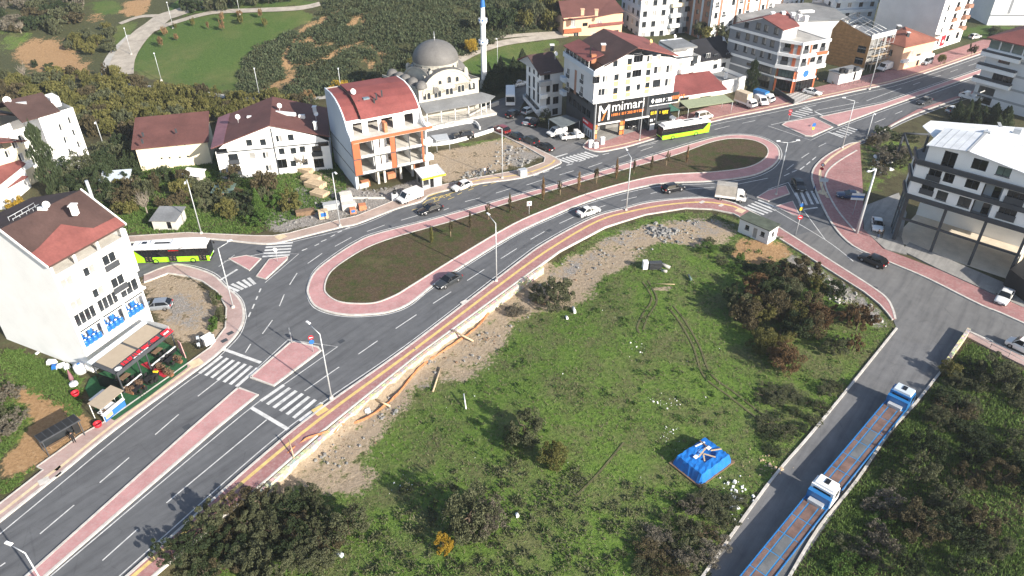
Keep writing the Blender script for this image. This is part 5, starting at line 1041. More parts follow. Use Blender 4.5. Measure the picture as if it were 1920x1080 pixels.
# --- brown tiled house
b = Bld('tiled_house', 'orange house with hipped brown tile roof beside the scaffolded shell', 'house', [G(1664,130,0), G(1682,134,0), G(1745,120,0), Vector((0,0,0)), G(1648,95,0)])
A_, B_ = G(1683,133,0), G(1741,119,0); COL.objects.unlink(b.t); bpy.data.objects.remove(b.t)
b = Bld('tiled_house', 'orange house with hipped brown tile roof beside the scaffolded shell', 'house', rect(A_, B_, 11)); L_ = b.face(0)[2]; He = b.uv(0,1710,84)[1]
b.winm(0, L_*.3, He*.62, 1.2, 1.8, 'c'); b.winm(0, L_*.55, He*.5, 1.8, .6, 'k'); b.winm(0, L_*.25, 1.3, 1.6, 1.3, 'c'); b.winm(0, L_*.6, 1.2, 1.0, 2.0, 'k'); b.winm(3, 7.5, He*.6, 1.0, 1.6, 'k')
b.plain((0,), 'wall_peach', He); b.plain((1,2,3), 'wall_peach', He); b.panel('balcony', 0, L_/2, He*.4, L_, .7, .9, 'wall_white'); b.panel('base_render', 0, L_*.85, He*.2, L_*.28, He*.4, .03, 'wall_white')
e = .7; rz_ = He+2.6
c4 = [b.at(0,-e,He,e), b.at(0,L_+e,He,e), b.at(0,L_+e,He,-11-e), b.at(0,-e,He,-11-e)]; r2 = [b.at(0,L_*.42,rz_,-4.5), b.at(0,L_*.58,rz_,-6.5)]
b.slab('roof', [c4[0],c4[1],r2[1],r2[0]], .15, 'roof_tile'); b.slab('roof', [c4[1],c4[2],r2[1]], .15, 'roof_tile'); b.slab('roof', [c4[2],c4[3],r2[0],r2[1]], .15, 'roof_tile'); b.slab('roof', [c4[3],c4[0],r2[0]], .15, 'roof_tile')
chimney(b, 1702,67,He+1.6,.9,.6,'trim_dark'); chimney(b, 1684,55,He+2.0,1.0,.8,'trim_dark')
# --- big block with a blank grey flank
A_, B_ = G(1637,50,3), G(1750,76,3); C_ = G(1806,58,3)
b = Bld('blank_wall_block', 'tall block with a huge blank grey flank and white balcony front', 'building', [A_, B_, C_, A_+(C_-B_)]); L1 = b.face(1)[2]
b.wall(0, 'wall_plain', z1=25)
for r in range(7): 
    for u_ in (.18,): b.winm(1, L1*u_, 2.2+r*3.1, 1.0, 1.6, 'b')
    b.winm(1, L1*.5, 2.2+r*3.1, 1.8, 1.9, 'k'); b.winm(1, L1*.83, 2.2+r*3.1, 1.8, 1.9, 'k')
b.wall(1, 'wall_white', z1=25); b.plain((2,3), 'wall_white', 25); b.slab('flat_roof', [Vector((q.x,q.y,24.9)) for q in b.pts], .2, 'roof_grey')
for r in range(1,7): b.panel('balcony', 1, L1*.5, 1.3+r*3.1, 2.4, 1.0, .5, 'panel_brown'); b.panel('balcony', 1, L1*.84, 1.3+r*3.1, 2.6, 1.0, 1.2, 'panel_brown')
b.panel('ledge', 1, L1*.35, 4.6, L1*.7, .3, 1.6, 'concrete_pale'); o_ = b.panel('poster', 1, L1*.34, 2.0, 2.4, 3.0, .1, 'sign_red'); MB().lathe([(.02,0),(.5,0)],12).build('poster_face','sign_white',o_,TR(.1,-.12,-.2) @ Matrix.Rotation(R(90),4,'X'))
b = back_block('white_far_block', 'white block with dark band in the far top right corner', (1850,47), (1960,47), 0, 14, 14, 'wall_plain', None, 0); b.panel('band', 0, b.face(0)[2]/2, 3.0, b.face(0)[2], .5, .05, 'wall_grey'); b.panel('band', 0, b.face(0)[2]*.3, 9, .8, 11, .05, 'wall_grey')
# --- tall white block on the right edge with balconies
zq = 5.2; A_, B_ = G(1833,150,zq), G(1892,166,zq); dd = (B_-A_).normalized(); A_ = A_ + dd*.0
b = Bld('balcony_block', 'tall white block with grey bands and glazed top floor on the right edge', 'building', rect(A_, A_+dd*24, 14)); L_ = b.face(0)[2]; Hr = b.uv(0,1862,70)[1]
b.wins(0, [(1884,112,2.6,1.9,'k'),(1871,144,2.4,1.9,'k'),(1890,148,2.2,1.9,'k')]); b.hole(0, .9, 4.6, .2, 4.2); b.wall(0, 'wall_plain', z1=Hr-2.6); b.plain((1,2,3), 'wall_plain', Hr-2.6)
for z in (zq, zq+3.1, zq+6.2):
    b.panel('balcony', 0, 3.4, z+.25, 8.6, .9, 1.2, 'wall_white'); b.panel('balcony_rail', 0, 3.4, z+.95, 8.6, .35, 1.15, 'trim_dark'); b.panel('band', 0, L_*.65, z-.1, L_*.68, .5, .05, 'panel_grey')
b.panel('band', 0, L_/2, 2.2, L_, .5, .05, 'panel_grey'); MB().box6(.9,4.6,4.0,4.1,-.2,4.4).build('loggia_back','concrete_deep',b.t,b.M(0,0,0))
for k in range(8): b.panel('glazing', 0, 1.0+k*2.6, Hr-1.4, 2.2, 1.8, .05, 'glass_green', .1); b.panel('mullion', 0, 2.3+k*2.6, Hr-1.3, .25, 2.4, .2, 'trim_white', .1)
b.panel('glazing_sill', 0, L_/2, Hr-2.7, L_+.4, .7, .6, 'wall_white'); b.plain((), 'wall_white', 1)
c4 = [b.at(0,-.9,Hr,1.0), b.at(0,L_+.9,Hr,1.0), b.at(0,L_+.9,Hr,-15), b.at(0,-.9,Hr,-15)]; r2 = [b.at(0,7,Hr+3.4,-7), b.at(0,L_-7,Hr+3.4,-7)]
for ps in ([c4[0],c4[1],r2[1],r2[0]],[c4[1],c4[2],r2[1]],[c4[2],c4[3],r2[0],r2[1]],[c4[3],c4[0],r2[0]]): b.slab('roof', ps, .2, 'roof_rust')
b.slab('attic_core', [b.at(0,.5,Hr-.1,-.5), b.at(0,L_-.5,Hr-.1,-.5), b.at(0,L_-.5,Hr-.1,-13.5), b.at(0,.5,Hr-.1,-13.5)], 2.5, 'wall_white')

flat('floor_tan', (.68,.59,.47), .85, var=.12, scale=.5, fine=.15)
# --- modern block with open ground floors on the right
z1 = 8.5; A_, B_ = G(1700,366,z1), G(1920,432,z1); dd = (B_-A_).normalized()
b = Bld('modern_block', 'modern white block with dark bands over an open double-height frame', 'building', [A_, A_+dd*24, A_+dd*24+Vector((-dd.y,dd.x,0))*16, A_+Vector((-dd.y,dd.x,0))*16+dd*1.0, A_+Vector((-dd.y,dd.x,0))*4.5-dd*1.8], z1)
L_ = b.face(0)[2]; tp = b.uv(0,1712,298)[1]; zb2 = b.uv(0,1706,333)[1]; zE = b.uv(0,1751,272)[1]
b.wins(0, [(1739,354,1.9,2.2,'kr'),(1766,367,1.6,1.5,'b'),(1808,379,1.8,1.6,'b'),(1752,328,1.9,2.2,'kr'),(1779,334,1.5,1.5,'k'),(1823,345,1.9,1.6,'k'),(1888,400,2.4,2.4,'kr'),(1904,370,2.4,2.4,'kr')])
for q in ((1839,392),(1860,361)): u_, z_ = b.uv(0,*q); b.hole(0, u_-1.3, u_+1.3, z_-1.3, z_+1.2)
b.wall(0, 'wall_white', z0=z1, z1=tp-.3)
for q in ((1839,392),(1860,361)): u_, z_ = b.uv(0,*q); MB().box6(u_-1.3,u_+1.3,1.6,1.7,z_-1.3,z_+1.2).build('recess_back','wall_pale',b.t,b.M(0,0,0)); MB().box6(u_-.1,u_+.9,1.5,1.59,z_-1.3,z_+.9).build('recess_door','glass_black',b.t,b.M(0,0,0)); MB().box6(u_-1.3,u_+1.3,.1,1.6,z_-1.4,z_-1.3).build('recess_floor','concrete',b.t,b.M(0,0,0))
for zz in (z1-.35, zb2-.35, tp-.5): b.band('band', (0,4), zz, zz+.75, .3, 'trim_dark')
b.grid(4, (2.4,), (z1+1.6, z1+4.8), 2.6, 2.2, 'k'); b.wall(4, 'wall_pale', z0=z1, z1=tp-.3); b.plain((1,2,3), 'wall_white', tp-.3, z1)
b.slab('terrace_floor', [Vector((q.x,q.y,tp-.45)) for q in b.pts], .3, 'concrete_deep'); b.slab('soffit', [Vector((q.x,q.y,z1-.02)) for q in b.pts], .25, 'concrete')
# attic with white metal roof
u0 = b.uv(0,1740,280)[0]; ap = b.uv(0,1820,284); 
b.extra('at', b.at(0,u0,0,-.3).xy, b.at(0,L_,0,-.3).xy); La = b.face('at')[2]; apx = b.uv('at',1818,284); l0 = b.uv('at',1750,274)
b.wins('at', [(1780,299,1.9,2.5,'k'),(1837,309,2.1,1.7,'k'),(1882,322,1.9,1.4,'g')]); b.wall('at', 'wall_white', [(0,tp-.45),(La,tp-.45),(La,tp+1.0),(apx[0],apx[1]),(0,l0[1])]); b.plain((), 'wall_white', 1)
b.extra('al', b.at('at',0,0,-9).xy, b.at('at',0,0,0).xy); b.wall('al', 'wall_white', z0=tp-.45, z1=l0[1])
b.slab('roof', [b.at('at',-.4,l0[1]+.05,.4), b.at('at',apx[0],apx[1]+.15,.4), b.at('at',apx[0],apx[1]+.15,-9), b.at('at',-.4,l0[1]+.05,-9)], .15, 'roof_metal'); b.slab('roof', [b.at('at',apx[0],apx[1]+.15,.4), b.at('at',La,tp+1.1,.4), b.at('at',La,tp+1.1,-9), b.at('at',apx[0],apx[1]+.15,-9)], .15, 'roof_metal')
b.slab('gutter', [b.at('at',apx[0]-.3,apx[1]+.2,.45), b.at('at',apx[0]+.1,apx[1]+.2,.45), b.at('at',apx[0]+.1,apx[1]+.2,-9), b.at('at',apx[0]-.3,apx[1]+.2,-9)], .06, 'panel_grey')
for k in range(5): b.slab('roof_rib', [b.at('at',-.4+k*1.1,l0[1]+.1+k*1.1*(apx[1]-l0[1])/apx[0],.38), b.at('at',-.34+k*1.1,l0[1]+.1+k*1.1*(apx[1]-l0[1])/apx[0],.38), b.at('at',-.34+k*1.1,l0[1]+.1+k*1.1*(apx[1]-l0[1])/apx[0],-8.9), b.at('at',-.4+k*1.1,l0[1]+.1+k*1.1*(apx[1]-l0[1])/apx[0],-8.9)], .05, 'panel_grey')
zr = tp+2.2
b.slab('rear_roof', [b.loc(1730,236,zr), b.loc(1752,258,zr), b.loc(1850,262,zr), b.loc(1930,275,zr), b.loc(1930,240,zr), b.loc(1745,226,zr)], .15, 'roof_metal'); b.slab('rear_wall', [b.loc(1752,259,zr-.15), b.loc(1930,276,zr-.15), b.loc(1930,275,zr-.15), b.loc(1752,258,zr-.15)], 2.6, 'wall_white')
b.slab('rear_gutter', [b.loc(1870,229,zr+.05), b.loc(1876,229,zr+.05), b.loc(1884,246,zr+.05), b.loc(1878,247,zr+.05)], .06, 'panel_grey')
for q, s_ in (((1848,256),(1.0,.8,.9)),((1906,250),(1.1,.8,.8)),((1893,280),(1.2,.7,.7))): b.onroof('roof_unit', *q, zr, *s_, 'galvanised', -.7)
c_ = b.loc(1868,250,zr); MB().box((0,0,.6),(3.6,1.1,.08)).build('solar_panel','trim_white',b.t,TR(c_.x,c_.y,zr,.3) @ Matrix.Rotation(R(20),4,'X'))
for a_, c2 in (((1700,254),(1720,262)),):
    for k in range(2): q0 = b.loc(1695+k*47,250+k*2,tp+2.6); MB().box((0,0,0),(.3,.3,3.0)).build('terrace_frame','trim_dark',b.t,TR(q0.x,q0.y,tp+1.0))
q0, q1 = b.loc(1695,250,tp+2.6), b.loc(1742,252,tp+2.6); MB().tube([q0,q1], .18, 4).build('terrace_beam','trim_dark',b.t); q2 = b.loc(1711,297,tp+.2); MB().tube([q0,q2], .18, 4).build('terrace_beam','trim_dark',b.t)
# open frame of the lower two floors: rails along the columns, slab, back wall
cols = [b.uv(0,*q)[0] for q in ((1697,363),(1772,397),(1847,420),(1925,440))]
for u_ in [.25]+cols[1:]: MB().box6(u_-.2,u_+.2,.06,.5,-.4,z1-.25).build('column','trim_dark',b.t,b.M(0,0,0))
MB().box6(0,L_-6,.1,.35,4.1,4.45).build('beam','trim_dark',b.t,b.M(0,0,0)); MB().box6(0,L_-6,10.8,12,4.05,4.3).build('mezzanine','concrete_pale',b.t,b.M(0,0,0)); MB().box6(0,L_-6,12,12.2,-.3,z1-.3).build('back_wall','wall_white',b.t,b.M(0,0,0)); MB().box6(0,L_-6,.02,12,-.3,.04).build('shop_floor','floor_tan',b.t,b.M(0,0,0))
MB().box6(cols[3]-.2,cols[3]+.1,.6,9,-.3,z1-.3).build('cross_wall','concrete_pale',b.t,b.M(0,0,0))
b.extra('lw', b.at(4,0,0,0).xy, b.at(4,b.face(4)[2],0,0).xy); Lw = b.face('lw')[2]
for k in range(3): MB().box6(.1+k*(Lw-.5)/2,.4+k*(Lw-.5)/2,0,.3,-.4,z1-.3).build('column','trim_dark',b.t,b.M('lw',0,0))
MB().box6(0,Lw,.1,.2,4.0,4.5).build('beam','trim_dark',b.t,b.M('lw',0,0)); MB().box6(.4,Lw-.3,.12,.16,.0,3.9).build('glazing','glass_blue',b.t,b.M('lw',0,0)); MB().box6(.4,Lw-.3,.12,.16,4.6,z1-.35).build('glazing','glass_blue',b.t,b.M('lw',0,0))
struct(MB().prism(W([(1617,388),(1685,362),(1700,400),(1690,445),(1700,478),(1660,468),(1620,432)]), -.2, .1).build('forecourt', 'concrete_yard'))
struct(MB().prism(W([(1690,470),(1705,455),(1880,530),(1930,560),(1930,582),(1855,548),(1760,505)]), -.2, .11).build('forecourt', 'concrete_yard'))
tag(MB().prism(W([(1880,535),(1925,500),(1960,540),(1930,575)]), 0, 3.0).build('dark_shed', 'trim_black'), 'black low shed at the right edge below the modern block', 'shed')
struct(MB().sheet(W([(1112,262),(1128,268),(1180,250),(1235,235),(1262,226),(1225,217),(1190,225),(1160,228),(1115,250)]), .145).build('shop_yard', 'concrete_yard'))
pw, w2 = G(1112,266), G(1160,270)
# --- guard cabin
b = Bld('guard_cabin', 'small white prefab cabin with flat dark green roof at the plot corner', 'cabin', rect(G(1383,434), G(1438,458), 2.7), -.1); L_ = b.face(0)[2]
b.winm(0, L_*.28, 1.5, .75, .8, 'b'); b.winm(0, L_*.55, 1.05, .9, 2.0, 'c'); b.winm(0, L_*.8, 1.5, .75, .8, 'b'); b.winm(1, 1.3, 1.5, .7, .8, 'b'); b.plain((0,1,2,3), 'wall_plain', 2.6)
flat('roof_green', (.085,.10,.075), .8, var=.25, scale=1.0); b.slab('roof', [b.at(0,-.2,2.75,.25), b.at(0,L_+.2,2.75,.25), b.at(0,L_+.2,2.85,-2.95), b.at(0,-.2,2.85,-2.95)], .14, 'roof_green')
# ================================================================== vehicles
def paint(name, c, rough=.28, metal=0.0):
    m, t, b = nt(name, rough, metal, .5); co = coords(t); f = noise(t, co, 1.2, 3)
    t.links.new(ramp(t, f, [(.3, tuple(k*.9 for k in c)), (.7, c)]), b.inputs['Base Color']); b.inputs['Coat Weight'].default_value = .35; b.inputs['Coat Roughness'].default_value = .15
paint('paint_car_white', (.78,.78,.77)); paint('paint_car_black', (.012,.012,.014)); paint('paint_car_grey', (.16,.17,.18), .3, .4); paint('paint_car_silver', (.34,.37,.41), .3, .4); paint('paint_car_blue', (.02,.05,.12)); paint('paint_car_red', (.22,.03,.03)); paint('paint_car_dkgrey', (.055,.06,.065), .3, .3); paint('paint_car_green', (.10,.16,.14), .3, .3)
paint('lime', (.33,.72,.02), .35); paint('truck_blue', (.02,.16,.42), .4); paint('deck_blue', (.03,.22,.48), .5)
glassy('car_glass', (.012,.014,.017), .06, .6); flat('tyre', (.015,.015,.016), .85, var=.2); flat('rim', (.42,.42,.44), .35, .7, var=.1); flat('lamp_clear', (.75,.76,.78), .2, var=.05, spec=.6); flat('lamp_red', (.40,.015,.015), .25, var=.05, spec=.5); flat('lamp_amber', (.75,.30,.02), .25, var=.05); flat('plastic_black', (.02,.02,.021), .6, var=.2); flat('plate', (.75,.75,.74), .5, var=.05)
WH = {}
def wheel(parent, x, y, r, w):
    k = (r, w)
    if k not in WH:
        ty = MB(); ty.lathe([(r*.62,-w/2),(r*.95,-w/2),(r,-w*.35),(r,w*.35),(r*.95,w/2),(r*.62,w/2)], 16, 0)
        rm = MB(); rm.lathe([(.02,w*.40),(r*.2,w*.44),(r*.3,w*.34),(r*.62,w*.42),(r*.64,-w*.42)], 16, 0)
        WH[k] = (ty.mesh('tyre', ['tyre']), rm.mesh('rim', ['rim']))
    s = 1 if y > 0 else -1
    M_ = Matrix.Translation((x, y, r)) @ Matrix.Rotation(-s*math.pi/2, 4, 'X')
    o = put('wheel', WH[k][0], parent, M_); put('rim', WH[k][1], o); return o
CARP = {}
def loft(mb, secs, mat=0, smooth=True, close=True):
    """secs: list of rings with equal counts"""
    n = len(secs[0]); b = len(mb.v)
    for s in secs: mb.v += [tuple(q) for q in s]
    for i in range(len(secs)-1):
        for k in range(n-1): mb.f.append((b+i*n+k, b+(i+1)*n+k, b+(i+1)*n+k+1, b+i*n+k+1)); mb.m.append(mat); mb.sm.append(smooth)
    if close:
        for i in (0, len(secs)-1): mb.f.append(tuple(b+i*n+k for k in range(n))); mb.m.append(mat); mb.sm.append(False)
SHAPES = {  # length, width, height, wheel x front/rear, wheel r; belt profile (x, z) front to rear; cabin (x: windscreen foot, roof front, roof rear, rear foot)
 'sedan': (4.55,1.78,1.46,1.38,-1.30,.32, [(2.27,.62),(2.1,.72),(1.2,.86),(.7,.92),(-1.2,.98),(-1.6,1.0),(-2.1,.98),(-2.27,.80)], (.95,.15,-.95,-1.75)),
 'hatch': (4.2,1.76,1.48,1.3,-1.28,.32, [(2.1,.62),(1.95,.74),(1.15,.90),(.7,.95),(-1.4,1.02),(-1.8,1.02),(-2.1,.95),(-2.1,.70)], (.95,.2,-1.35,-2.0)),
 'wagon': (4.5,1.78,1.48,1.4,-1.3,.32, [(2.25,.62),(2.1,.72),(1.2,.88),(.7,.94),(-1.6,1.0),(-2.0,1.0),(-2.25,.92),(-2.25,.70)], (.98,.2,-1.6,-2.15)),
 'suv': (4.4,1.84,1.66,1.38,-1.3,.36, [(2.2,.74),(2.05,.88),(1.15,1.04),(.75,1.08),(-1.4,1.12),(-1.9,1.12),(-2.2,1.05),(-2.2,.78)], (.95,.35,-1.5,-2.1)),
 'mpv': (4.3,1.80,1.82,1.4,-1.25,.33, [(2.15,.70),(2.0,.84),(1.35,1.06),(1.1,1.1),(-1.4,1.14),(-1.9,1.14),(-2.15,1.1),(-2.15,.70)], (1.35,.7,-1.9,-2.1)),
}
def car_meshes(kind):
    if kind in CARP: return CARP[kind]
    L, Wd, H, xf, xr, r, belt, (ws, rf, rr, rb) = SHAPES[kind]; w = Wd/2
    zb = lambda x: float(np.interp(-x, [-q[0] for q in belt], [q[1] for q in belt]))
    body = MB(); xsn = sorted(set([q[0] for q in belt]+[L/2*.97, xf+r*1.15, xf, xf-r*1.15, xr+r*1.15, xr, xr-r*1.15, 0]), reverse=True); secs = []
    for x in xsn:
        e = abs(x)/(L/2); ww = w*(1-.16*max(0, (e-.72)/.28)**2); z = zb(x); arch = 0
        for xa in (xf, xr):
            if abs(x-xa) < r*1.0: arch = r*1.12
        lo = .22+arch if arch else .22
        lo = .22 if not arch else r*1.7
        secs.append([(x, 0, z+.03), (x, ww*.72, z+.015), (x, ww*.93, z-.03), (x, ww, z-.16), (x, ww*1.0, min(lo+.05, z-.17)), (x, ww*.95, min(lo, z-.18)), (x, 0, .24)])
    secs_r = [[(x, -y, z) for x, y, z in s] for s in secs]
    loft(body, secs, 0); loft(body, [s[::-1] for s in secs_r], 0)
    # roof and pillars in body colour, glass between
    t = .80; zr = H; cw = w*.93; rw = w*.74
    roof = MB()
    xm = (rf+rr)/2
    rs = [[(x, -y, z) for y, z in ((rw, zr-.10 if x in (rf, rr) else zr-.05), (rw*.8, zr-.02 if x == xm else zr-.05), (0, zr if x == xm else zr-.03), (-rw*.8, zr-.02 if x == xm else zr-.05), (-rw, zr-.10 if x in (rf, rr) else zr-.05))] for x in (rf, rf*.6+rr*.4-.0, xm, rf*.3+rr*.7, rr)]
    for s in rs[1:4:2]:
        pass
    loft(roof, rs, 0, True, False)
    def pil(x0, z0, y0, x1, z1, y1, wd):
        for sg in (1, -1): body.add([(x0-wd, sg*y0, z0), (x0+wd, sg*y0, z0), (x1+wd, sg*y1, z1), (x1-wd, sg*y1, z1)], [(0,1,2,3)])
    roof_y = rw
    for x0, x1 in ((ws-.02, rf), (.0, -.05), (rb+.05, rr)): pil(x0, zb(x0)-.02, cw+.012, x1, zr-.09, rw+.012, .045 if x0 != rb+.05 else .09)
    for v_ in roof.v: pass
    nb = len(body.v); body.v += roof.v; body.f += [tuple(nb+k for k in f) for f in roof.f]; body.m += [0]*len(roof.f); body.sm += [True]*len(roof.f)
    g = {}
    f1 = MB(); f1.face([(ws, cw*.95, zb(ws)+.01), (ws, -cw*.95, zb(ws)+.01), (rf, -rw, zr-.08), (rf, rw, zr-.08)]); g['windscreen'] = f1
    f2 = MB(); f2.face([(rb, -cw*.92, zb(rb)), (rb, cw*.92, zb(rb)), (rr, rw, zr-.08), (rr, -rw, zr-.08)]); g['rear_window'] = f2
    for sg in (1, -1):
        fs = MB(); fs.face([(ws, sg*cw, zb(ws)-.03), (0, sg*cw, zb(0)-.03), (-.05, sg*rw, zr-.09), (rf, sg*rw, zr-.09)]); fs.face([(0, sg*cw, zb(0)-.03), (rb, sg*cw, zb(rb)-.03), (rr, sg*rw, zr-.09), (-.05, sg*rw, zr-.09)]); g['side_window', sg] = fs
    out = {'body': body.mesh('body', ['paint_car_white']), 'glass': [((k if isinstance(k, str) else k[0]), m.mesh(k if isinstance(k, str) else k[0], ['car_glass'])) for k, m in g.items()]}
    zh = zb(L/2-.1)-.1; hl = MB(); hl.box((0,0,0),(.16,.34,.13)); tl = MB(); tl.box((0,0,0),(.1,.3,.2)); mi = MB(); mi.box((0,0,0),(.12,.2,.13)); bp = MB(); bp.box((0,0,0),(.12,Wd*.86,.2)); pl = MB(); pl.box((0,0,0),(.03,.5,.12))
    out.update(headlight=hl.mesh('headlight',['lamp_clear']), taillight=tl.mesh('taillight',['lamp_red']), mirror=mi.mesh('mirror',['plastic_black']), bumper=bp.mesh('bumper',['plastic_black']), plate=pl.mesh('number_plate',['plate']), zh=zh, zb=zb)
    un = MB(); un.box((0,0,.45),(L*.92,Wd*.8,.4)); out['under'] = un.mesh('underbody',['plastic_black'])
    CARP[kind] = out; return out
def car(kind, col, label, pos, rz, name='parked_car', cat='car', group=None, detail=True, pitch=0.0, scale=1.0):
    """pos world, rz heading of the bonnet"""
    m = car_meshes(kind); L, Wd, H, xf, xr, r, belt, cab = SHAPES[kind]; t = thing(name, label, cat, pos, rz, group)
    if scale != 1: t.scale = (scale,)*3
    bo = put('body', m['body'], t); bo.material_slots[0].link = 'OBJECT'; bo.material_slots[0].material = MAT[col]
    put('underbody', m['under'], t)
    for n, me in m['glass']: put(n, me, t)
    for x in (xf, xr):
        for s in (1, -1): wheel(t, x, s*(Wd/2-.1), r, .2)
    if detail:
        for s in (1, -1): put('headlight', m['headlight'], t, TR(L/2-.14, s*Wd*.36, m['zh'])); put('taillight', m['taillight'], t, TR(-L/2+.05, s*Wd*.38, m['zb'](-L/2+.1)-.14)); put('mirror', m['mirror'], t, TR(cab[0]-.15, s*(Wd/2+.08), m['zb'](cab[0])+.06))
        put('bumper', m['bumper'], t, TR(L/2-.05, 0, .36)); put('bumper', m['bumper'], t, TR(-L/2+.05, 0, .38)); put('number_plate', m['plate'], t, TR(-L/2-.02, 0, .55)); put('number_plate', m['plate'], t, TR(L/2+.02, 0, .42))
    return t
def heading(a, b): A, B = G(*a), G(*b); return yaw(A, B)
def carpx(kind, col, label, rear, front, name='car', z=0.0, **k):
    """rear and front: the middle of each end where it meets the road"""
    A, B = G(*rear), G(*front); c = (A+B)/2; return car(kind, col, label, (c.x, c.y, z), yaw(A, B), name, **k)
carpx('sedan', 'paint_car_white', 'white sedan driving on the curve below the median island', (1085,407), (1121,395), 'moving_car')
carpx('suv', 'paint_car_black', 'black SUV driving ahead of the canvas truck', (1243,362), (1279,354), 'moving_car')
carpx('sedan', 'paint_car_dkgrey', 'dark grey sedan driving past the rounded island end', (862,520), (820,543), 'moving_car')
carpx('sedan', 'paint_car_black', 'black sedan passing the white van and the taxi kiosk', (828,390), (786,404), 'moving_car')
carpx('hatch', 'paint_car_white', 'white taxi bay car right of the taxi kiosk', (885,346), (846,361), 'parked_car')
carpx('sedan', 'paint_car_dkgrey', 'dark green-grey sedan driving far up the dual carriageway', (1747,188), (1717,199), 'moving_car')
carpx('suv', 'paint_car_black', 'black SUV driving in the cross street below the modern block', (1655,503), (1615,485), 'moving_car')
carpx('hatch', 'paint_car_dkgrey', 'dark hatchback waiting at the small zebra beside a pedestrian', (1491,344), (1502,360), 'moving_car')
carpx('sedan', 'paint_car_blue', 'dark blue sedan parked on the red paved plaza', (1613,374), (1570,370), z=.13)
carpx('sedan', 'paint_car_white', 'white sedan with two people at its bonnet by the modern block', (1641,412), (1645,443), 'parked_car', z=.1)
carpx('sedan', 'paint_car_white', 'white sedan parked on the right edge forecourt', (1891,548), (1870,577), 'parked_car', z=.1)
carpx('wagon', 'paint_car_silver', 'silver wagon parked on the bare lot beside the white block', (322,576), (268,580), 'parked_car', z=.0)
carpx('sedan', 'paint_car_white', 'white sedan parked on the red paving below the shop sign', (1208,226), (1226,240), 'parked_car', z=.15)
carpx('hatch', 'paint_car_silver', 'silver car parked under the green awning', (1238,220), (1262,228), 'parked_car', z=.15)
carpx('mpv', 'paint_car_white', 'white estate van parked at the kerb above the lime bus', (1306,226), (1331,221), 'parked_car', z=.15)
carpx('sedan', 'paint_car_white', 'white sedan parked on the checkered forecourt', (1507,174), (1537,181), 'parked_car', z=.15)
carpx('mpv', 'paint_car_silver', 'silver minivan parked by the tiled house', (1749,115), (1722,126), 'parked_car', z=.13)
carpx('hatch', 'paint_car_white', 'white car parked on the far grass lot top right', (1816,74), (1838,70), 'parked_car')
carpx('hatch', 'paint_car_white', 'white car in the shaded yard at the very top right', (1830,10), (1848,8), 'parked_car', detail=False)
carpx('hatch', 'paint_car_white', 'white car half hidden by shrubs below the balcony block', (1776,212), (1800,208), 'parked_car')
carpx('suv', 'paint_car_black', 'black jeep parked in front of the shop opening', (1171,232), (1183,243), 'parked_car', z=.15)
carpx('suv', 'paint_car_red', 'dark red car parked first in the row by the dirt lot', (950,252), (932,243), 'parked_car')
carpx('sedan', 'paint_car_black', 'black car parked second in the row by the dirt lot', (977,264), (958,254), 'parked_car')
carpx('suv', 'paint_car_dkgrey', 'dark van-like car parked third in the row by the dirt lot', (1004,273), (984,263), 'parked_car')
carpx('sedan', 'paint_car_black', 'black sedan at the mouth of the mosque street', (1031,284), (1012,275), 'parked_car')
carpx('suv', 'paint_car_black', 'black car in the mosque street below the white minibus', (955,222), (970,214), 'parked_car')
carpx('hatch', 'paint_car_white', 'white car beside the grey sided house, lower of two', (983,215), (998,208), 'parked_car')
carpx('hatch', 'paint_car_white', 'white car by the mosque hedge, upper of two', (965,163), (985,158), 'parked_car', detail=False)
carpx('sedan', 'paint_car_silver', 'pale car parked against the grey sided house', (985,237), (998,225), 'parked_car')
carpx('hatch', 'paint_car_black', 'black car parked beside the pale one at the grey sided house', (998,240), (1010,228), 'parked_car')
carpx('suv', 'paint_car_black', 'black off-roader parked behind the dirt lot wall by the pergola', (882,258), (858,260), 'parked_car')
carpx('hatch', 'paint_car_black', 'dark car parked beside the peach building', (1030,78), (1050,75), 'parked_car', detail=False)
carpx('mpv', 'paint_car_white', 'white minivan parked on the pavement at the right edge', (1945,672), (1888,645), 'parked_car', z=.13)
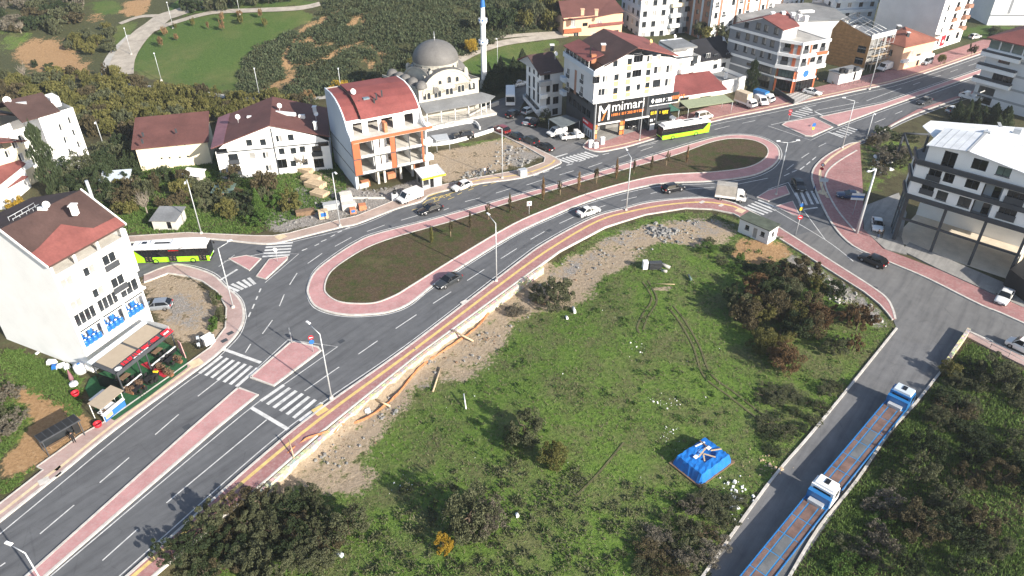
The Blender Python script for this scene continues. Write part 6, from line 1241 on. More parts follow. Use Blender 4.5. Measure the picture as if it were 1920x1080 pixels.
# --- panel van
def panel_van(label, rear, front, col='paint_car_white', z=0.0, name='panel_van', H=2.1, L=5.0):
    A, B = G(*rear), G(*front); c = (A+B)/2; t = thing(name, label, 'van', (c.x, c.y, z), yaw(A, B)); h = L/2; w = .92; bd = MB()
    prof = [(h,.5),(h,.95),(h-.75,1.12),(h-1.45,H-.06),(h-1.9,H),(0,H+.02),(-h+.3,H-.02),(-h,H-.25),(-h,.45)]
    for s in (1, -1):
        pts = [(x, s*w*(1 if z_ < 1.2 else .9), z_) for x, z_ in prof]; bd.face(pts if s > 0 else pts[::-1])
    for (x0,z0),(x1,z1) in zip(prof[:-1], prof[1:]): bd.face([(x0,-w*(1 if z0 < 1.2 else .9),z0),(x0,w*(1 if z0 < 1.2 else .9),z0),(x1,w*(1 if z1 < 1.2 else .9),z1),(x1,-w*(1 if z1 < 1.2 else .9),z1)], 0, False)
    bd.face([(h,w,.5),(h,-w,.5),(-h,-w,.45),(-h,w,.45)]); bd.build('body', col, t)
    gl = MB(); gl.face([(h-.82,-w*.82,1.2),(h-.82,w*.82,1.2),(h-1.42,w*.78,H-.12),(h-1.42,-w*.78,H-.12)]); nrm = Vector((.7,0,.45)).normalized()*.03; gl.v = [tuple(Vector(q)+nrm) for q in gl.v]; gl.build('windscreen', 'car_glass', t)
    for s in (1, -1): g = MB(); g.face([(h-1.0,s*w*.97,1.15),(h-1.95,s*w*.97,1.15),(h-1.95,s*w*.925,H-.2),(h-1.5,s*w*.925,H-.2)]); g.build('side_window', 'car_glass', t); MB().box((h-.05,s*.68,.8),(.12,.3,.22)).build('headlight','lamp_clear',t); MB().box((-h-.01,s*.78,1.0),(.05,.14,.5)).build('taillight','lamp_red',t); MB().box((h-1.1,s*(w+.1),1.2),(.1,.2,.26)).build('mirror','plastic_black',t)
    g = MB(); g.face([(-h-.012,-.7,1.2),(-h-.012,.7,1.2),(-h-.012,.66,1.75),(-h-.012,-.66,1.75)]); g.build('rear_window','car_glass',t); MB().box((h+.02,0,.5),(.1,1.7,.25)).build('bumper','plastic_black',t)
    for x in (h-1.0, -h+1.1):
        for s in (1,-1): wheel(t, x, s*(w-.1), .34, .22)
    return t
panel_van('white panel van parked in front of the unfinished building', (788,368), (750,383))
panel_van('white cargo van with nose to the road beside the scaffolded house', (1670,128), (1644,137), z=.13)
panel_van('white panel van at the back under the carport', (1052,252), (1036,256), H=1.9, L=4.4)
# --- buses
def bus(label, rear, front, dark_side=False):
    A, B = G(*rear), G(*front); c = (A+B)/2; t = thing('city_bus', label, 'bus', (c.x, c.y, 0), yaw(A, B)); L, w, H = 12.0, 1.27, 2.95; h = L/2
    def ring(x, f, z0, z1): return [(x, -w+f, z0), (x, -w+f*.4, z1), (x, w-f*.4, z1), (x, w-f, z0)]
    bd = MB(); loft(bd, [ring(h-.02,.1,.35,1.3), ring(h-.2,0,.35,1.3), ring(-h+.1,0,.35,1.3), ring(-h,.1,.35,1.3)], 0, False); bd.face([(h-.1,-w,.35),(h-.1,w,.35),(-h,w,.35),(-h,-w,.35)])
    bd.box6(-h,-h+.5,-w,w,1.3,2.55); bd.build('body', 'lime', t)
    for s in (1,-1): MB().add([(-h+.5,s*(w+.004),1.3),(-h+1.7,s*(w+.004),1.3),(-h+.5,s*(w+.004),2.5)],[(0,1,2)]).build('rear_flash','lime',t)
    g = MB(); loft(g, [ring(h-.03,.06,1.3,2.78), ring(h-.2,0,1.3,2.78), ring(-h+.5,0,1.3,2.78)], 0, False); gw = g.build('window_band', 'car_glass', t)
    for s in (1, -1):
        for k in range(7): MB().box((h-2.2-k*1.35, s*(w+.006), 2.0),(.06,.015,1.45)).build('pillar','plastic_black',gw)
    for x in (h-1.1, .2, -h+2.4):
        d = MB(); d.box((x, -(w+.018), 1.45),(1.25,.03,2.1)); do = d.build('door','car_glass',t); MB().box((x,-(w+.04),1.45),(.05,.02,2.1)).build('door_joint','plastic_black',do)
        for k in (-.3,.3):
            for j in range(3): MB().box((x+k,-(w+.036),.75+j*.28),(.28,.012,.03)).build('hatch_mark','timber',do)
    ws = MB(); ws.add([(h+.0,-w+.1,.95),(h+.0,w-.1,.95),(h-.12,w-.12,H-.25),(h-.12,-w+.12,H-.25)], [(0,1,2,3)]); ws.v = [(q[0]+.02, q[1], q[2]) for q in ws.v]; ws.build('windscreen','car_glass',t)
    MB().box((h-.13,0,H-.12),(.14,2.2,.22)).build('destination_board','plastic_black',t); MB().box((.6,-(w+.03),2.45),(1.6,.02,.16)).build('destination_board','lamp_red',t)
    rf = MB(); rf.box((-.05,0,H-.08),(L-.1,2.56,.34),top=(.985,.9)); rf.build('roof','sign_white',t); pod = MB(); pod.box((h-3.2,0,H+.3),(5.2,2.1,.45),top=(.95,.86)); pod.build('roof_pod','sign_white',t); pod = MB(); pod.box((-1.4,0,H+.22),(3.6,1.9,.28),top=(.95,.9)); pd = pod.build('roof_pod','sign_white',t); MB().box((-1.2,-.2,H+.37),(2.4,.5,.03)).build('vent','plastic_black',pd); hb = MB(); hb.box((-4.1,.1,H+.2),(1.3,1.1,.22)); hbo = hb.build('roof_hatch','sign_white',t); MB().box((-4.1,.1,H+.32),(.8,.7,.03)).build('hatch_glass','car_glass',hbo)
    for s in (1,-1): MB().box((h-.02,s*.95,.75),(.1,.4,.2)).build('headlight','lamp_clear',t); MB().box((h+.2,s*(w+.12),2.2),(.25,.14,.4)).build('mirror','plastic_black',t); MB().box((-h-.01,s*1.0,1.0),(.05,.22,.6)).build('taillight','lamp_red',t)
    MB().box((h-.02,0,.5),(.14,2.4,.3)).build('bumper','plastic_black',t); MB().add([(-h-.012,-1.0,1.5),(-h-.012,1.0,1.5),(-h-.012,.95,2.5),(-h-.012,-.95,2.5)],[(0,1,2,3)]).build('rear_window','car_glass',t)
    for x in (h-2.7, -h+3.4):
        for s in (1,-1): wheel(t, x, s*(w-.13), .48, .3)
    return t
bus('lime green and white bus leaving the side street by the big white block', (256,489), (402,484))
bus('lime green and white bus on the road below the signed shop building', (1326,246), (1232,262))
# --- trucks
def cab(t, x0, w, H, col, deckz=.9, ln=1.7, nose=.0):
    """forward-control cab: front at x0"""
    prof = [(x0,.55),(x0,1.25),(x0-.28-nose,H-.25),(x0-.5-nose,H),(x0-ln,H),(x0-ln,.55)]; bd = MB()
    for s in (1,-1): pts = [(x, s*w, z) for x, z in prof]; bd.face(pts if s > 0 else pts[::-1])
    for (xa,za),(xb,zb_) in zip(prof, prof[1:]+prof[:1]): bd.face([(xa,-w,za),(xa,w,za),(xb,w,zb_),(xb,-w,zb_)])
    co = bd.build('cab', col, t); g = MB(); g.add([(x0+.015,-w*.9,1.3),(x0+.015,w*.9,1.3),(x0-.25-nose,w*.87,H-.3),(x0-.25-nose,-w*.87,H-.3)],[(0,1,2,3)]); g.build('windscreen','car_glass',co)
    for s in (1,-1): g = MB(); g.add([(x0-.2-nose*.5,s*(w+.012),1.35),(x0-ln*.72,s*(w+.012),1.35),(x0-ln*.72,s*(w+.012),H-.3),(x0-.42-nose,s*(w+.012),H-.3)],[(0,1,2,3)]); g.build('side_window','car_glass',co); MB().box((x0+.01,s*w*.7,.85),(.06,.3,.22)).build('headlight','lamp_clear',co); MB().box((x0-.1,s*(w+.18),1.7),(.12,.2,.45)).build('mirror','plastic_black',co)
    MB().box((x0+.03,0,.62),(.16,w*1.95,.32)).build('bumper','plastic_black',co); return co
flat('tarp_grey', (.34,.32,.29), .8, var=.2, scale=1.0, fine=.15)
def canvas_truck(label, rear, front, col='paint_car_white', cv='tarp_grey', L=5.6, z=0.0, hb=2.0):
    A, B = G(*rear), G(*front); c = (A+B)/2; t = thing('canvas_truck', label, 'truck', (c.x, c.y, z), yaw(A, B)); h = L/2; w = .95
    cab(t, h, w, 2.1, col, ln=1.75, nose=.35); MB().box6(-h, h-1.85, -w-.05, w+.05, .75, 1.35).build('load_bed', col, t); mb = MB(); mb.box(((h-1.85-h)/2,0,1.35+hb*.5-.3),(L-1.9,2*w+.12,hb-.6+.3),top=(.98,.93)); mb.build('canvas_cover', cv, t); MB().box6(-h+.2, h-.4, -.4, .4, .4, .75).build('chassis','plastic_black',t)
    for x in (h-1.0,-h+1.0):
        for s in (1,-1): wheel(t, x, s*(w-.12), .36, .24)
    for s in (1,-1): MB().box((-h-.02,s*.8,.85),(.05,.25,.18)).build('taillight','lamp_red',t)
    return t
canvas_truck('white light truck with grey canvas cover turning by the guard cabin', (1345,372), (1392,378), hb=2.3)
canvas_truck('white light truck with beige canvas box parked by the cypress', (1381,194), (1413,206), cv='canvas_beige', z=.15, hb=2.4)
canvas_truck('white light truck with royal blue canvas parked beside the grey building', (1414,186), (1447,196), cv='truck_blue', z=.15, hb=1.6, L=5.2)
panel_van('white van parked between the beige truck and the blue truck', (1418,190), (1434,202), z=.15, L=4.4, H=1.9)
def pickup(label, rear, front, col='paint_car_white', z=0.0, load=True):
    A, B = G(*rear), G(*front); c = (A+B)/2; t = thing('pickup_truck', label, 'truck', (c.x, c.y, z), yaw(A, B)); cab(t, 2.5, .88, 1.95, col, ln=1.9, nose=.5); MB().box6(-2.5,.55,-.9,.9,.6,.75).box6(-2.5,.55,-.95,-.9,.6,1.2).box6(-2.5,.55,.9,.95,.6,1.2).box6(-2.55,-2.5,-.95,.95,.6,1.2).build('load_bed', col, t)
    for x in (1.55,-1.5):
        for s in (1,-1): wheel(t, x, s*.78, .34, .22)
    if load:
        rg = random.Random(4)
        for k in range(7): MB().box((rg.uniform(-2.1,.2),rg.uniform(-.6,.6),1.0+rg.random()*.5),(rg.uniform(.3,.7),rg.uniform(.2,.5),.4),0,rg.random()*3).build('load', rg.choice(['trim_black','panel_brown','trim_white']), t)
    return t
pickup('white pickup loaded with scrap outside the carport', (1052,263), (1092,259)); pickup('white flatbed truck parked in shade at the balcony block', (1835,194), (1800,184), z=.1, load=False)
# --- the two long blue flatbed lorries
flat('deck_wood', (.16,.10,.085), .85, var=.3, scale=.9, fine=.3); flat('deck_steel', (.13,.135,.14), .6, var=.25, scale=.7)
def lorry(label, front, rear, cabcol, roofcol):
    A, B = G(*front), G(*rear); d = (A-B).normalized(); L = 20.5; c = A-d*(L/2); t = thing('flatbed_lorry', label, 'lorry', (c.x, c.y, 0), math.atan2(d.y, d.x)); h = L/2; w = 1.24
    co = cab(t, h, w, 2.75, cabcol, ln=2.1, nose=.15); MB().box((h-1.15,0,2.85),(1.6,2.2,.22),top=(.9,.9)).build('cab_roof', roofcol, co); MB().box((h-1.0,0,2.99),(.8,.5,.06)).build('roof_hatch','car_glass',co); g = MB(); g.box((h-.2,0,2.62),(.3,2.2,.12)); g.build('sun_visor', 'plastic_black', co)
    g = MB(); g.add([(h-2.112,-1.0,1.6),(h-2.112,1.0,1.6),(h-2.112,.95,2.5),(h-2.112,-.95,2.5)],[(0,1,2,3)]); g.build('rear_window','car_glass',co)
    MB().box6(h-2.75,h-2.2,-w,w,.9,2.3).build('headboard','truck_blue',t); MB().box6(h-3.4,h-2.8,-.8,.8,1.2,1.6).build('winch','galvanised',t)
    MB().box6(-h,h-2.85,-w,w,1.02,1.18).build('deck','deck_blue',t)
    dl = L-3.2
    for y0, y1 in ((-1.12,-.62),(-.46,.46),(.62,1.12)):
        for k in range(6):
            x0 = -h+.15+k*dl/6; MB().box6(x0, x0+dl/6-.12, y0, y1, 1.18, 1.205).build('deck_board', 'deck_steel' if (y0 == -.46 and k in (2,3)) else 'deck_wood', t)
    for s in (1,-1): MB().box6(-h,h-2.85,s*w-.06 if s > 0 else -w-.02,s*w+.02 if s > 0 else -w+.06,1.0,1.3).build('side_rail','truck_blue',t)
    MB().box6(-h+.3,h-.6,-.45,.45,.6,1.0).build('chassis','plastic_black',t); MB().box6(-h-.1,-h,-1.2,1.2,.7,1.1).build('tail_bar','truck_blue',t)
    for x in (h-1.3, h-5.6,-h+4.2,-h+2.9,-h+1.6):
        for s in (1,-1): wheel(t, x, s*(w-.2), .5, .32)
    for s in (1,-1): MB().box((-h-.12,s*.9,.85),(.05,.4,.16)).build('taillight','lamp_red',t)
    return t
lorry('blue flatbed lorry with pale blue cab roof, farther of the two', (1690,754), (1545,932), 'truck_blue', 'wall_blue'); lorry('blue flatbed lorry with white cab, nearer of the two', (1548,928), (1420,1090), 'sign_white', 'sign_white')
# --- minibus, caravans and motorhomes
def minibus(label, rear, front):
    A, B = G(*rear), G(*front); c = (A+B)/2; t = thing('minibus', label, 'bus', (c.x, c.y, 0), yaw(A, B)); bd = MB(); bd.box6(-3.6,3.6,-1.1,1.1,.4,2.8); bd.build('body','sign_white',t)
    for s in (1,-1): MB().box6(-3.3,3.3,s*1.11-.005,s*1.11+.01,1.4,2.4).build('window_band','car_glass',t)
    MB().box6(3.6,3.63,-1.0,1.0,1.2,2.5).build('windscreen','car_glass',t); MB().box6(-3.4,3.3,-.9,.9,2.8,2.95).build('roof','sign_white',t)
    for x in (2.3,-2.2):
        for s in (1,-1): wheel(t, x, s*1.0, .4, .25)
minibus('white minibus standing in the mosque street', (957,184), (957,197))
def caravan(label, px, rz, L=4.8):
    c = G(*px, .15); t = thing('caravan', label, 'caravan', c, rz, 'caravans on the far car park'); bd = MB(); h = L/2; prof = [(h,.6),(h+.1,1.5),(h-.3,2.5),(-h+.3,2.6),(-h,1.6),(-h+.1,.6)]
    for s in (1,-1): pts = [(x,s*1.05,z) for x, z in prof]; bd.face(pts)
    for a_, b_ in zip(prof, prof[1:]+prof[:1]): bd.face([(a_[0],-1.05,a_[1]),(a_[0],1.05,a_[1]),(b_[0],1.05,b_[1]),(b_[0],-1.05,b_[1])])
    bd.build('body','sign_white',t)
    for s in (1,-1): MB().box((.4,s*1.06,1.7),(1.6,.03,.6)).build('window','car_glass',t); wheel(t,-.1,s*.95,.32,.2)
    MB().tube([(h,0,.5),(h+.9,0,.45)],.05,6).build('drawbar','steel',t)
for k, (q, a_, l_) in enumerate((((938,101),.5,'white caravan nearest the minaret, leftmost of the row'),((947,97),.5,'white caravan second from the minaret'),((967,92),.2,'white caravan third from the minaret'),((983,89),.2,'white caravan fourth from the minaret, mid row'),((1003,87),.4,'white caravan fifth in the row near the peach building'),((1016,79),.3,'small white caravan nearest the peach building'))): caravan(l_, q, a_)
def scooter(label, px, rz, col):
    c = G(*px, .13); t = thing('scooter', label, 'scooter', c, rz); MB().box6(-.7,-.1,-.14,.14,.45,.75).box6(-.15,.4,-.12,.12,.25,.35).build('body',col,t); mb = MB(); mb.tube([(.45,0,.35),(.38,0,1.05)],.05,6); mb.tube([(.36,-.3,1.05),(.36,.3,1.05)],.025,5); mb.build('handlebar','plastic_black',t); MB().box((.42,0,.72),(.1,.36,.5)).build('front_shield',col,t); MB().box((-.4,0,.79),(.6,.24,.09)).build('seat','plastic_black',t); MB().box((-.85,0,.95),(.35,.36,.36)).build('carry_box',col,t)
    for x in (.55,-.55): mb = MB(); mb.lathe([(.12,-.05),(.24,-.06),(.25,0),(.24,.06),(.12,.05)],12); o = mb.build('wheel','tyre',t); o.matrix_local = Matrix.Translation((x,0,.25)) @ Matrix.Rotation(math.pi/2,4,'X')
scooter('mint green scooter parked beside the restaurant planters', (374,650), -1.2, 'wall_blue'); scooter('black motorcycle parked next to the mint scooter', (381,648), -1.2, 'plastic_black')
# ================================================================== street furniture
for q, o in (((432,626),pv_west),((421,640),pv_west),((800,652),road),((640,640),road),((1030,432),road),((1640,540),street),((350,800),road)): c = G(*q); MB().box((c.x,c.y,.14 if o is pv_west else .004),(.9,.7,.012),0,.8).build('drain_grate','trim_dark',o)
def lamp(label, base, head, H=10.4, group='street lamps', double=False, r=.11, name='street_lamp', zh=11.0, terrain=False, basew=None):
    B = basew or (P(*base) if terrain else G(*base)); t = thing(name, label, 'street lamp', (B.x, B.y, B.z), 0, group)
    MB().tube([(0,0,-.2),(0,0,H*.5),(0,0,H)], [r,r*.8,r*.55], 8).build('pole', 'galvanised', t); MB().box((0,0,.2),(.45,.45,.5),top=(.7,.7)).build('base', 'concrete_pale', t)
    hd = at_z(head[0], head[1], zh+B.z)-B; ends = [Vector((hd.x, hd.y, zh))]
    if Vector((hd.x, hd.y)).length > 2.6: ends[0] = Vector((hd.x, hd.y, 0)).normalized()*2.3+Vector((0,0,zh))
    if double: ends.append(Vector((-ends[0].x, -ends[0].y, zh)))
    for e in ends:
        MB().tube([(0,0,H-.02),e*.98+Vector((0,0,-.0))], [r*.55,r*.4], 6).build('arm', 'galvanised', t); a = math.atan2(e.y, e.x)
        MB().box((.25,0,0),(.75,.3,.12),top=(.85,.8)).build('lamp_head', 'sign_white', t, TR(e.x, e.y, e.z, a))
    return t
for l_, b_, h_ in (('street lamp beside the zebra nearest the big traffic island',(622,748),(580,606)),('street lamp at the kerb by the rounded end of the median',(931,528),(917,402)),('street lamp standing left of the black SUV',(1174,395),(1176,281)),('street lamp behind the bus in front of the garden',(378,439),(346,351)),
    ('street lamp at the corner by the small left zebra',(438,578),(427,452)),('street lamp in front of the brick pallets',(638,425),(628,323)),('street lamp on the pavement by the dirt lot and metal bin',(942,335),(936,239)),('street lamp on the paving in front of the shop sign, near the lime bus',(1199,264),(1184,196)),('street lamp by the white cabinets at the shop corner',(1113,274),(1103,200)),
    ('street lamp on the far median strip by the big blue sign',(1579,278),(1585,183)),('street lamp by the cargo van and scaffold',(1630,168),(1668,100))): lamp(l_, b_, h_)
lamp('double headed street lamp on the small right traffic island', (1455,366), (1462,264), double=True, H=10.6)
lamp('street lamp cut by the bottom left corner', None, (20,1020), basew=Vector((*at_z(47,1037,10.4).xy, 0)))
lamp('pale steel mast leaning above the red plaza, thickest of the poles', (1606,438), (1630,320), H=12.2, r=.28, zh=12.6); lamp('short flood lamp post at the road edge beyond the plaza', (1624,262), (1640,213), H=6.0, zh=6.2, r=.12)
for l_, b_, h_ in (('park lamp alone on the green lawn',(303,152),(290,106)),('park lamp at the foot of the scrub hill, left one',(487,182),(479,139)),('park lamp at the foot of the scrub hill behind the yellow tree',(641,182),(636,140)),('park lamp where the two park paths meet',(325,53),(315,14)),('park lamp beside the curved stone path',(247,103),(235,60)),('park lamp on the upper lawn near the top edge',(450,27),(444,-10)),
    ('lamp post between cream house and white block',(200,290),(180,257)),('park lamp right of the minaret',(933,125),(931,72)),('thin lamp post at the back right of the hall',(1590,40),(1586,10))): lamp(l_, b_, h_, H=7.4, zh=7.9, group='park lamps', terrain=True, r=.09)
def sign(label, base, parts, h=2.6, rz=-1.57, name='road_sign', z=.14):
    """parts: (shape, colour, centre height, size)"""
    c = G(*base); t = thing(name, label, 'sign', (c.x, c.y, z), rz+math.pi/2); MB().tube([(0,0,-.2),(0,0,h)], .045, 6).build('post', 'galvanised', t)
    for sh, col, zc_, s_ in parts:
        if sh == 'o': m = MB(); m.lathe([(.01,.0),(s_,.0)], 18); o = m.build('sign_plate', col, t, Matrix.Translation((0,-.06,zc_)) @ Matrix.Rotation(R(90),4,'X'))
        elif sh == 'ring': m = MB(); m.lathe([(s_*.72,.01),(s_,.01)], 18); o = m.build('sign_rim', col, t, Matrix.Translation((0,-.062,zc_)) @ Matrix.Rotation(R(90),4,'X'))
        elif sh == 'bar': MB().box((0,-.075,zc_),(s_,.01,s_*.24)).build('sign_bar', col, t)
        elif sh == 'arrow': MB().add([(-s_*.4,-.085,zc_+s_*.4),(-s_*.1,-.085,zc_+s_*.4),(s_*.3,-.085,zc_),(-s_*.1,-.085,zc_-s_*.4),(-s_*.4,-.085,zc_-s_*.4),(0,-.085,zc_)],[(0,1,2,5),(5,2,3,4)]).build('sign_arrow', col, t)
        else: MB().box((0,-.06,zc_),(s_[0],.03,s_[1])).build('sign_plate', col, t)
    return t
N_ = -1.57
sign('red no-entry sign over a blue disc at the big traffic island corner', (588,661), [('o','sign_red',2.5,.36),('bar','sign_white',2.5,.46),('o','sign_blue',1.75,.36)], rz=-1.2)
sign('grey backed keep-right discs at the tip of the big traffic island', (548,645), [('o','galvanised',2.3,.42),('o','galvanised',1.4,.42)], rz=.6)
sign('red and white chevron board on the median grass', (992,404), [('q','sign_white',2.3,(.85,.85)),('arrow','sign_red',2.3,.8)], 2.7, -1.3)
sign('blue arrow disc above a yellow board on the far triangular island', (1522,252), [('o','sign_blue',2.1,.45),('q','sign_yellow',1.3,(.5,.6))], rz=-1.4); sign('red no-entry sign on the far triangular island by the zebra', (1478,228), [('o','sign_red',2.4,.4),('bar','sign_white',2.4,.5),('q','sign_red',1.6,(.6,.4))], rz=-1.8)
sign('blue disc over a yellow board on the small pink island', (1499,404), [('o','sign_blue',2.0,.36),('q','sign_yellow',1.2,(.5,.6))]); sign('red stop disc standing on the plot pavement', (1492,441), [('o','sign_red',3.4,.42),('bar','sign_white',3.4,.5)], 3.8)
sign('red ringed discs at the plaza kerb', (1537,333), [('o','sign_white',2.6,.36),('ring','sign_red',2.6,.38),('o','sign_red',1.8,.36)], rz=-2.2); sign('pale blue direction board beside the plaza zebra', (1539,362), [('q','wall_blue',2.6,(1.5,.7))], rz=-1.8)
sign('striped white direction board in front of the blue sedan', (1598,404), [('q','sign_white',4.1,(2.2,.42)),('q','sign_blue',3.65,(2.2,.4)),('q','sign_white',3.2,(2.2,.42))], 4.4, -1.7); sign('round white sign on the left zebra kerb', (521,492), [('o','sign_white',2.3,.35)])
sign('dark marker post with chevrons on the zebra corner', (402,640), [('q','sign_black',.7,(.2,1.2)),('q','sign_white',.9,(.22,.2))], 1.3)
# --- bus shelter
c = G(122,832); t = thing('bus_shelter', 'dark bus shelter on the lower left pavement', 'bus shelter', (c.x, c.y, .13), R(52))
MB().box6(-2.3,2.3,-.8,.8,2.35,2.5).build('roof','trim_dark',t)
for k in range(6): MB().box6(-2.2+k*.75,-1.55+k*.75,-.72,.72,2.5,2.53).build('roof_panel','plastic_black',t)
for x in (-2.1,2.1):
    for y in (-.65,.65): MB().box6(x-.05,x+.05,y-.05,y+.05,0,2.35).build('post','trim_dark',t)
MB().box6(-2.0,2.0,.6,.63,.3,2.2).build('back_glass','glass',t); MB().box6(-1.6,1.2,.1,.45,.42,.48).box6(-1.5,-1.4,.2,.4,0,.42).box6(1.0,1.1,.2,.4,0,.42).build('bench','timber_dark',t); MB().box6(1.4,2.1,-.05,.05,.3,2.1).build('advert_panel','plastic_black',t)
# --- bins and cabinets
def cabinet(name, label, cat, px, d, mat, rz=.45, lid=None, z=.13):
    c = G(*px); t = thing(name, label, cat, (c.x, c.y, z), rz); MB().box((0,0,d[2]/2),d,0,0,(.96,.94)).build('body', mat, t); MB().box((0,0,d[2]+.04),(d[0]+.06,d[1]+.06,.08)).build('lid', lid or mat, t); MB().box((0,-d[1]/2-.012,d[2]*.5),(d[0]*.8,.02,d[2]*.75)).build('door', mat, t); return t
cabinet('rubbish_container','galvanised rubbish container at the kerb by the dirt lot','container',(980,329),(1.5,1.1,1.15),'galvanised')
for q, l_ in (((1107,277),'white utility cabinet, leftmost at the shop corner'),((1117,278),'low white utility cabinet between two others at the shop corner'),((1129,271),'tall white utility cabinet nearest the shop wall')): cabinet('utility_cabinet', l_, 'cabinet', q, (.9,.6,1.5 if q[0] != 1117 else 1.1), 'trim_white')
cabinet('white_bin','white box bin at the restaurant planters','bin',(392,644),(1.5,1.0,1.1),'trim_white',.9)
# --- people
def person(label, px, rz, top, legs, pose='stand', z=.13, h=1.74, group=None):
    c = G(*px); s = h/1.74; k = .32 if pose == 'lean' else 0.0
    J = {'pel':(0,0,.95,.13),'bel':(.0,0,1.12,.125),'che':(.02+k*.35,0,1.35,.15),'nec':(.02+k*.55,0,1.5,.055),'hed':(.04+k*.7,0,1.60,.085),'hdt':(.05+k*.75,0,1.70,.075)}
    E = [('pel','bel'),('bel','che'),('che','nec'),('nec','hed'),('hed','hdt')]
    for sd, y in (('l',1),('r',-1)):
        J.update({sd+'sh':(.01+k*.45,.19*y,1.42,.06),sd+'el':(.0+k*.7+.02,.25*y,1.16,.045),sd+'wr':(.12+k,.23*y,.93,.034),sd+'ha':(.17+k*1.05,.22*y,.84,.032),sd+'hi':(0,.09*y,.9,.095),sd+'kn':(.04*y,.10*y,.5,.065),sd+'an':(-.03+.05*y,.10*y,.09,.042),sd+'to':(.13+.05*y,.115*y,.04,.036)})
        E += [('che',sd+'sh'),(sd+'sh',sd+'el'),(sd+'el',sd+'wr'),(sd+'wr',sd+'ha'),('pel',sd+'hi'),(sd+'hi',sd+'kn'),(sd+'kn',sd+'an'),(sd+'an',sd+'to')]
    ks = list(J); me = bpy.data.meshes.new('skeleton'); me.from_pydata([Vector(J[q][:3])*s for q in ks], [(ks.index(a), ks.index(b)) for a, b in E], []); o = bpy.data.objects.new('skeleton', me); COL.objects.link(o)
    o.modifiers.new('s','SKIN'); sub = o.modifiers.new('u','SUBSURF'); sub.levels = 1; sub.render_levels = 1
    for i, q in enumerate(ks): v_ = me.skin_vertices[0].data[i]; v_.radius = (J[q][3]*s,)*2; v_.use_root = q == 'pel'
    dg = bpy.context.evaluated_depsgraph_get(); dg.update(); m2 = bpy.data.meshes.new_from_object(o.evaluated_get(dg)); bpy.data.objects.remove(o)
    for mt in (top, legs, 'skin', 'hair'): m2.materials.append(MAT[mt])
    for p_ in m2.polygons:
        q = p_.center/s; p_.use_smooth = True
        p_.material_index = 3 if (q.z > 1.63 or (q.z > 1.56 and q.x < .02+k*.6)) else 2 if q.z > 1.49 or (abs(q.y) > .17 and q.z < .97 and q.z > .78) else 0 if q.z > .97 else 3 if q.z < .07 else 1
    t = thing('person', label, 'person', (c.x, c.y, z), rz, group); put('body', m2, t)
    hm = MB(); hm.lathe([(.095,1.63),(.098,1.68),(.07,1.745),(.01,1.76)], 10); hm.v = [((x+.035+k*.75)*s, y*s, z_*s) for x, y, z_ in hm.v]; hm.build('hair','hair',t); return t
flat('skin', (.42,.25,.18), .6, var=.08); flat('hair', (.018,.014,.012), .7, var=.2); flat('cloth_black', (.015,.015,.017), .85, var=.2); flat('cloth_white', (.62,.62,.62), .85, var=.1); flat('cloth_jeans', (.05,.08,.15), .85, var=.2); flat('cloth_blue', (.03,.10,.28), .85, var=.15)
person('person in white top and jeans standing by the dirt lot', (909,329), -.6, 'cloth_white', 'cloth_jeans'); person('person in long black clothes beside the one in white', (915,328), 2.4, 'cloth_black', 'cloth_black')
person('person in dark clothes leaning over the white sedan bonnet, left of two', (1644,449), 1.2, 'cloth_black', 'cloth_jeans', 'lean', .1); person('person in black standing right of the white sedan bonnet', (1652,447), 2.2, 'cloth_black', 'cloth_black', 'stand', .1)
person('person in blue jacket waiting at the plaza zebra', (1525,363), 2.6, 'cloth_blue', 'cloth_black')
person('person in dark clothes waiting inside the bus shelter', (141,831), -.9, 'cloth_black', 'cloth_black'); person('person in white standing in the shop opening', (1142,234), -1.2, 'cloth_white', 'cloth_white', z=.15)
# --- retaining wall, safety mesh, stakes
def stonework():
    m, t, b = nt('stonework', .9, 0, .2); co = coords(t); v = nd(t, 'ShaderNodeTexVoronoi', feature='DISTANCE_TO_EDGE'); v.inputs['Scale'].default_value = 2.2; t.links.new(co, v.inputs['Vector']); v2 = nd(t, 'ShaderNodeTexVoronoi'); v2.inputs['Scale'].default_value = 2.2; t.links.new(co, v2.inputs['Vector'])
    c = mixc(t, .5, ramp(t, v2.outputs['Distance'], [(0,(.62,.55,.42)),(1,(.46,.40,.31))]), v2.outputs['Color'], 'SOFT_LIGHT'); c = mixc(t, ramp(t, v.outputs['Distance'], [(0,(1,1,1)),(.06,(0,0,0))]), c, (.28,.25,.2)); t.links.new(c, b.inputs['Base Color']); bump(t, b, v.outputs['Distance'], .6, .08)
stonework()
wl_ = W(smooth([(470,940),(500,905),(600,818),(690,743),(780,671),(860,612),(945,550),(985,520),(1015,500)], 4)); ow = offset(wl_, -.32)
tag(ribbon(MB(), ow, .5, -1.5, .10).build('retaining_wall', 'stonework'), 'long low cream stone retaining wall along the plot pavement', 'wall')
flat('mesh_orange', (.42,.17,.075), .8, var=.35, scale=2.5, fine=.4)
pth = [P(*q) for q in smooth([(540,852),(575,826),(640,803),(690,785),(740,747),(770,712),(792,688),(825,664),(862,640),(900,610),(925,578),(946,552)], 5)]; mb = MB(); n_ = len(pth); rg = random.Random(3); hh = [(.1+.3*rg.random(), .25*rg.random()-.2) for _ in pth]; 
for i in range(n_): 
    d = (pth[min(i+1,n_-1)]-pth[max(i-1,0)]).normalized(); n = Vector((-d.y,d.x,0)); mb.v += [tuple(pth[i]+n*(-.1*hh[i][0])+Vector((0,0,.05))), tuple(pth[i]+n*.1+Vector((0,0,hh[i][0]))), tuple(pth[i]+n*(.35+hh[i][1])+Vector((0,0,.08)))]
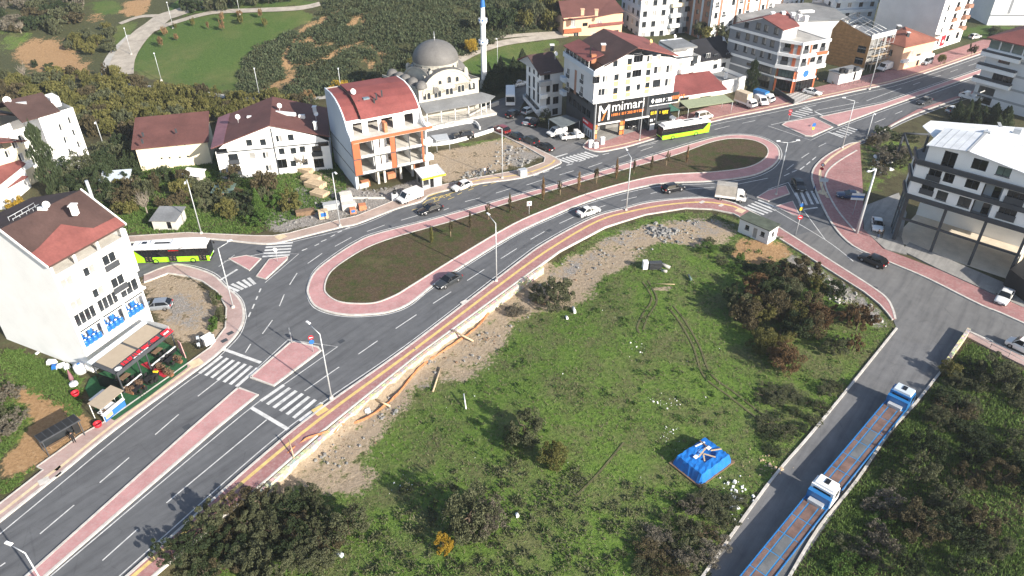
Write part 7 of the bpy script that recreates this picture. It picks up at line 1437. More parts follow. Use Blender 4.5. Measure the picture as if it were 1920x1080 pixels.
for i in range(n_-1):
    for k in (0,1): mb.f.append((3*i+k,3*i+3+k,3*i+4+k,3*i+1+k)); mb.m.append(0); mb.sm.append(False)
tag(mb.build('safety_mesh', 'mesh_orange'), 'crumpled orange safety mesh lying along the foot of the wall', 'safety mesh')
def plank(label, a, b, z0=.1, z1=.1, w=.14, mat='timber', name='plank'):
    A, B = P(*a, z0), P(*b, z1); c = (A+B)/2; o = MB().tube([A-c, B-c], w, 4).build(name, mat, None, Matrix.Translation(c)); return tag(o, label, name.replace('_',' '))
plank('pale wooden stake leaning on the safety mesh at its lower end', (552,862), (545,838), 0, 1.4, .08, name='stake'); plank('plank lying across the safety mesh below the wall', (848,626), (888,642), .3, .2); plank('lone plank lying on the bare earth below the wall', (826,690), (812,735), .1, .1); plank('short plank across the safety mesh near the white rag', (705,746), (732,764), .4, .2)
# kerbs along the side road; walls and railing at its mouth
for nm, pts_ in (('kerb', [(1681,616),(1612,702),(1522,812),(1437,912),(1310,1092)]), ('kerb', [(1774,684),(1716,757),(1667,812),(1604,904),(1535,990),(1478,1085)])): ribbon(MB(), W(smooth(pts_, 4)), .28, -.2, .14).build(nm, 'kerb_stone', side_road)
a_, b_ = G(1813,626), G(1772,686); tag(ribbon(MB(), [Vector((0,0,0)), Vector((b_.x-a_.x, b_.y-a_.y, 0))], .45, -.3, 1.0).build('corner_wall', 'stonework', None, TR(a_.x, a_.y, 0)), 'short cream stone wall at the mouth of the side road', 'wall')
def railing(name, label, pts_, h=1.1, step=2.0, mat='steel', bars=2, z=.13, r=.035, cat='railing'):
    w = W(pts_); t = thing(name, label, cat, (w[0].x, w[0].y, z)); o0 = w[0]
    for a, b in zip(w[:-1], w[1:]):
        L = (b-a).length; n = max(1, int(L/step))
        for k in range(n+1): q = a.lerp(b, k/n)-o0; MB().tube([(q.x,q.y,0),(q.x,q.y,h)], r, 5).build('post', mat, t)
        for j in range(bars): zz = h*(j+1)/bars; MB().tube([(a.x-o0.x,a.y-o0.y,zz),(b.x-o0.x,b.y-o0.y,zz)], r, 5).build('rail', mat, t)
    return t
railing('railing', 'steel railing on the pavement edge at the mouth of the side road', [(1815,630),(1856,653),(1925,688)])
railing('railing', 'thin dark railing along the mosque terrace', [(803,232),(880,228),(905,215)], mat='trim_dark', z=.5); railing('railing', 'thin dark railing above the mosque street wall', [(800,252),(850,240),(890,236),(900,245)], mat='trim_dark', z=.6); railing('site_fence', 'dark site fence in front of the white hut', [(1575,163),(1630,155),(1648,145)], 1.4, 1.2, 'trim_dark', 4, cat='fence')
for nm, l_, pts_, h_ in (('low_wall','white low wall between mosque street and dirt lot',[(798,274),(850,268),(925,246)],.7),('low_wall','white curved low wall below the mosque terrace',[(800,246),(850,236),(888,231),(900,243)],.7),('low_wall','pale ramp wall right of the mosque arcade',[(880,222),(905,208),(935,196)],.9)):
    w = W(smooth(pts_,4)); tag(ribbon(MB(), [q-w[0] for q in w], .3, -.3, h_).build(nm, 'trim_white' if 'ramp' not in l_ else 'concrete_pale', None, TR(w[0].x, w[0].y, 0)), l_, 'wall')
t = canopy('gazebo', 'small metal roofed gazebo behind the dirt lot wall', [(818,264),(843,262),(838,250),(808,254)], 2.4, 'galvanised', slope=.0)
# --- blue tarpaulin heap with planks
flat('tarp_blue', (.01,.15,.50), .5, var=.22, scale=1.1, spec=.4); c = P(1316,868); t = thing('tarp_heap', 'bright blue tarpaulin over a square heap, planks on top', 'tarpaulin', (c.x, c.y, c.z), R(38)); mb = MB(); n = 14; rg = random.Random(2); gr = {}
for i in range(n+1):
    for j in range(n+1):
        x, y = -1+2*i/n, -1+2*j/n; e = max(abs(x), abs(y)); hgt = 1.25 if e < .86 else .06; f = 1.0 if e > .93 else .95
        hgt += (rg.random()-.5)*.09*(1 if e < .86 else .1) - (.35 if (abs(x-.15) < .3 and abs(y) < .35 and e < .8) else 0); mb.v.append((x*2.9*f+(rg.random()-.5)*.12, y*2.15*f+(rg.random()-.5)*.12, max(.05, hgt)))
for i in range(n):
    for j in range(n): k = i*(n+1)+j; mb.f.append((k,k+n+1,k+n+2,k+1)); mb.m.append(0); mb.sm.append(False)
mb.build('tarp', 'tarp_blue', t); o = MB().box((0,0,.06),(6.1,4.6,.12)).build('pallet', 'timber_dark', t)
for k, (x, y, l, a, mt) in enumerate(((.1,.3,1.8,.9,'timber'),(.4,-.5,1.4,-.4,'timber'),(1.3,.9,1.6,2.2,'timber_dark'),(1.7,-.4,1.3,.2,'timber'),(.9,1.3,1.4,.5,'trim_white'),(-.3,-.3,1.1,1.5,'timber'))): c2 = Matrix.Rotation(R(38),4,'Z') @ Vector((x,y,0)); tag(MB().box((0,0,0),(l,.16,.06)).build('plank', mt, None, TR(c.x+c2.x, c.y+c2.y, c.z+1.4, a)), ('plank crossing the middle of the blue tarpaulin','plank near the front edge of the blue tarpaulin','dark plank near the back corner of the blue tarpaulin','plank along the right edge of the blue tarpaulin','white plank near the back edge of the blue tarpaulin','plank left of the middle of the blue tarpaulin')[k], 'plank')
for k, (x, y) in enumerate(((-1.0,.3),(1.2,.3))): c2 = Matrix.Rotation(R(38),4,'Z') @ Vector((x,y,0)); tag(MB().box((0,0,0),(.55,.4,.08)).build('slab_piece','trim_white',None,TR(c.x+c2.x,c.y+c2.y,c.z+1.42,.7)), ('square white piece on the left of the blue tarpaulin','square white piece on the right of the blue tarpaulin')[k], 'slab')
# dumped fridge, box and other scrap on the plot
c = P(1209,503); t = thing('dumped_fridge','white fridge standing in the grass of the plot','fridge',c,.1); MB().box((0,0,.7),(.8,.8,1.4)).build('body','trim_white',t); MB().box((0,-.42,.75),(.74,.04,1.2)).build('door','sign_white',t); MB().box((.28,-.46,.9),(.04,.04,.4)).build('handle','steel',t)
c = P(1228,503); t = thing('dark_crate','dark slatted crate beside the white fridge','crate',c,.1); MB().box((0,0,.6),(2.0,.8,1.2)).build('body','trim_dark',t)
for k in range(4): MB().box((0,-.42,.2+k*.27),(1.9,.03,.16)).build('slat','plastic_black',t)
plank('grey pallet leaning right of the dark crate', (1238,498), (1256,503), .4, .1, .3, 'concrete', 'pallet'); plank('grey broken panel beside the pallet', (1240,508), (1250,511), .1, .2, .25, 'concrete', 'panel')
plank('cut log lying on the bare ground by the olive bush', (1002,566), (1022,572), .25, .25, .25, 'timber_dark', 'log'); plank('white plastic sheet by the olive bush', (1074,578), (1078,588), .2, .2, .25, 'trim_white', 'plastic sheet'); plank('small white sack in the grass below the olive bush', (1061,594), (1064,599), .12, .12, .2, 'trim_white', 'sack')
plank('white rag heap at the foot of the retaining wall', (684,773), (694,771), .2, .2, .4, 'trim_white', 'rag'); plank('white round lump in the grass near the bottom', (968,964), (971,970), .1, .1, .22, 'trim_white', 'sack'); plank('grey-blue scrap in the bottom left bushes', (633,1040), (643,1044), .2, .2, .25, 'wall_blue', 'scrap'); plank('thin pale pole lying across the bare patch', (1230,533), (1265,534), .1, .1, .05, 'timber', 'pole')
plank('bent white strip standing in the plot grass', (870,748), (874,768), .9, .1, .1, 'trim_white', 'strip'); plank('teal plastic chair scrap in the plot grass', (1290,518), (1296,527), .3, .2, .2, 'glass_green', 'scrap')
# ================================================================== building site and garden
def stack(name, label, cat, px, d, mat, rz, layers=5, z=0.0):
    c = P(*px); t = thing(name, label, cat, c, rz)
    for k in range(layers):
        h = d[2]/layers; n = 4
        for j in range(n): MB().box((0,-d[1]/2+d[1]*(j+.5)/n+random.uniform(-.02,.02),h*(k+.5)),(d[0]*random.uniform(.95,1.02),d[1]/n*.92,h*.9)).build('board' if 'timber' in name else 'course', mat, t)
    return t
for k, (q, d, a, l_) in enumerate((((573,323),(3.4,1.6,.9),-.5,'timber stack nearest the white houses'),((584,338),(3.6,2.0,.9),-.5,'second timber stack down from the white houses'),((592,350),(3.8,2.2,1.0),-.5,'third timber stack, widest of the slope'),((600,366),(3.2,2.0,.8),-.5,'lowest timber stack on the slope above the brick pallets'))): stack('timber_stack', l_, 'timber stack', q, d, 'timber', a)
for q, d, mt, l_ in (((622,391),(3.0,1.4,1.2),'panel_grey','grey block pallet behind the lamp'),((650,378),(2.2,1.6,1.8),'concrete_pale','tall pale block pallet right of the lamp'),((655,391),(2.6,1.4,1.2),'concrete_pale','long pale block pallet at the pavement'),((607,408),(1.6,1.2,1.5),'timber','block pallet with blue wrap left of the lamp'),((662,399),(1.1,1.1,1.0),'brick_raw','small brick pallet with blue label'),((680,392),(1.3,1.2,1.0),'brick_raw','small tapered brick pallet nearest the van'),((573,402),(3.4,1.2,.9),'timber_dark','dark timber heap at the left end of the pallets')):
    t = stack('block_pallet', l_, 'pallet', q, d, mt, .35, 4)
    if 'blue' in l_: MB().box((0,-d[1]/2-.03,d[2]*.6),(d[0]*.6,.03,d[2]*.5)).build('wrap','sign_blue',t)
c = P(741,374); t = thing('white_bulk_bag','white bulk bag with a black bucket beside the white van','bag',c,.3); MB().box((0,0,.6),(1.3,1.3,1.2),0,0,(.9,.85)).build('sack','trim_white',t); MB().lathe([(.01,1.2),(.3,1.2),(.34,1.9),(.3,1.9),(.26,1.3),(.01,1.3)],12).build('bucket','plastic_black',t)
def shed(label, a, b, depth, h, wall_m, roof_m, slope=.5, name='garden_shed'):
    bb = Bld(name, label, 'shed', rect(P(*a), P(*b), depth), -.3); L = bb.face(0)[2]; bb.winm(0, L*.7, h*.5, .8, h*.7, 'k'); bb.plain((0,1,2,3), wall_m, h); bb.slab('roof', [bb.at(0,-.3,h+.05,.3), bb.at(0,L+.3,h+.05,.3), bb.at(0,L+.3,h+slope,-depth-.3), bb.at(0,-.3,h+slope,-depth-.3)], .1, roof_m); return bb
shed('garden shed with grey sheet roof and pale block walls by the bus road', (289,431), (333,432), 4.0, 1.9, 'concrete_pale', 'roof_grey'); shed('low garden shelter with blue and white sheet roof under the trees', (193,352), (243,348), 3.0, 1.5, 'trim_white', 'wall_blue'); shed('open wooden garden frame with green sheet', (402,374), (436,374), 2.4, 1.5, 'timber', 'glass_green'); shed('pale block hut behind the cream house trees', (345,338), (376,341), 2.0, 1.2, 'concrete_pale', 'trim_white')
bb = shed('white site hut with machinery on its flat roof beside the grey corner building', (1570,160), (1612,150), 3.4, 2.9, 'wall_white', 'roof_grey', .05, 'site_hut')
for k, q in enumerate(((1579,134),(1592,135),(1606,131))): bb.onroof('roof_machine', *q, 3.2, 1.4, .8, .8, ('trim_black','steel','trim_dark')[k], .4)
c = P(1562,152); t = thing('scrap_heap','heap of rubble and scrap left of the white site hut','rubble',c); rg = random.Random(8)
for k in range(26): MB().box((rg.gauss(0,1.6),rg.gauss(0,1.1),abs(rg.gauss(.4,.3))),(rg.uniform(.3,1.1),rg.uniform(.2,.6),rg.uniform(.1,.5)),0,rg.random()*3,(.8,.7)).build('scrap_piece', rg.choice(['timber_dark','brick_raw','trim_dark','concrete']), t)
tag(ribbon(MB(), [Vector((0,0,0)), Vector((P(722,372).x-P(660,372).x, P(722,372).y-P(660,372).y, 0))], .3, -.3, .25).build('rubble_sill','concrete_pale',None,Matrix.Translation(P(660,372))), 'low concrete strip in front of the unfinished building', 'kerb')
rp = [P(788,322),P(812,350)]; tag(MB().add([(0,0,2.6),(rp[1].x-rp[0].x,rp[1].y-rp[0].y,.6),(rp[1].x-rp[0].x,rp[1].y-rp[0].y,-.2),(0,0,-.2)],[(0,1,2,3)]).build('site_wall','concrete_pale',None,Matrix.Translation(rp[0])), 'sloping concrete site wall beside the taxi kiosk', 'wall')

# ================================================================== restaurant terrace
flat('turf', (.02,.09,.035), .95, var=.2, scale=3); flat('carpet_red', (.42,.02,.04), .9, var=.15); flat('jug_blue', (.02,.14,.48), .3, var=.1, spec=.5); flat('flower_brown', (.13,.08,.05), .9, var=.4, scale=4); flat('terracotta', (.24,.11,.06), .8, var=.15); flat('beige', (.33,.275,.21), .8, var=.06)
struct(MB().sheet([P(*q) for q in ((168,712),(225,680),(300,640),(350,662),(352,690),(280,745),(215,790),(180,770),(160,730))], .14).build('terrace_turf','turf')); struct(MB().sheet([P(*q) for q in ((264,685),(276,680),(322,702),(308,710))], .17).build('red_carpet','carpet_red'))
Zp = 3.3; pc = [at_z(*q, Zp) for q in ((219,702),(321,622),(283,611),(174,687))]; o0 = Vector((pc[0].x, pc[0].y, 0)); t = thing('restaurant_pergola', 'dark pergola with beige awnings and red lettered fascia below the white block', 'pergola', o0); lp = [q-o0 for q in pc]; U = (lp[1]-lp[0]).normalized(); V = (lp[3]-lp[0]); V.z = 0; L_ = (lp[1]-lp[0]).length; D_ = V.length; V.normalize(); ya = math.atan2(U.y, U.x)
loc = lambda u, v, z: Vector((U.x*u+V.x*v, U.y*u+V.y*v, z))
def pslab(name, u0, u1, v0, v1, z0, z1, th, mat):
    mb = MB(); tp_ = [loc(u0,v0,z0), loc(u1,v0,z0), loc(u1,v1,z1), loc(u0,v1,z1)]; bt = [q-Vector((0,0,th)) for q in tp_]; mb.face(tp_); mb.face(bt[::-1])
    for i in range(4): j = (i+1) % 4; mb.face([bt[i],bt[j],tp_[j],tp_[i]])
    return mb.build(name, mat, t)
pslab('roof_frame', -.1, L_+.1, -.1, D_, Zp, Zp+.35, .12, 'trim_dark'); pslab('awning', .5, L_*.48, 1.3, D_-.1, Zp+.16, Zp+.42, .05, 'beige'); pslab('awning', L_*.52, L_-.4, 1.3, D_-.1, Zp+.16, Zp+.42, .05, 'beige'); pslab('gutter', -.1, L_+.1, D_, D_+.7, Zp+.42, Zp+.55, .1, 'wall_blue')
fa = MB().box6(-.1,L_+.1,-.16,-.1,Zp-.25,Zp+.3).build('fascia','trim_dark',t,TR(0,0,0,ya)); pslab('fascia_top', .4, L_-.3, -.05, 1.1, Zp+.05, Zp+.14, .04, 'trim_dark')
for n_, x_, h_, mt, sd_ in ((5,1.9,.5,'sign_red',21),(9,4.3,.5,'sign_red',22),(4,8.2,.5,'sign_red',23)):
    mb, w = glyphs(n_, h_, .12, sd_); o = mb.build('lettering', mt, t); o.matrix_local = TR(0,0,0,ya) @ Matrix.Translation((x_*L_/12,.35,Zp+.12)) @ Matrix.Rotation(R(-72),4,'X')
mb, w = glyphs(12,.3,.1,24); o = mb.build('lettering','sign_white',t); o.matrix_local = TR(0,0,0,ya) @ Matrix.Translation((3.9*L_/12,-.02,Zp+.07)) @ Matrix.Rotation(R(-72),4,'X')
mb = MB(); mb.lathe([(.01,.0),(.45,.0)],16); o = mb.build('round_sign','sign_white',t,TR(*loc(.75,.45,Zp+.17))); o = MB().box((0,0,0),(1.5,.9,.06)).build('end_sign','sign_red',t); o.matrix_local = TR(*loc(L_-.6,.1,Zp+.28), ya) @ Matrix.Rotation(R(25),4,'X'); mb, w = glyphs(6,.2,.1,25); mb.build('lettering','sign_white',o,Matrix.Translation((-.6,-.1,.05)) @ Matrix.Rotation(R(-90),4,'X'))
for u in (.05,L_*.34,L_*.5,L_-.05):
    for v in (0, D_): q = loc(u,v,0); MB().box((0,0,Zp/2),(.14,.14,Zp-.1)).build('post','trim_dark',t,TR(q.x,q.y,0,ya))
for u0, u1 in ((.1,L_*.33),(L_*.52,L_-.1)): MB().box6(u0,u1,-.1,.0,.1,.85).build('low_rail','trim_black',t,TR(0,0,0,ya)); MB().box6(u0,u1,-.14,.04,.85,.95).build('rail_cap','trim_white',t,TR(0,0,0,ya))
mb = MB().box6(-.05,.05,.1,D_,.1,2.2).build('side_screen','glass_black',t,TR(0,0,0,ya)); MB().box6(L_-.03,L_+.03,.2,D_,Zp+.2,Zp+.9).build('side_rail','galvanised',t,TR(0,0,0,ya)); MB().box6(.2,L_-.2,.2,D_-.1,.0,.12).build('deck','timber_dark',t,TR(0,0,0,ya))
def table_set(label, u, v, mat='timber_dark', top=(1.4,.8), chairs=True, group='restaurant tables'):
    q = loc(u,v,0)+o0; a = thing('dining_table', label, 'table', (q.x,q.y,.15), ya, group); MB().box((0,0,.74),(*top,.05)).build('table_top',mat,a); 
    for x in (-.5,.5): MB().box((x*top[0]*.8,0,.36),(.06,top[1]*.7,.72)).build('leg','plastic_black',a)
    if chairs:
        for x, y, w in ((-.4,-.75,1),(.4,-.75,1),(-.4,.75,-1),(.4,.75,-1)):
            b = thing('chair', 'black chair at the %s' % label.split(' ',1)[1], 'chair', (*( (Matrix.Rotation(ya,4,'Z') @ Vector((x,y,0))).xy + Vector((q.x,q.y))), .15), ya, 'chairs at the '+label.split(' ',1)[1]); MB().box((0,0,.45),(.42,.42,.05)).build('seat','plastic_black',b); MB().box((0,-w*.2,.7),(.42,.05,.45)).build('backrest','plastic_black',b)
            for lx in (-.17,.17):
                for ly in (-.17,.17): MB().box((lx,ly,.21),(.04,.04,.43)).build('leg','plastic_black',b)
table_set('brown table under the left end of the pergola', 1.9, 1.6); table_set('brown table under the right end of the pergola', L_-1.8, 1.6); table_set('black table on the turf left of the red carpet', 2.9, -1.5, 'plastic_black'); table_set('black table on the turf right of the red carpet', 6.9, -1.3, 'plastic_black'); table_set('black table on the turf at the lower left pergola corner', .9, -1.6, 'plastic_black')
for k, (u, v) in enumerate(((-2.1,1.9),(-2.3,.4),(-3.4,-.9))): table_set(('white table nearest the white block wall','white table in the middle of the side terrace','white table nearest the snack stall')[k], u, v, 'trim_white', (2.2,.8), False)
st = at_z(213,775,0); a = thing('snack_stall','white snack stall with beige awning beside the pavement','stall',(st.x,st.y,.13),ya); MB().box6(-1.6,1.6,-.5,-.42,0,1.0).build('counter','sign_blue',a); MB().box6(-1.65,1.65,-.6,-.1,1.0,1.06).build('counter_top','sign_white',a); MB().box6(-1.4,-.4,-.53,-.51,.3,.8).build('poster','panel_yellow',a); o = MB().box((0,.5,2.45),(3.6,2.0,.08)).build('awning','beige',a,Matrix.Rotation(R(6),4,'X'))
for x in (-1.6,1.6):
    for y in (-.4,1.3): MB().box((x,y,1.2),(.07,.07,2.4)).build('post','trim_white',a)
def planter(label, px, l=1.2, mat='flower_brown', rz=None, hgt=.9):
    c = P(*px); a = thing('planter', label, 'planter', (c.x,c.y,.13), ya+1.57 if rz is None else rz, 'restaurant planters'); MB().box((0,0,.2),(l,.45,.4),0,0,(1.06,1.06)).build('trough','terracotta',a); mb = MB(); rg = random.Random(int(px[0]))
    for k in range(160): x, y, z = rg.uniform(-l/2,l/2), rg.gauss(0,.17), .4+rg.random()*(hgt-.3); s_ = .1; e = Vector((rg.gauss(0,1),rg.gauss(0,1),rg.gauss(0,1))).normalized(); f = e.orthogonal().normalized(); c0 = Vector((x,y,z)); mb.face([c0+e*s_,c0+f*s_,c0-e*s_,c0-f*s_])
    mb.build('plants',mat,a)
for q, l_ in (((246,738),'planter with dry brown flowers right of the snack stall'),((264,728),'planter with brown flowers left of the red carpet'),((304,695),'planter with brown flowers right of the red carpet end'),((335,680),'planter with brown flowers at the right terrace edge'),((202,782),'big round planter of dry grass at the stall corner'),((318,705),'low planter touching the red carpet and pavement')): planter(l_, q)
def quad_bike():
    c = P(292,712); a = thing('motor_trike','black and yellow motor trike parked on the terrace edge','motorbike',(c.x,c.y,.14),ya+.3); MB().box((0,0,.6),(1.2,.5,.35),0,0,(.8,.7)).build('body','plastic_black',a); MB().box((-.2,0,.85),(.6,.4,.12)).build('seat','plastic_black',a); MB().box((.5,0,.85),(.3,.6,.2)).build('front_fairing','sign_yellow',a); MB().tube([(.4,-.4,1.1),(.4,.4,1.1)],.03,5).build('handlebar','plastic_black',a)
    for x, y in ((.7,0),(-.6,.45),(-.6,-.45)): mb = MB(); mb.lathe([(.1,-.1),(.3,-.1),(.32,0),(.3,.1),(.1,.1)],12); o = mb.build('wheel','tyre',a); o.matrix_local = Matrix.Translation((x,y,.32)) @ Matrix.Rotation(math.pi/2,4,'X')
quad_bike()
c = P(344,668); a = thing('advert_arch','tall narrow pink and white advert board at the terrace corner','advert board',(c.x,c.y,.14),ya+1.2); MB().box((0,0,1.2),(1.6,.12,2.4),0,0,(.5,1)).build('board','paving_pink',a); MB().box((0,-.07,1.2),(.9,.02,1.4)).build('picture','trim_white',a)
c = P(139,722); a = thing('folded_parasol','folded purple parasol on a white base beside the side terrace','parasol',(c.x,c.y,.1)); MB().lathe([(.05,2.5),(.12,2.2),(.28,1.2),(.3,.9),(.1,.85)],10).build('canopy','roof_purple',a); MB().tube([(0,0,0),(0,0,2.6)],.04,6).build('pole','galvanised',a); MB().lathe([(.01,.3),(.5,.3),(.55,0)],12).build('base','sign_white',a)
for q, mt, l_ in (((143,742),'sign_red','red plastic tub by the folded parasol'),((185,800),'sign_red','small red pot by the pavement below the stall')): c = P(*q); tag(MB().lathe([(.01,.05),(.4,.05),(.5,.5),(.46,.5),(.36,.1)],12).build('tub',mt,None,TR(c.x,c.y,.1)), l_, 'tub')
for k, (q, mt, d) in enumerate((((98,682),'trim_white',(1.2,.7,.6)),((104,690),'jug_blue',(.8,.7,.5)),((115,688),'trim_white',(1.3,.6,.5)),((126,690),'trim_white',(.8,.6,.6)),((70,663),'trim_white',(.5,.3,.2)))): c = P(*q); tag(MB().box((0,0,d[2]/2),d,0,0,(.8,.8)).build('plastic_crate',mt,None,TR(c.x,c.y,c.z,.3*k)), ('white plastic crate, leftmost at the back of the white block','blue plastic crate at the back of the white block','long white plastic crate right of the blue one','white crate nearest the side terrace','small white bag on the grass left of the crates')[k], 'crate')
c = P(153,697); a = thing('water_tank','white round water tank at the corner of the white block','tank',c); MB().lathe([(.01,.0),(.75,.0),(.78,.6),(.75,1.2),(.3,1.35),(.01,1.36)],16).build('body','trim_white',a); MB().lathe([(.01,1.45),(.2,1.45),(.22,1.34)],10).build('lid','jug_blue',a)
# blue water jugs on the first-floor balcony
jm = MB(); jm.lathe([(.01,0),(.26,0),(.28,.05),(.28,.2),(.26,.24),(.28,.28),(.28,.5),(.2,.6),(.09,.66),(.09,.72),(.01,.72)],12); jme = jm.mesh('bottle',['jug_blue']); cm = MB(); cm.lathe([(.11,.66),(.11,.76),(.01,.77)],10); cme = cm.mesh('cap',['sign_white'])
bw = BLK
for bay, u0, u1 in (('left',.4,3.4),('middle',3.9,6.9),('right',7.4,10.3)):
    for row, (n_, v_) in enumerate(((4,-.5),(4,-1.1))):
        for k in range(n_):
            for lev in ((0,1) if row == 1 else (0,)):
                if lev == 1 and k % 2: continue
                q = bw.at(0, u0+.45+k*(u1-u0-.9)/(n_-1), 0, v_)+bw.o; o = thing('water_jug','blue water jug, %s, in the %s balcony bay of the white block' % (('front row','back row below','back row on top')[row+lev],bay),'water jug',(q.x,q.y,3.75+lev*.96),0,'blue water jugs on the balcony'); o.scale = (1.28,)*3; put('bottle', jme, o); put('cap', cme, o)
# ================================================================== paths in the park
def drape(name, pts_, w, mat, lift=.12):
    c = [P(*q) for q in smooth(pts_, 8)]; L, Rr = offset(c, w/2), offset(c, -w/2); mb = MB()
    for a, b in zip(L, Rr): mb.v += [(a.x, a.y, float(land(a.x, a.y))+lift), (b.x, b.y, float(land(b.x, b.y))+lift)]
    for i in range(len(L)-1): mb.f.append((2*i+1, 2*i+3, 2*i+2, 2*i)); mb.m.append(0); mb.sm.append(True)
    return struct(mb.build(name, mat))
flat('path_stone', (.36,.32,.27), .9, var=.2, scale=.5, fine=.3)
drape('park_path', [(375,10),(330,25),(308,32),(292,44),(268,62),(245,88),(230,115),(226,142)], 6.5, 'path_stone'); drape('park_path', [(280,60),(330,42),(400,24),(480,20),(560,16),(600,8)], 2.6, 'path_stone', .16); drape('stone_channel', [(245,66),(222,88),(208,105),(199,125),(202,145),(235,160),(300,165),(360,172),(440,184),(520,189),(600,184),(680,172),(725,160)], 2.2, 'concrete', .1); drape('park_path', [(225,45),(262,32),(300,30)], 2.0, 'path_stone'); drape('park_path', [(780,150),(850,118),(890,98),(950,80),(1062,66)], 3.2, 'path_stone'); drape('park_path', [(900,75),(960,68),(1050,62)], 2.0, 'path_stone', .16)

flat('mud', (.11,.105,.05), .95, var=.3, scale=1.2, fine=.3)
for q in ([(1205,528),(1222,560),(1205,590),(1195,615),(1200,625)], [(1215,526),(1232,562),(1216,592),(1206,618)], [(1252,575),(1275,605),(1300,650),(1320,705),(1370,745),(1440,800)], [(1262,573),(1286,604),(1312,650),(1334,702),(1380,738),(1452,795)], [(1170,830),(1120,890),(1080,930)]): drape('tyre_track', q, .24, 'mud', .02)
# ================================================================== plants
def leafmat(name, a, b, c):
    m, t, bs = nt(name, .75, 0, .2); oi = nd(t, 'ShaderNodeObjectInfo'); ge = nd(t, 'ShaderNodeNewGeometry'); co = coords(t)
    f = mathn(t, 'ADD', mathn(t, 'MULTIPLY', ge.outputs['Random Per Island'], .45), mathn(t, 'MULTIPLY', oi.outputs['Random'], .25)); f = mathn(t, 'ADD', f, mathn(t, 'MULTIPLY', noise(t, co, 2.2, 3), .45))
    col = ramp(t, f, [(.2, a), (.55, b), (.9, c)]); t.links.new(col, bs.inputs['Base Color'])
    tr = nd(t, 'ShaderNodeBsdfTranslucent'); t.links.new(col, tr.inputs[0]); mx = nd(t, 'ShaderNodeMixShader'); mx.inputs[0].default_value = .25; t.links.new(bs.outputs[0], mx.inputs[1]); t.links.new(tr.outputs[0], mx.inputs[2]); t.links.new(mx.outputs[0], t.nodes['Material Output'].inputs[0])
leafmat('leaf_olive', (.045,.052,.025), (.085,.094,.048), (.14,.148,.082)); leafmat('leaf_dark', (.018,.030,.012), (.038,.056,.024), (.07,.09,.042)); leafmat('leaf_autumn', (.070,.075,.022), (.12,.118,.036), (.185,.165,.055)); leafmat('leaf_gold', (.24,.15,.015), (.38,.25,.03), (.50,.36,.06)); leafmat('leaf_brown', (.048,.042,.022), (.085,.072,.038), (.14,.112,.062)); leafmat('leaf_grey', (.075,.068,.050), (.14,.125,.095), (.21,.19,.15)); leafmat('leaf_fresh', (.035,.075,.014), (.07,.13,.026), (.12,.19,.05)); leafmat('leaf_rust', (.14,.08,.04), (.22,.14,.07), (.30,.20,.10))
leafmat('leaf_rustic', (.075,.045,.022), (.13,.08,.04), (.20,.13,.07)); leafmat('leaf_hill', (.034,.050,.024), (.064,.084,.042), (.11,.13,.07)); flat('bark', (.12,.09,.065), .95, var=.25, scale=2); flat('bark_pale', (.30,.26,.21), .95, var=.2, scale=2)
def leaf_mesh(name, cen, size, mat, asp=1.0, up=0.0, seed=0):
    """many small diamond leaves at the given points"""
    rg = np.random.default_rng(seed); n = len(cen); e = rg.normal(size=(n,3)); e[:,2] += up; e /= np.linalg.norm(e, axis=1)[:,None]; a = rg.normal(size=(n,3)); f = np.cross(e, a); f /= np.linalg.norm(f, axis=1)[:,None]
    s = (np.asarray(size)*rg.uniform(.7,1.35,n))[:,None]; v = np.stack([cen+e*s*asp, cen+f*s*.6, cen-e*s*asp, cen-f*s*.6], 1).reshape(-1,3)
    me = bpy.data.meshes.new(name); me.vertices.add(4*n); me.vertices.foreach_set('co', v.reshape(-1)); me.loops.add(4*n); me.loops.foreach_set('vertex_index', np.arange(4*n, dtype=np.int32)); me.polygons.add(n); me.polygons.foreach_set('loop_start', np.arange(0,4*n,4,dtype=np.int32)); me.polygons.foreach_set('loop_total', np.full(n,4,np.int32)); me.update(); me.validate(); me.materials.append(MAT[mat]); return me
def crown_points(kind, n, seed):
    rg = np.random.default_rng(seed)
    if kind in ('shrub','tree','loose'):
        k = {'shrub':44,'tree':40,'loose':34}[kind]; th = rg.uniform(0,2*np.pi,k); rr = np.sqrt(rg.uniform(0,1,k))*rg.uniform(.7,1.05,k); zz = rg.uniform(.12,.86,k) if kind == 'shrub' else rg.uniform(.36,.88,k)
        prof = np.sqrt(np.clip(1-((zz-(.35 if kind == 'shrub' else .6))/(.62 if kind == 'shrub' else .42))**2, .08, 1)); c = np.stack([rr*prof*np.cos(th), rr*prof*np.sin(th), zz], 1); br = rg.uniform(.09,.28,k)*(.8 if kind == 'loose' else 1)
        i = rg.integers(0,k,n); d = rg.normal(size=(n,3)); d /= np.linalg.norm(d,axis=1)[:,None]; rad = br[i]*rg.uniform(.55,1.08,n)**.6; p = c[i]+d*rad[:,None]*np.array([1,1,.62]); p[:,2] = np.clip(p[:,2],.02,1.05); return p
    if kind == 'cone':
        z = rg.uniform(.04,1,n)**1.15; r = (1-z)**.75*rg.uniform(.55,1.05,n)*(1+.18*np.sin(9*z*6.28+rg.uniform(0,6.28,n)*.25)); th = rg.uniform(0,2*np.pi,n); return np.stack([r*np.cos(th), r*np.sin(th), z],1)
    if kind == 'column':
        z = rg.uniform(.08,1,n); r = np.sin(np.clip(z*1.05,0,1)*np.pi)**.5*rg.uniform(.4,1.0,n)*(.85+.3*np.sin(z*23)); th = rg.uniform(0,2*np.pi,n); return np.stack([r*np.cos(th), r*np.sin(th), z],1)
CROWN = {}
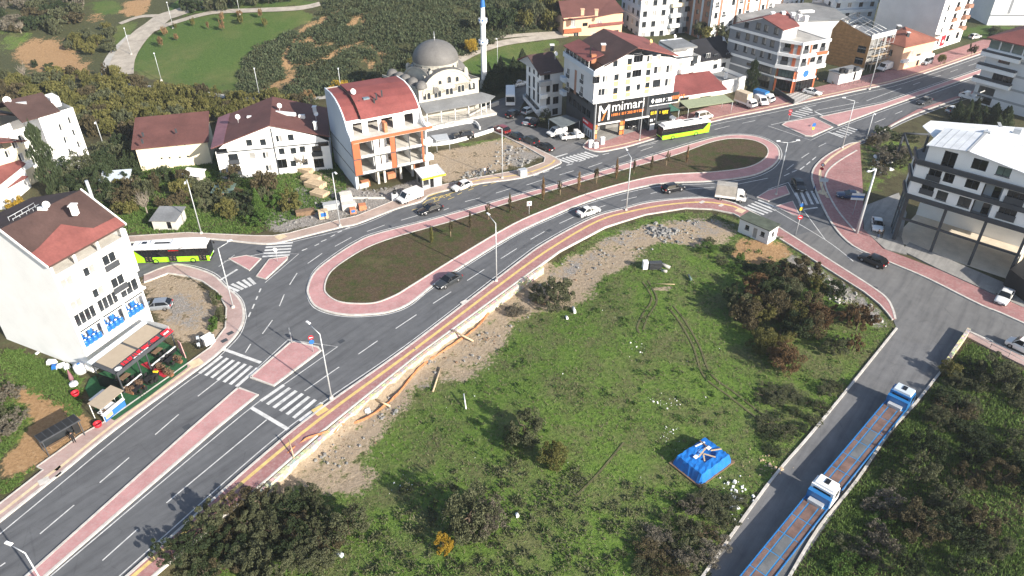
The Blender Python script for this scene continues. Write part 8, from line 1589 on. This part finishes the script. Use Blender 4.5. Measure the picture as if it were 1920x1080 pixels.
def crown(kind, mat, var, n=2600, sz=.05):
    k = (kind, mat, var, n)
    if k not in CROWN: CROWN[k] = leaf_mesh('crown', crown_points(kind, n, var*17+len(kind)), sz, mat, 1.15, .2, var)
    return CROWN[k]
TRK = {}
def trunk_mesh(kind, var, mat='bark'):
    k = (kind, var, mat)
    if k not in TRK:
        rg = random.Random(var); mb = MB(); top = .55 if kind != 'cone' else .8; mb.tube([(0,0,-.06),(.02,.01,top*.5),(rg.uniform(-.06,.06),0,top)], [.055,.04,.015], 6)
        for j in range(5 if kind != 'bare' else 16):
            a = rg.random()*6.28; z0 = rg.uniform(.15,.5); l = rg.uniform(.45,.85); e = Vector((math.cos(a)*l*.7, math.sin(a)*l*.7, z0+rg.uniform(.2,.45))); mb.tube([(0,0,z0), e*.55+Vector((0,0,.04)), e], [.022,.014,.005], 5)
            if kind == 'bare':
                for q in range(4): e2 = e*.6+Vector((rg.gauss(0,.16),rg.gauss(0,.16),rg.uniform(.02,.3))); mb.tube([e*.55, e2], [.009,.003], 4)
        TRK[k] = mb.mesh('trunk', [mat])
    return TRK[k]
NV = [0]
def plant(label, pos, r, h, kind='shrub', mat='leaf_olive', cat='shrub', name='shrub', group=None, n=2600, sz=.05, var=None):
    NV[0] += 1; var = (NV[0] % 4) if var is None else var; rg = random.Random(NV[0]); t = thing(name, label, cat, pos, rg.random()*6.28, group)
    tk = 'bare' if kind == 'bare' else 'cone' if kind in ('cone','column') else 'tree'
    o = put('trunk', trunk_mesh(tk, var, 'bark_pale' if kind == 'bare' else 'bark'), t); o.scale = (r if kind != 'column' else r*1.2, r if kind != 'column' else r*1.2, h)
    if kind != 'bare': c = put('crown', crown(kind, mat, var, n, sz), t); c.scale = (r, r*rg.uniform(.65,1.25), h*rg.uniform(.85,1.15))
    return t
def ppx(label, px, r, h, *a, **k): return plant(label, P(*px), r, h, *a, **k)
OL, DK, AU, BR, GY, FR = 'leaf_olive','leaf_dark','leaf_autumn','leaf_brown','leaf_grey','leaf_fresh'
# single plants of the plot
for l_, q, r, h, m in (('grey-green olive bush casting a long shadow near the bottom centre',(880,990),3.1,4.6,OL),('olive bush beside it, lower and to its right',(915,985),2.2,3.4,GY),('dark olive bush in the middle of the plot',(985,820),2.7,3.8,OL),('low dark shrub left of the yellow bush in mid plot',(960,835),1.6,2.0,DK),('grey-green bush growing at the retaining wall bend',(1045,568),3.0,4.0,OL),('small thorny bush at the foot of the wall near the bend',(968,590),1.6,1.8,GY),('second small bush at the foot of the wall',(1005,560),1.8,2.2,OL),('grey bush at the bottom left thicket edge',(655,1000),2.4,3.6,OL),('low dark shrub by the rubble below the pavement',(1325,470),2.0,1.6,FR)): ppx(l_, q, r, h, 'shrub', m, n=6500, sz=.030)
for l_, q, r, h, m in (('yellow-brown bush in the middle of the plot',(1035,868),2.1,3.0,AU),('small golden bush left of the olive bush near the bottom',(832,1030),1.1,1.8,'leaf_gold'),('small golden shrub on the bank by the side road wall',(1775,705),1.5,2.4,AU)): ppx(l_, q, r, h, 'shrub', m, n=5000, sz=.034)
HUE = {'leaf_olive':'grey-green','leaf_dark':'dark green','leaf_autumn':'yellow-green','leaf_gold':'golden','leaf_brown':'brown','leaf_grey':'grey','leaf_fresh':'bright green','leaf_rust':'rust','leaf_rustic':'rust brown'}
def mass(group, poly, n, rr, hr, mats, kind='shrub', seed=1, leaves=2200, sz=.05, cat='shrub', name='shrub', mind=1.6):
    w = [P(*q) for q in poly]; xy = [(q.x, q.y) for q in w]; rg = random.Random(seed); out = []; x0, x1 = min(q[0] for q in xy), max(q[0] for q in xy); y0, y1 = min(q[1] for q in xy), max(q[1] for q in xy); tries = 0
    while len(out) < n and tries < 9000:
        tries += 1; x, y = rg.uniform(x0,x1), rg.uniform(y0,y1)
        if not bool(inside(np.array(x), np.array(y), xy)) or any((x-a)**2+(y-b)**2 < mind**2 for a, b in out): continue
        out.append((x, y)); kd = rg.choice(kind) if isinstance(kind, tuple) else kind; mt = rg.choice(mats); fx, fy = (x-x0)/(x1-x0), (y-y0)/(y1-y0)
        ps = ('near ','','far ')[min(2,int(fy*3))]+('left','middle','right')[min(2,int(fx*3))]
        plant('%s %s at the %s of the %s' % (HUE[mt], cat, ps, group.split(' of the ')[0] if len(group.split()) > 7 else group), (x, y, float(land(x,y))-.1), rg.uniform(*rr), rg.uniform(*hr), kd, mt, cat, name, group, leaves, sz)
mass('thicket at the right of the plot', [(1370,560),(1420,520),(1520,510),(1610,570),(1630,615),(1600,680),(1530,740),(1450,700),(1400,650),(1365,610)], 32, (1.7,3.0), (2.2,4.2), (DK,OL,BR,'leaf_rustic',AU), ('shrub','loose'), 3, 6500, .030)
mass('weeds by the guard cabin', [(1330,450),(1370,470),(1480,500),(1560,540),(1500,560),(1400,520),(1330,480)], 16, (1.0,1.9), (.8,1.6), (FR,DK,OL), 'shrub', 4, 1800, .055)
mass('thicket at the bottom left', [(300,1075),(380,1000),(470,935),(540,925),(610,950),(640,1040),(600,1085)], 28, (1.5,2.5), (1.8,3.2), (OL,OL,OL,DK,BR), ('shrub','loose'), 5, 6500, .030)
mass('trees on the bank right of the side road', [(1800,690),(1850,680),(1925,740),(1925,1080),(1660,1085),(1690,980),(1720,860),(1760,760)], 30, (1.6,3.0), (1.6,3.8), (DK,DK,OL,OL,BR), ('shrub','loose'), 6, 6500, .030, 'tree', 'bank_tree', 2.1)
mass('low shrubs beside the lorries', [(1560,1080),(1640,930),(1700,870),(1700,980),(1650,1080)], 14, (.9,1.8), (.8,1.8), (FR,OL,GY), 'shrub', 7, 1800, .055)
mass('weedy shrubs above the side road', [(1230,1000),(1330,920),(1390,930),(1340,1040),(1280,1080),(1180,1080)], 22, (1.0,2.0), (.7,1.4), (OL,OL,GY,BR), ('shrub','loose'), 8, 3600, .036)
mass('weeds between thicket and side road', [(1430,720),(1520,750),(1600,700),(1530,790),(1450,850),(1420,800)], 16, (.9,1.8), (.5,1.2), (OL,OL,DK), 'shrub', 9, 3600, .036)
mass('thorn shrubs at the left edge', [(-10,735),(35,740),(45,790),(20,830),(-10,830)], 8, (1.2,2.2), (1.4,2.4), (GY,GY,OL), 'loose', 10, 2600, .045)
mass('garden greenery in front of the houses', [(185,345),(300,330),(380,330),(470,340),(545,360),(560,390),(500,425),(400,415),(350,395),(250,410),(200,380)], 40, (1.4,2.8), (2.0,4.2), (OL,DK,FR,AU,BR), ('shrub','tree','loose'), 11, 2200, .055)
mass('evergreens left of the garden', [(85,375),(120,330),(165,310),(215,330),(200,390),(120,400)], 11, (2.2,3.2), (3.6,5.4), (DK,DK,OL), 'shrub', 12, 3200, .042, 'tree', 'evergreen_tree', 2.4)
mass('shrubs behind the cream house', [(170,290),(240,275),(260,320),(200,330)], 8, (1.6,2.6), (2.4,4.0), (OL,DK), 'shrub', 13, 2200, .05)
mass('autumn wood behind the houses', [(0,160),(100,152),(200,150),(300,172),(420,188),(560,196),(600,205),(470,222),(330,240),(240,262),(170,255),(140,205),(60,190),(0,185)], 125, (1.7,2.7), (2.6,4.4), (AU,AU,AU,OL,BR), ('tree','tree','shrub'), 14, 1300, .075, 'tree', 'autumn_tree', 3.0)
mass('trees on the top left hillside', [(0,0),(150,0),(170,40),(100,70),(30,60),(0,60)], 26, (2.2,3.4), (2.6,4.2), (OL,GY,DK,BR), ('shrub','loose'), 15, 1200, .08, 'tree', 'hillside_tree', 3.4)
mass('trees above the stone path', [(110,90),(170,55),(220,60),(215,100),(180,120),(150,100)], 12, (1.6,2.4), (2.2,3.6), (AU,OL,AU), ('tree','shrub'), 16, 1200, .08, 'tree', 'autumn_tree', 2.8)
mass('saplings on the park lawn', [(300,60),(420,32),(520,30),(500,55),(400,60),(300,90)], 16, (.6,1.1), (2.0,3.6), (AU,'leaf_rust'), 'loose', 17, 300, .14, 'tree', 'sapling', 5)
mass('park edge trees', [(350,18),(420,2),(560,0),(480,12),(400,22)], 16, (1.6,2.6), (3.0,5.0), (DK,OL), 'shrub', 18, 900, .09, 'tree', 'park_tree', 3)
mass('conifer hedge by the mosque', [(905,150),(985,120),(990,145),(960,168),(915,178)], 22, (1.5,2.1), (3.8,5.2), (DK,), 'cone', 19, 2000, .06, 'tree', 'hedge_conifer', 1.7)
mass('conifers below the balcony block', [(1772,226),(1800,205),(1850,220),(1895,236),(1880,246),(1800,240)], 12, (1.3,1.9), (3.4,5.0), (DK,), 'cone', 20, 1800, .06, 'tree', 'conifer', 2.0)
mass('shrubs on the waste lot', [(1620,270),(1680,240),(1720,260),(1690,320),(1625,345)], 18, (1.2,2.2), (1.2,2.4), (OL,BR,DK,GY), ('shrub','loose'), 21, 2000, .055)
mass('trees behind the black roofed house', [(1305,72),(1370,62),(1372,72),(1312,82)], 8, (1.8,2.6), (4.0,6.0), (OL,DK,AU), 'tree', 22, 1200, .075, 'tree', 'back_tree', 2.4)
mass('trees above the caravans', [(880,60),(960,30),(1050,10),(1100,20),(1060,55),(950,66)], 30, (2.4,3.6), (4.0,6.5), (OL,AU,DK), ('tree','shrub'), 23, 1100, .08, 'tree', 'slope_tree', 3.2)
mass('shrubs along the corner lot kerb', [(395,555),(412,560),(420,600),(408,630),(398,620),(404,585)], 9, (.4,.7), (.8,1.6), (FR,OL), 'shrub', 24, 500, .11, mind=1.0)
mass('weeds at the top right lot', [(1800,70),(1860,52),(1920,55),(1920,68),(1850,75)], 12, (1.2,2.0), (1.0,1.8), (OL,DK), 'shrub', 25, 900, .08)
for l_, q, r, h, k, m in (('tall dark cypress in front of the far white block',(108,372),2.3,14.0,'column',DK),('tall narrow cypress beside the grey corner building',(1405,178),1.9,8.2,'column',DK),('bright green young conifer in the garden',(487,402),1.2,4.6,'cone',FR),('golden tree beside the minaret and path',(884,103),2.0,5.0,'tree','leaf_gold'),('golden bush behind the unfinished building',(640,178),2.6,4.2,'shrub','leaf_gold'),('small golden bush right of it behind the red roof',(680,168),1.6,2.8,'shrub','leaf_gold'),('golden bush below the far left house',(34,395),1.8,2.8,'shrub','leaf_gold'),('dark red-brown shrub behind the joined houses',(580,190),1.5,3.0,'shrub','leaf_rust'),('lone dark bush on the orange earth slope',(95,133),1.6,2.4,'shrub',DK),('second dark bush left on the orange earth slope',(66,125),1.4,2.2,'shrub',DK),('green shrub in front of the grey sided house',(1022,232),1.6,3.0,'shrub',OL),('small leafy street tree by the tiled house',(1762,122),1.2,3.4,'tree',AU),('small bare street tree at the top right pavement',(1820,106),1.3,4.0,'loose',BR),('olive tree with yellow leaves by the mosque dome',(775,135),2.4,4.2,'tree',AU),('green shrub beside the balcony block forecourt',(1800,215),1.8,2.4,'shrub',OL)): ppx(l_, q, r, h, k, m, 'tree' if 'tree' in l_ or 'cypress' in l_ or 'conifer' in l_ else 'shrub', 'tree' if 'tree' in l_ else 'cypress' if 'cypress' in l_ else 'conifer' if 'conifer' in l_ else 'shrub', n=3000, sz=.045)
for l_, q, r, h in (('bare tree in front of the right joined house',(566,322),2.6,6.0),('leafless tree in the garden by the grey shed',(277,402),2.8,6.5),('leafless tree on the orange slope at the far left',(48,150),2.4,5.5),('pale bare tree at the top left',(40,62),2.6,5.0)): ppx(l_, q, r, h, 'bare', None, 'tree', 'bare_tree')
# young trees on the median
for k, q in enumerate(((810,456),(882,427),(956,399),(1018,375),(1085,357),(1155,335),(1221,319),(1287,305))):
    c = G(*q, .2); plant('young upright tree with brown-orange leaves, %s from the left on the median' % ('first','second','third','fourth','fifth','sixth','seventh','eighth')[k], c, .36, (3.2,3.4,3.6,4.2,3.8,4.2,3.2,3.6)[k], 'column', ('leaf_autumn',BR,BR,'leaf_rust','leaf_rust','leaf_rust',BR,'leaf_rust')[k], 'tree', 'young_tree', 'young trees on the median', 420, .12)
for k, q in enumerate(((846,444),(915,412),(1049,366),(1117,345),(1188,327),(1250,311))):
    c = G(*q, .2); t = plant('thin staked sapling with a small tuft, %s from the left on the median' % ('first','second','third','fourth','fifth','sixth')[k], c, .5, 3.2, 'loose', BR, 'tree', 'staked_sapling', 'staked saplings on the median', 120, .16); MB().tube([(.15,0,0),(.15,0,2.4)], .04, 5).build('stake','timber',t)
# scrub on the hill, grass and weeds: nobody could count these
gi_ = lambda x, y, ch: cov[np.clip(np.searchsorted(ys, y),0,ny-1), np.clip(np.searchsorted(xs, x),0,nx-1), ch]
def scatter(poly, n, rg):
    w = [P(*q) for q in poly]; xy = [(q.x,q.y) for q in w]; x0, x1 = min(q[0] for q in xy), max(q[0] for q in xy); y0, y1 = min(q[1] for q in xy), max(q[1] for q in xy); x = rg.uniform(x0,x1,n*4); y = rg.uniform(y0,y1,n*4); k = inside(x,y,xy); return x[k][:n], y[k][:n]
def clumps(name, label, cat, x, y, r, h, per, sz, mat, seed=1, sink=.0):
    rg = np.random.default_rng(seed); n = len(x); i = np.repeat(np.arange(n), per); d = rg.normal(size=(n*per,3)); d /= np.linalg.norm(d,axis=1)[:,None]; d[:,2] = np.abs(d[:,2]); rad = rg.uniform(.5,1.05,n*per)[:,None]
    p = d*rad*np.stack([r[i],r[i],h[i]],1); p[:,0] += x[i]; p[:,1] += y[i]; p[:,2] += land(x,y)[i]-sink; o = put(name, leaf_mesh(name, p, sz, mat, 1.15, .2, seed)); return tag(o, label, cat, None, 'stuff')
rg = np.random.default_rng(5)
HILL = [(452,176),(455,140),(470,95),(520,70),(600,30),(640,-25),(1085,-25),(1050,40),(940,72),(865,105),(770,132),(715,138),(640,176),(560,182)]
x, y = scatter(HILL, 5200, rg); ok = (gi_(x,y,1) < .3) & (gi_(x,y,4) < .3) & (gi_(x,y,5) < .3); x, y = x[ok], y[ok]; dn = np.sin(x*.13)*np.cos(y*.11)+.6*np.sin(x*.37+y*.29); keep = rg.uniform(-1.4,1.4,len(x)) < dn*1.3+.85; x, y = x[keep], y[keep]; r = rg.uniform(.8,2.1,len(x)); half_ = len(x)*3//5
clumps('hill_scrub', 'dense dark evergreen scrub covering the hill behind the mosque', 'scrub', x[:half_], y[:half_], r[:half_], r[:half_]*rg.uniform(.7,1.1,half_), 90, .24, 'leaf_hill', 2, .2); clumps('hill_scrub', 'paler olive scrub scattered over the hill behind the mosque', 'scrub', x[half_:], y[half_:], r[half_:], r[half_:]*.8, 80, .24, OL, 3, .2)
def tufts(name, label, poly, n, hgt, mat, ch=None, lo=.3, seed=1, wide=.07):
    rg = np.random.default_rng(seed); x, y = scatter(poly, n, rg)
    if ch is not None: k = (gi_(x,y,ch) > lo) & (gi_(x,y,1) < .55) & (gi_(x,y,2) < .5) & (gi_(x,y,5) < .4); x, y = x[k], y[k]
    pt = (np.sin(x*.55)*np.cos(y*.47)+np.sin(x*.21+y*.33+1.3))*.5; k = rg.uniform(-1.3,1,len(x)) < pt+.25; x, y = x[k], y[k]
    m = len(x)*3; x3, y3 = np.repeat(x,3)+rg.normal(0,.09,m), np.repeat(y,3)+rg.normal(0,.09,m); z3 = land(x3,y3)-.06; a = rg.uniform(0,6.28,m); h = hgt*rg.uniform(.5,1.4,m); lx, ly = rg.normal(0,.16,m), rg.normal(0,.16,m)
    v = np.stack([np.stack([x3-np.cos(a)*wide, y3-np.sin(a)*wide, z3],1), np.stack([x3+np.cos(a)*wide, y3+np.sin(a)*wide, z3],1), np.stack([x3+lx, y3+ly, z3+h],1)],1).reshape(-1,3)
    me = bpy.data.meshes.new(name); me.vertices.add(3*m); me.vertices.foreach_set('co', v.reshape(-1)); me.loops.add(3*m); me.loops.foreach_set('vertex_index', np.arange(3*m,dtype=np.int32)); me.polygons.add(m); me.polygons.foreach_set('loop_start', np.arange(0,3*m,3,dtype=np.int32)); me.polygons.foreach_set('loop_total', np.full(m,3,np.int32)); me.update(); me.validate(); me.materials.append(MAT[mat]); return tag(put(name, me), label, 'grass', None, 'stuff')
leafmat('blade', (.060,.115,.022), (.105,.175,.040), (.17,.23,.075)); leafmat('blade_dry', (.10,.10,.05), (.17,.16,.09), (.25,.23,.15))
tufts('plot_grass', 'rough green grass covering the plot', PLOT, 30000, .1, 'blade', 0, .3, 11); tufts('dry_weeds', 'dry grey-brown weeds among the plot grass', PLOT, 9000, .22, 'blade_dry', 0, .2, 12, .06)
BANK = [(1820,640),(1925,700),(1925,1090),(1480,1090),(1545,990),(1680,810),(1780,690)]; tufts('bank_grass', 'rough grass on the bank right of the side road', BANK, 22000, .35, 'blade', None, 0, 13); tufts('garden_grass', 'weeds and grass of the gardens before the houses', [(170,290),(640,290),(650,370),(600,395),(480,438),(240,438),(180,400)], 20000, .35, 'blade', None, 0, 14, .1)
tufts('yard_grass', 'patchy grass left of the white block', [(0,640),(160,690),(150,800),(90,850),(0,940)], 9000, .22, 'blade', 0, .3, 15)
x, y = scatter(PLOT, 600, rg); k = (gi_(x,y,1) < .4) & (np.sin(x*.3+2)+np.cos(y*.27) > -.3); x, y = x[k], y[k]; r = rg.uniform(.25,.7,len(x)); clumps('plot_weeds', 'low green weed clumps dotted over the plot', 'weeds', x, y, r, r*.6, 26, .11, FR, 7); x, y = scatter([(760,900),(1000,860),(1300,930),(1330,1080),(650,1090)], 240, rg); r = rg.uniform(.35,.9,len(x)); clumps('plot_weeds', 'grey-brown weed clumps at the bottom of the plot', 'weeds', x, y, r, r*.45, 34, .12, OL, 8)
# rubble and litter
def rubble(name, label, poly, n, smin, smax, mat, seed):
    rg = random.Random(seed); nr = np.random.default_rng(seed); x, y = scatter(poly, n, nr); m_ = max(4, n//28); j = nr.integers(0, m_, len(x)); f_ = nr.random(len(x)) < .72; x = np.where(f_, x[j]+nr.normal(0,.9,len(x)), x); y = np.where(f_, y[j]+nr.normal(0,.9,len(y)), y); z = land(x,y)-.05; mb = MB()
    for a, b, c in zip(x,y,z): s = smin+(smax-smin)*rg.random()**3; mb.box((a,b,c+s*.3),(s*rg.uniform(.7,1.4),s,s*rg.uniform(.4,.9)),0,rg.random()*3,(rg.uniform(.5,.9),rg.uniform(.5,.9)))
    return tag(mb.build(name, mat), label, 'rubble', None, 'stuff')
rubble('rubble', 'pale broken stones strewn below the retaining wall', [(530,900),(600,830),(780,690),(950,570),(1060,485),(1200,420),(1330,408),(1390,432),(1290,465),(1200,470),(1120,520),(1000,585),(900,690),(790,720),(700,800),(620,910)], 900, .06, .4, 'concrete_deep', 31); rubble('grey_rubble', 'dark grey stone heap on the plot corner', [(1215,425),(1270,428),(1275,440),(1230,442)], 160, .2, .7, 'concrete_deep', 32); rubble('brown_rubble', 'earth clods and brick rubble below the retaining wall', [(560,880),(800,700),(950,580),(1100,480),(1330,412),(1370,445),(1200,465),(1000,590),(800,740),(640,900)], 350, .06, .3, 'timber_dark', 33)
rubble('site_rubble', 'pale building rubble in front of the unfinished building', [(640,372),(720,352),(790,345),(780,362),(735,378),(640,405),(540,430),(500,428),(560,385)], 400, .06, .45, 'concrete_deep', 34); rubble('lot_rubble', 'broken stones on the edge of the dirt lot', [(930,262),(1000,282),(1022,297),(960,318),(870,332),(940,295)], 260, .08, .6, 'concrete_deep', 35); rubble('bank_rubble', 'stones along the plot corner pavement', [(1500,490),(1610,552),(1668,602),(1655,625),(1560,555)], 200, .06, .45, 'concrete', 36); rubble('litter', 'scraps of white litter scattered over the plot', [(700,900),(900,700),(1150,560),(1400,640),(1480,780),(1380,960),(1000,1060),(700,1060)], 80, .06, .2, 'trim_white', 37); rubble('litter', 'heap of white litter beside the side road kerb', [(1370,910),(1395,908),(1390,950),(1368,955)], 60, .1, .5, 'trim_white', 38); rubble('litter', 'scraps of litter right of the blue tarpaulin', [(1420,855),(1460,845),(1450,880),(1420,880)], 40, .1, .45, 'timber', 39); rubble('litter', 'pale litter on the waste lot behind the plaza', [(1620,300),(1650,290),(1690,310),(1640,335)], 60, .1, .8, 'trim_white', 40)
# thin autumn haze: far things pale a little
hz = MB().box6(-420,420,-120,640,-3,66.5).build('haze', 'trim_white'); hz['kind'] = 'stuff'; m = bpy.data.materials.new('haze'); m.use_nodes = True; m.node_tree.nodes.clear(); t = m.node_tree; vo = nd(t, 'ShaderNodeVolumePrincipled'); vo.inputs['Color'].default_value = (.80,.86,.95,1); vo.inputs['Density'].default_value = .0002; vo.inputs['Anisotropy'].default_value = .2; t.links.new(vo.outputs[0], nd(t, 'ShaderNodeOutputMaterial').inputs['Volume']); hz.data.materials.clear(); hz.data.materials.append(m)
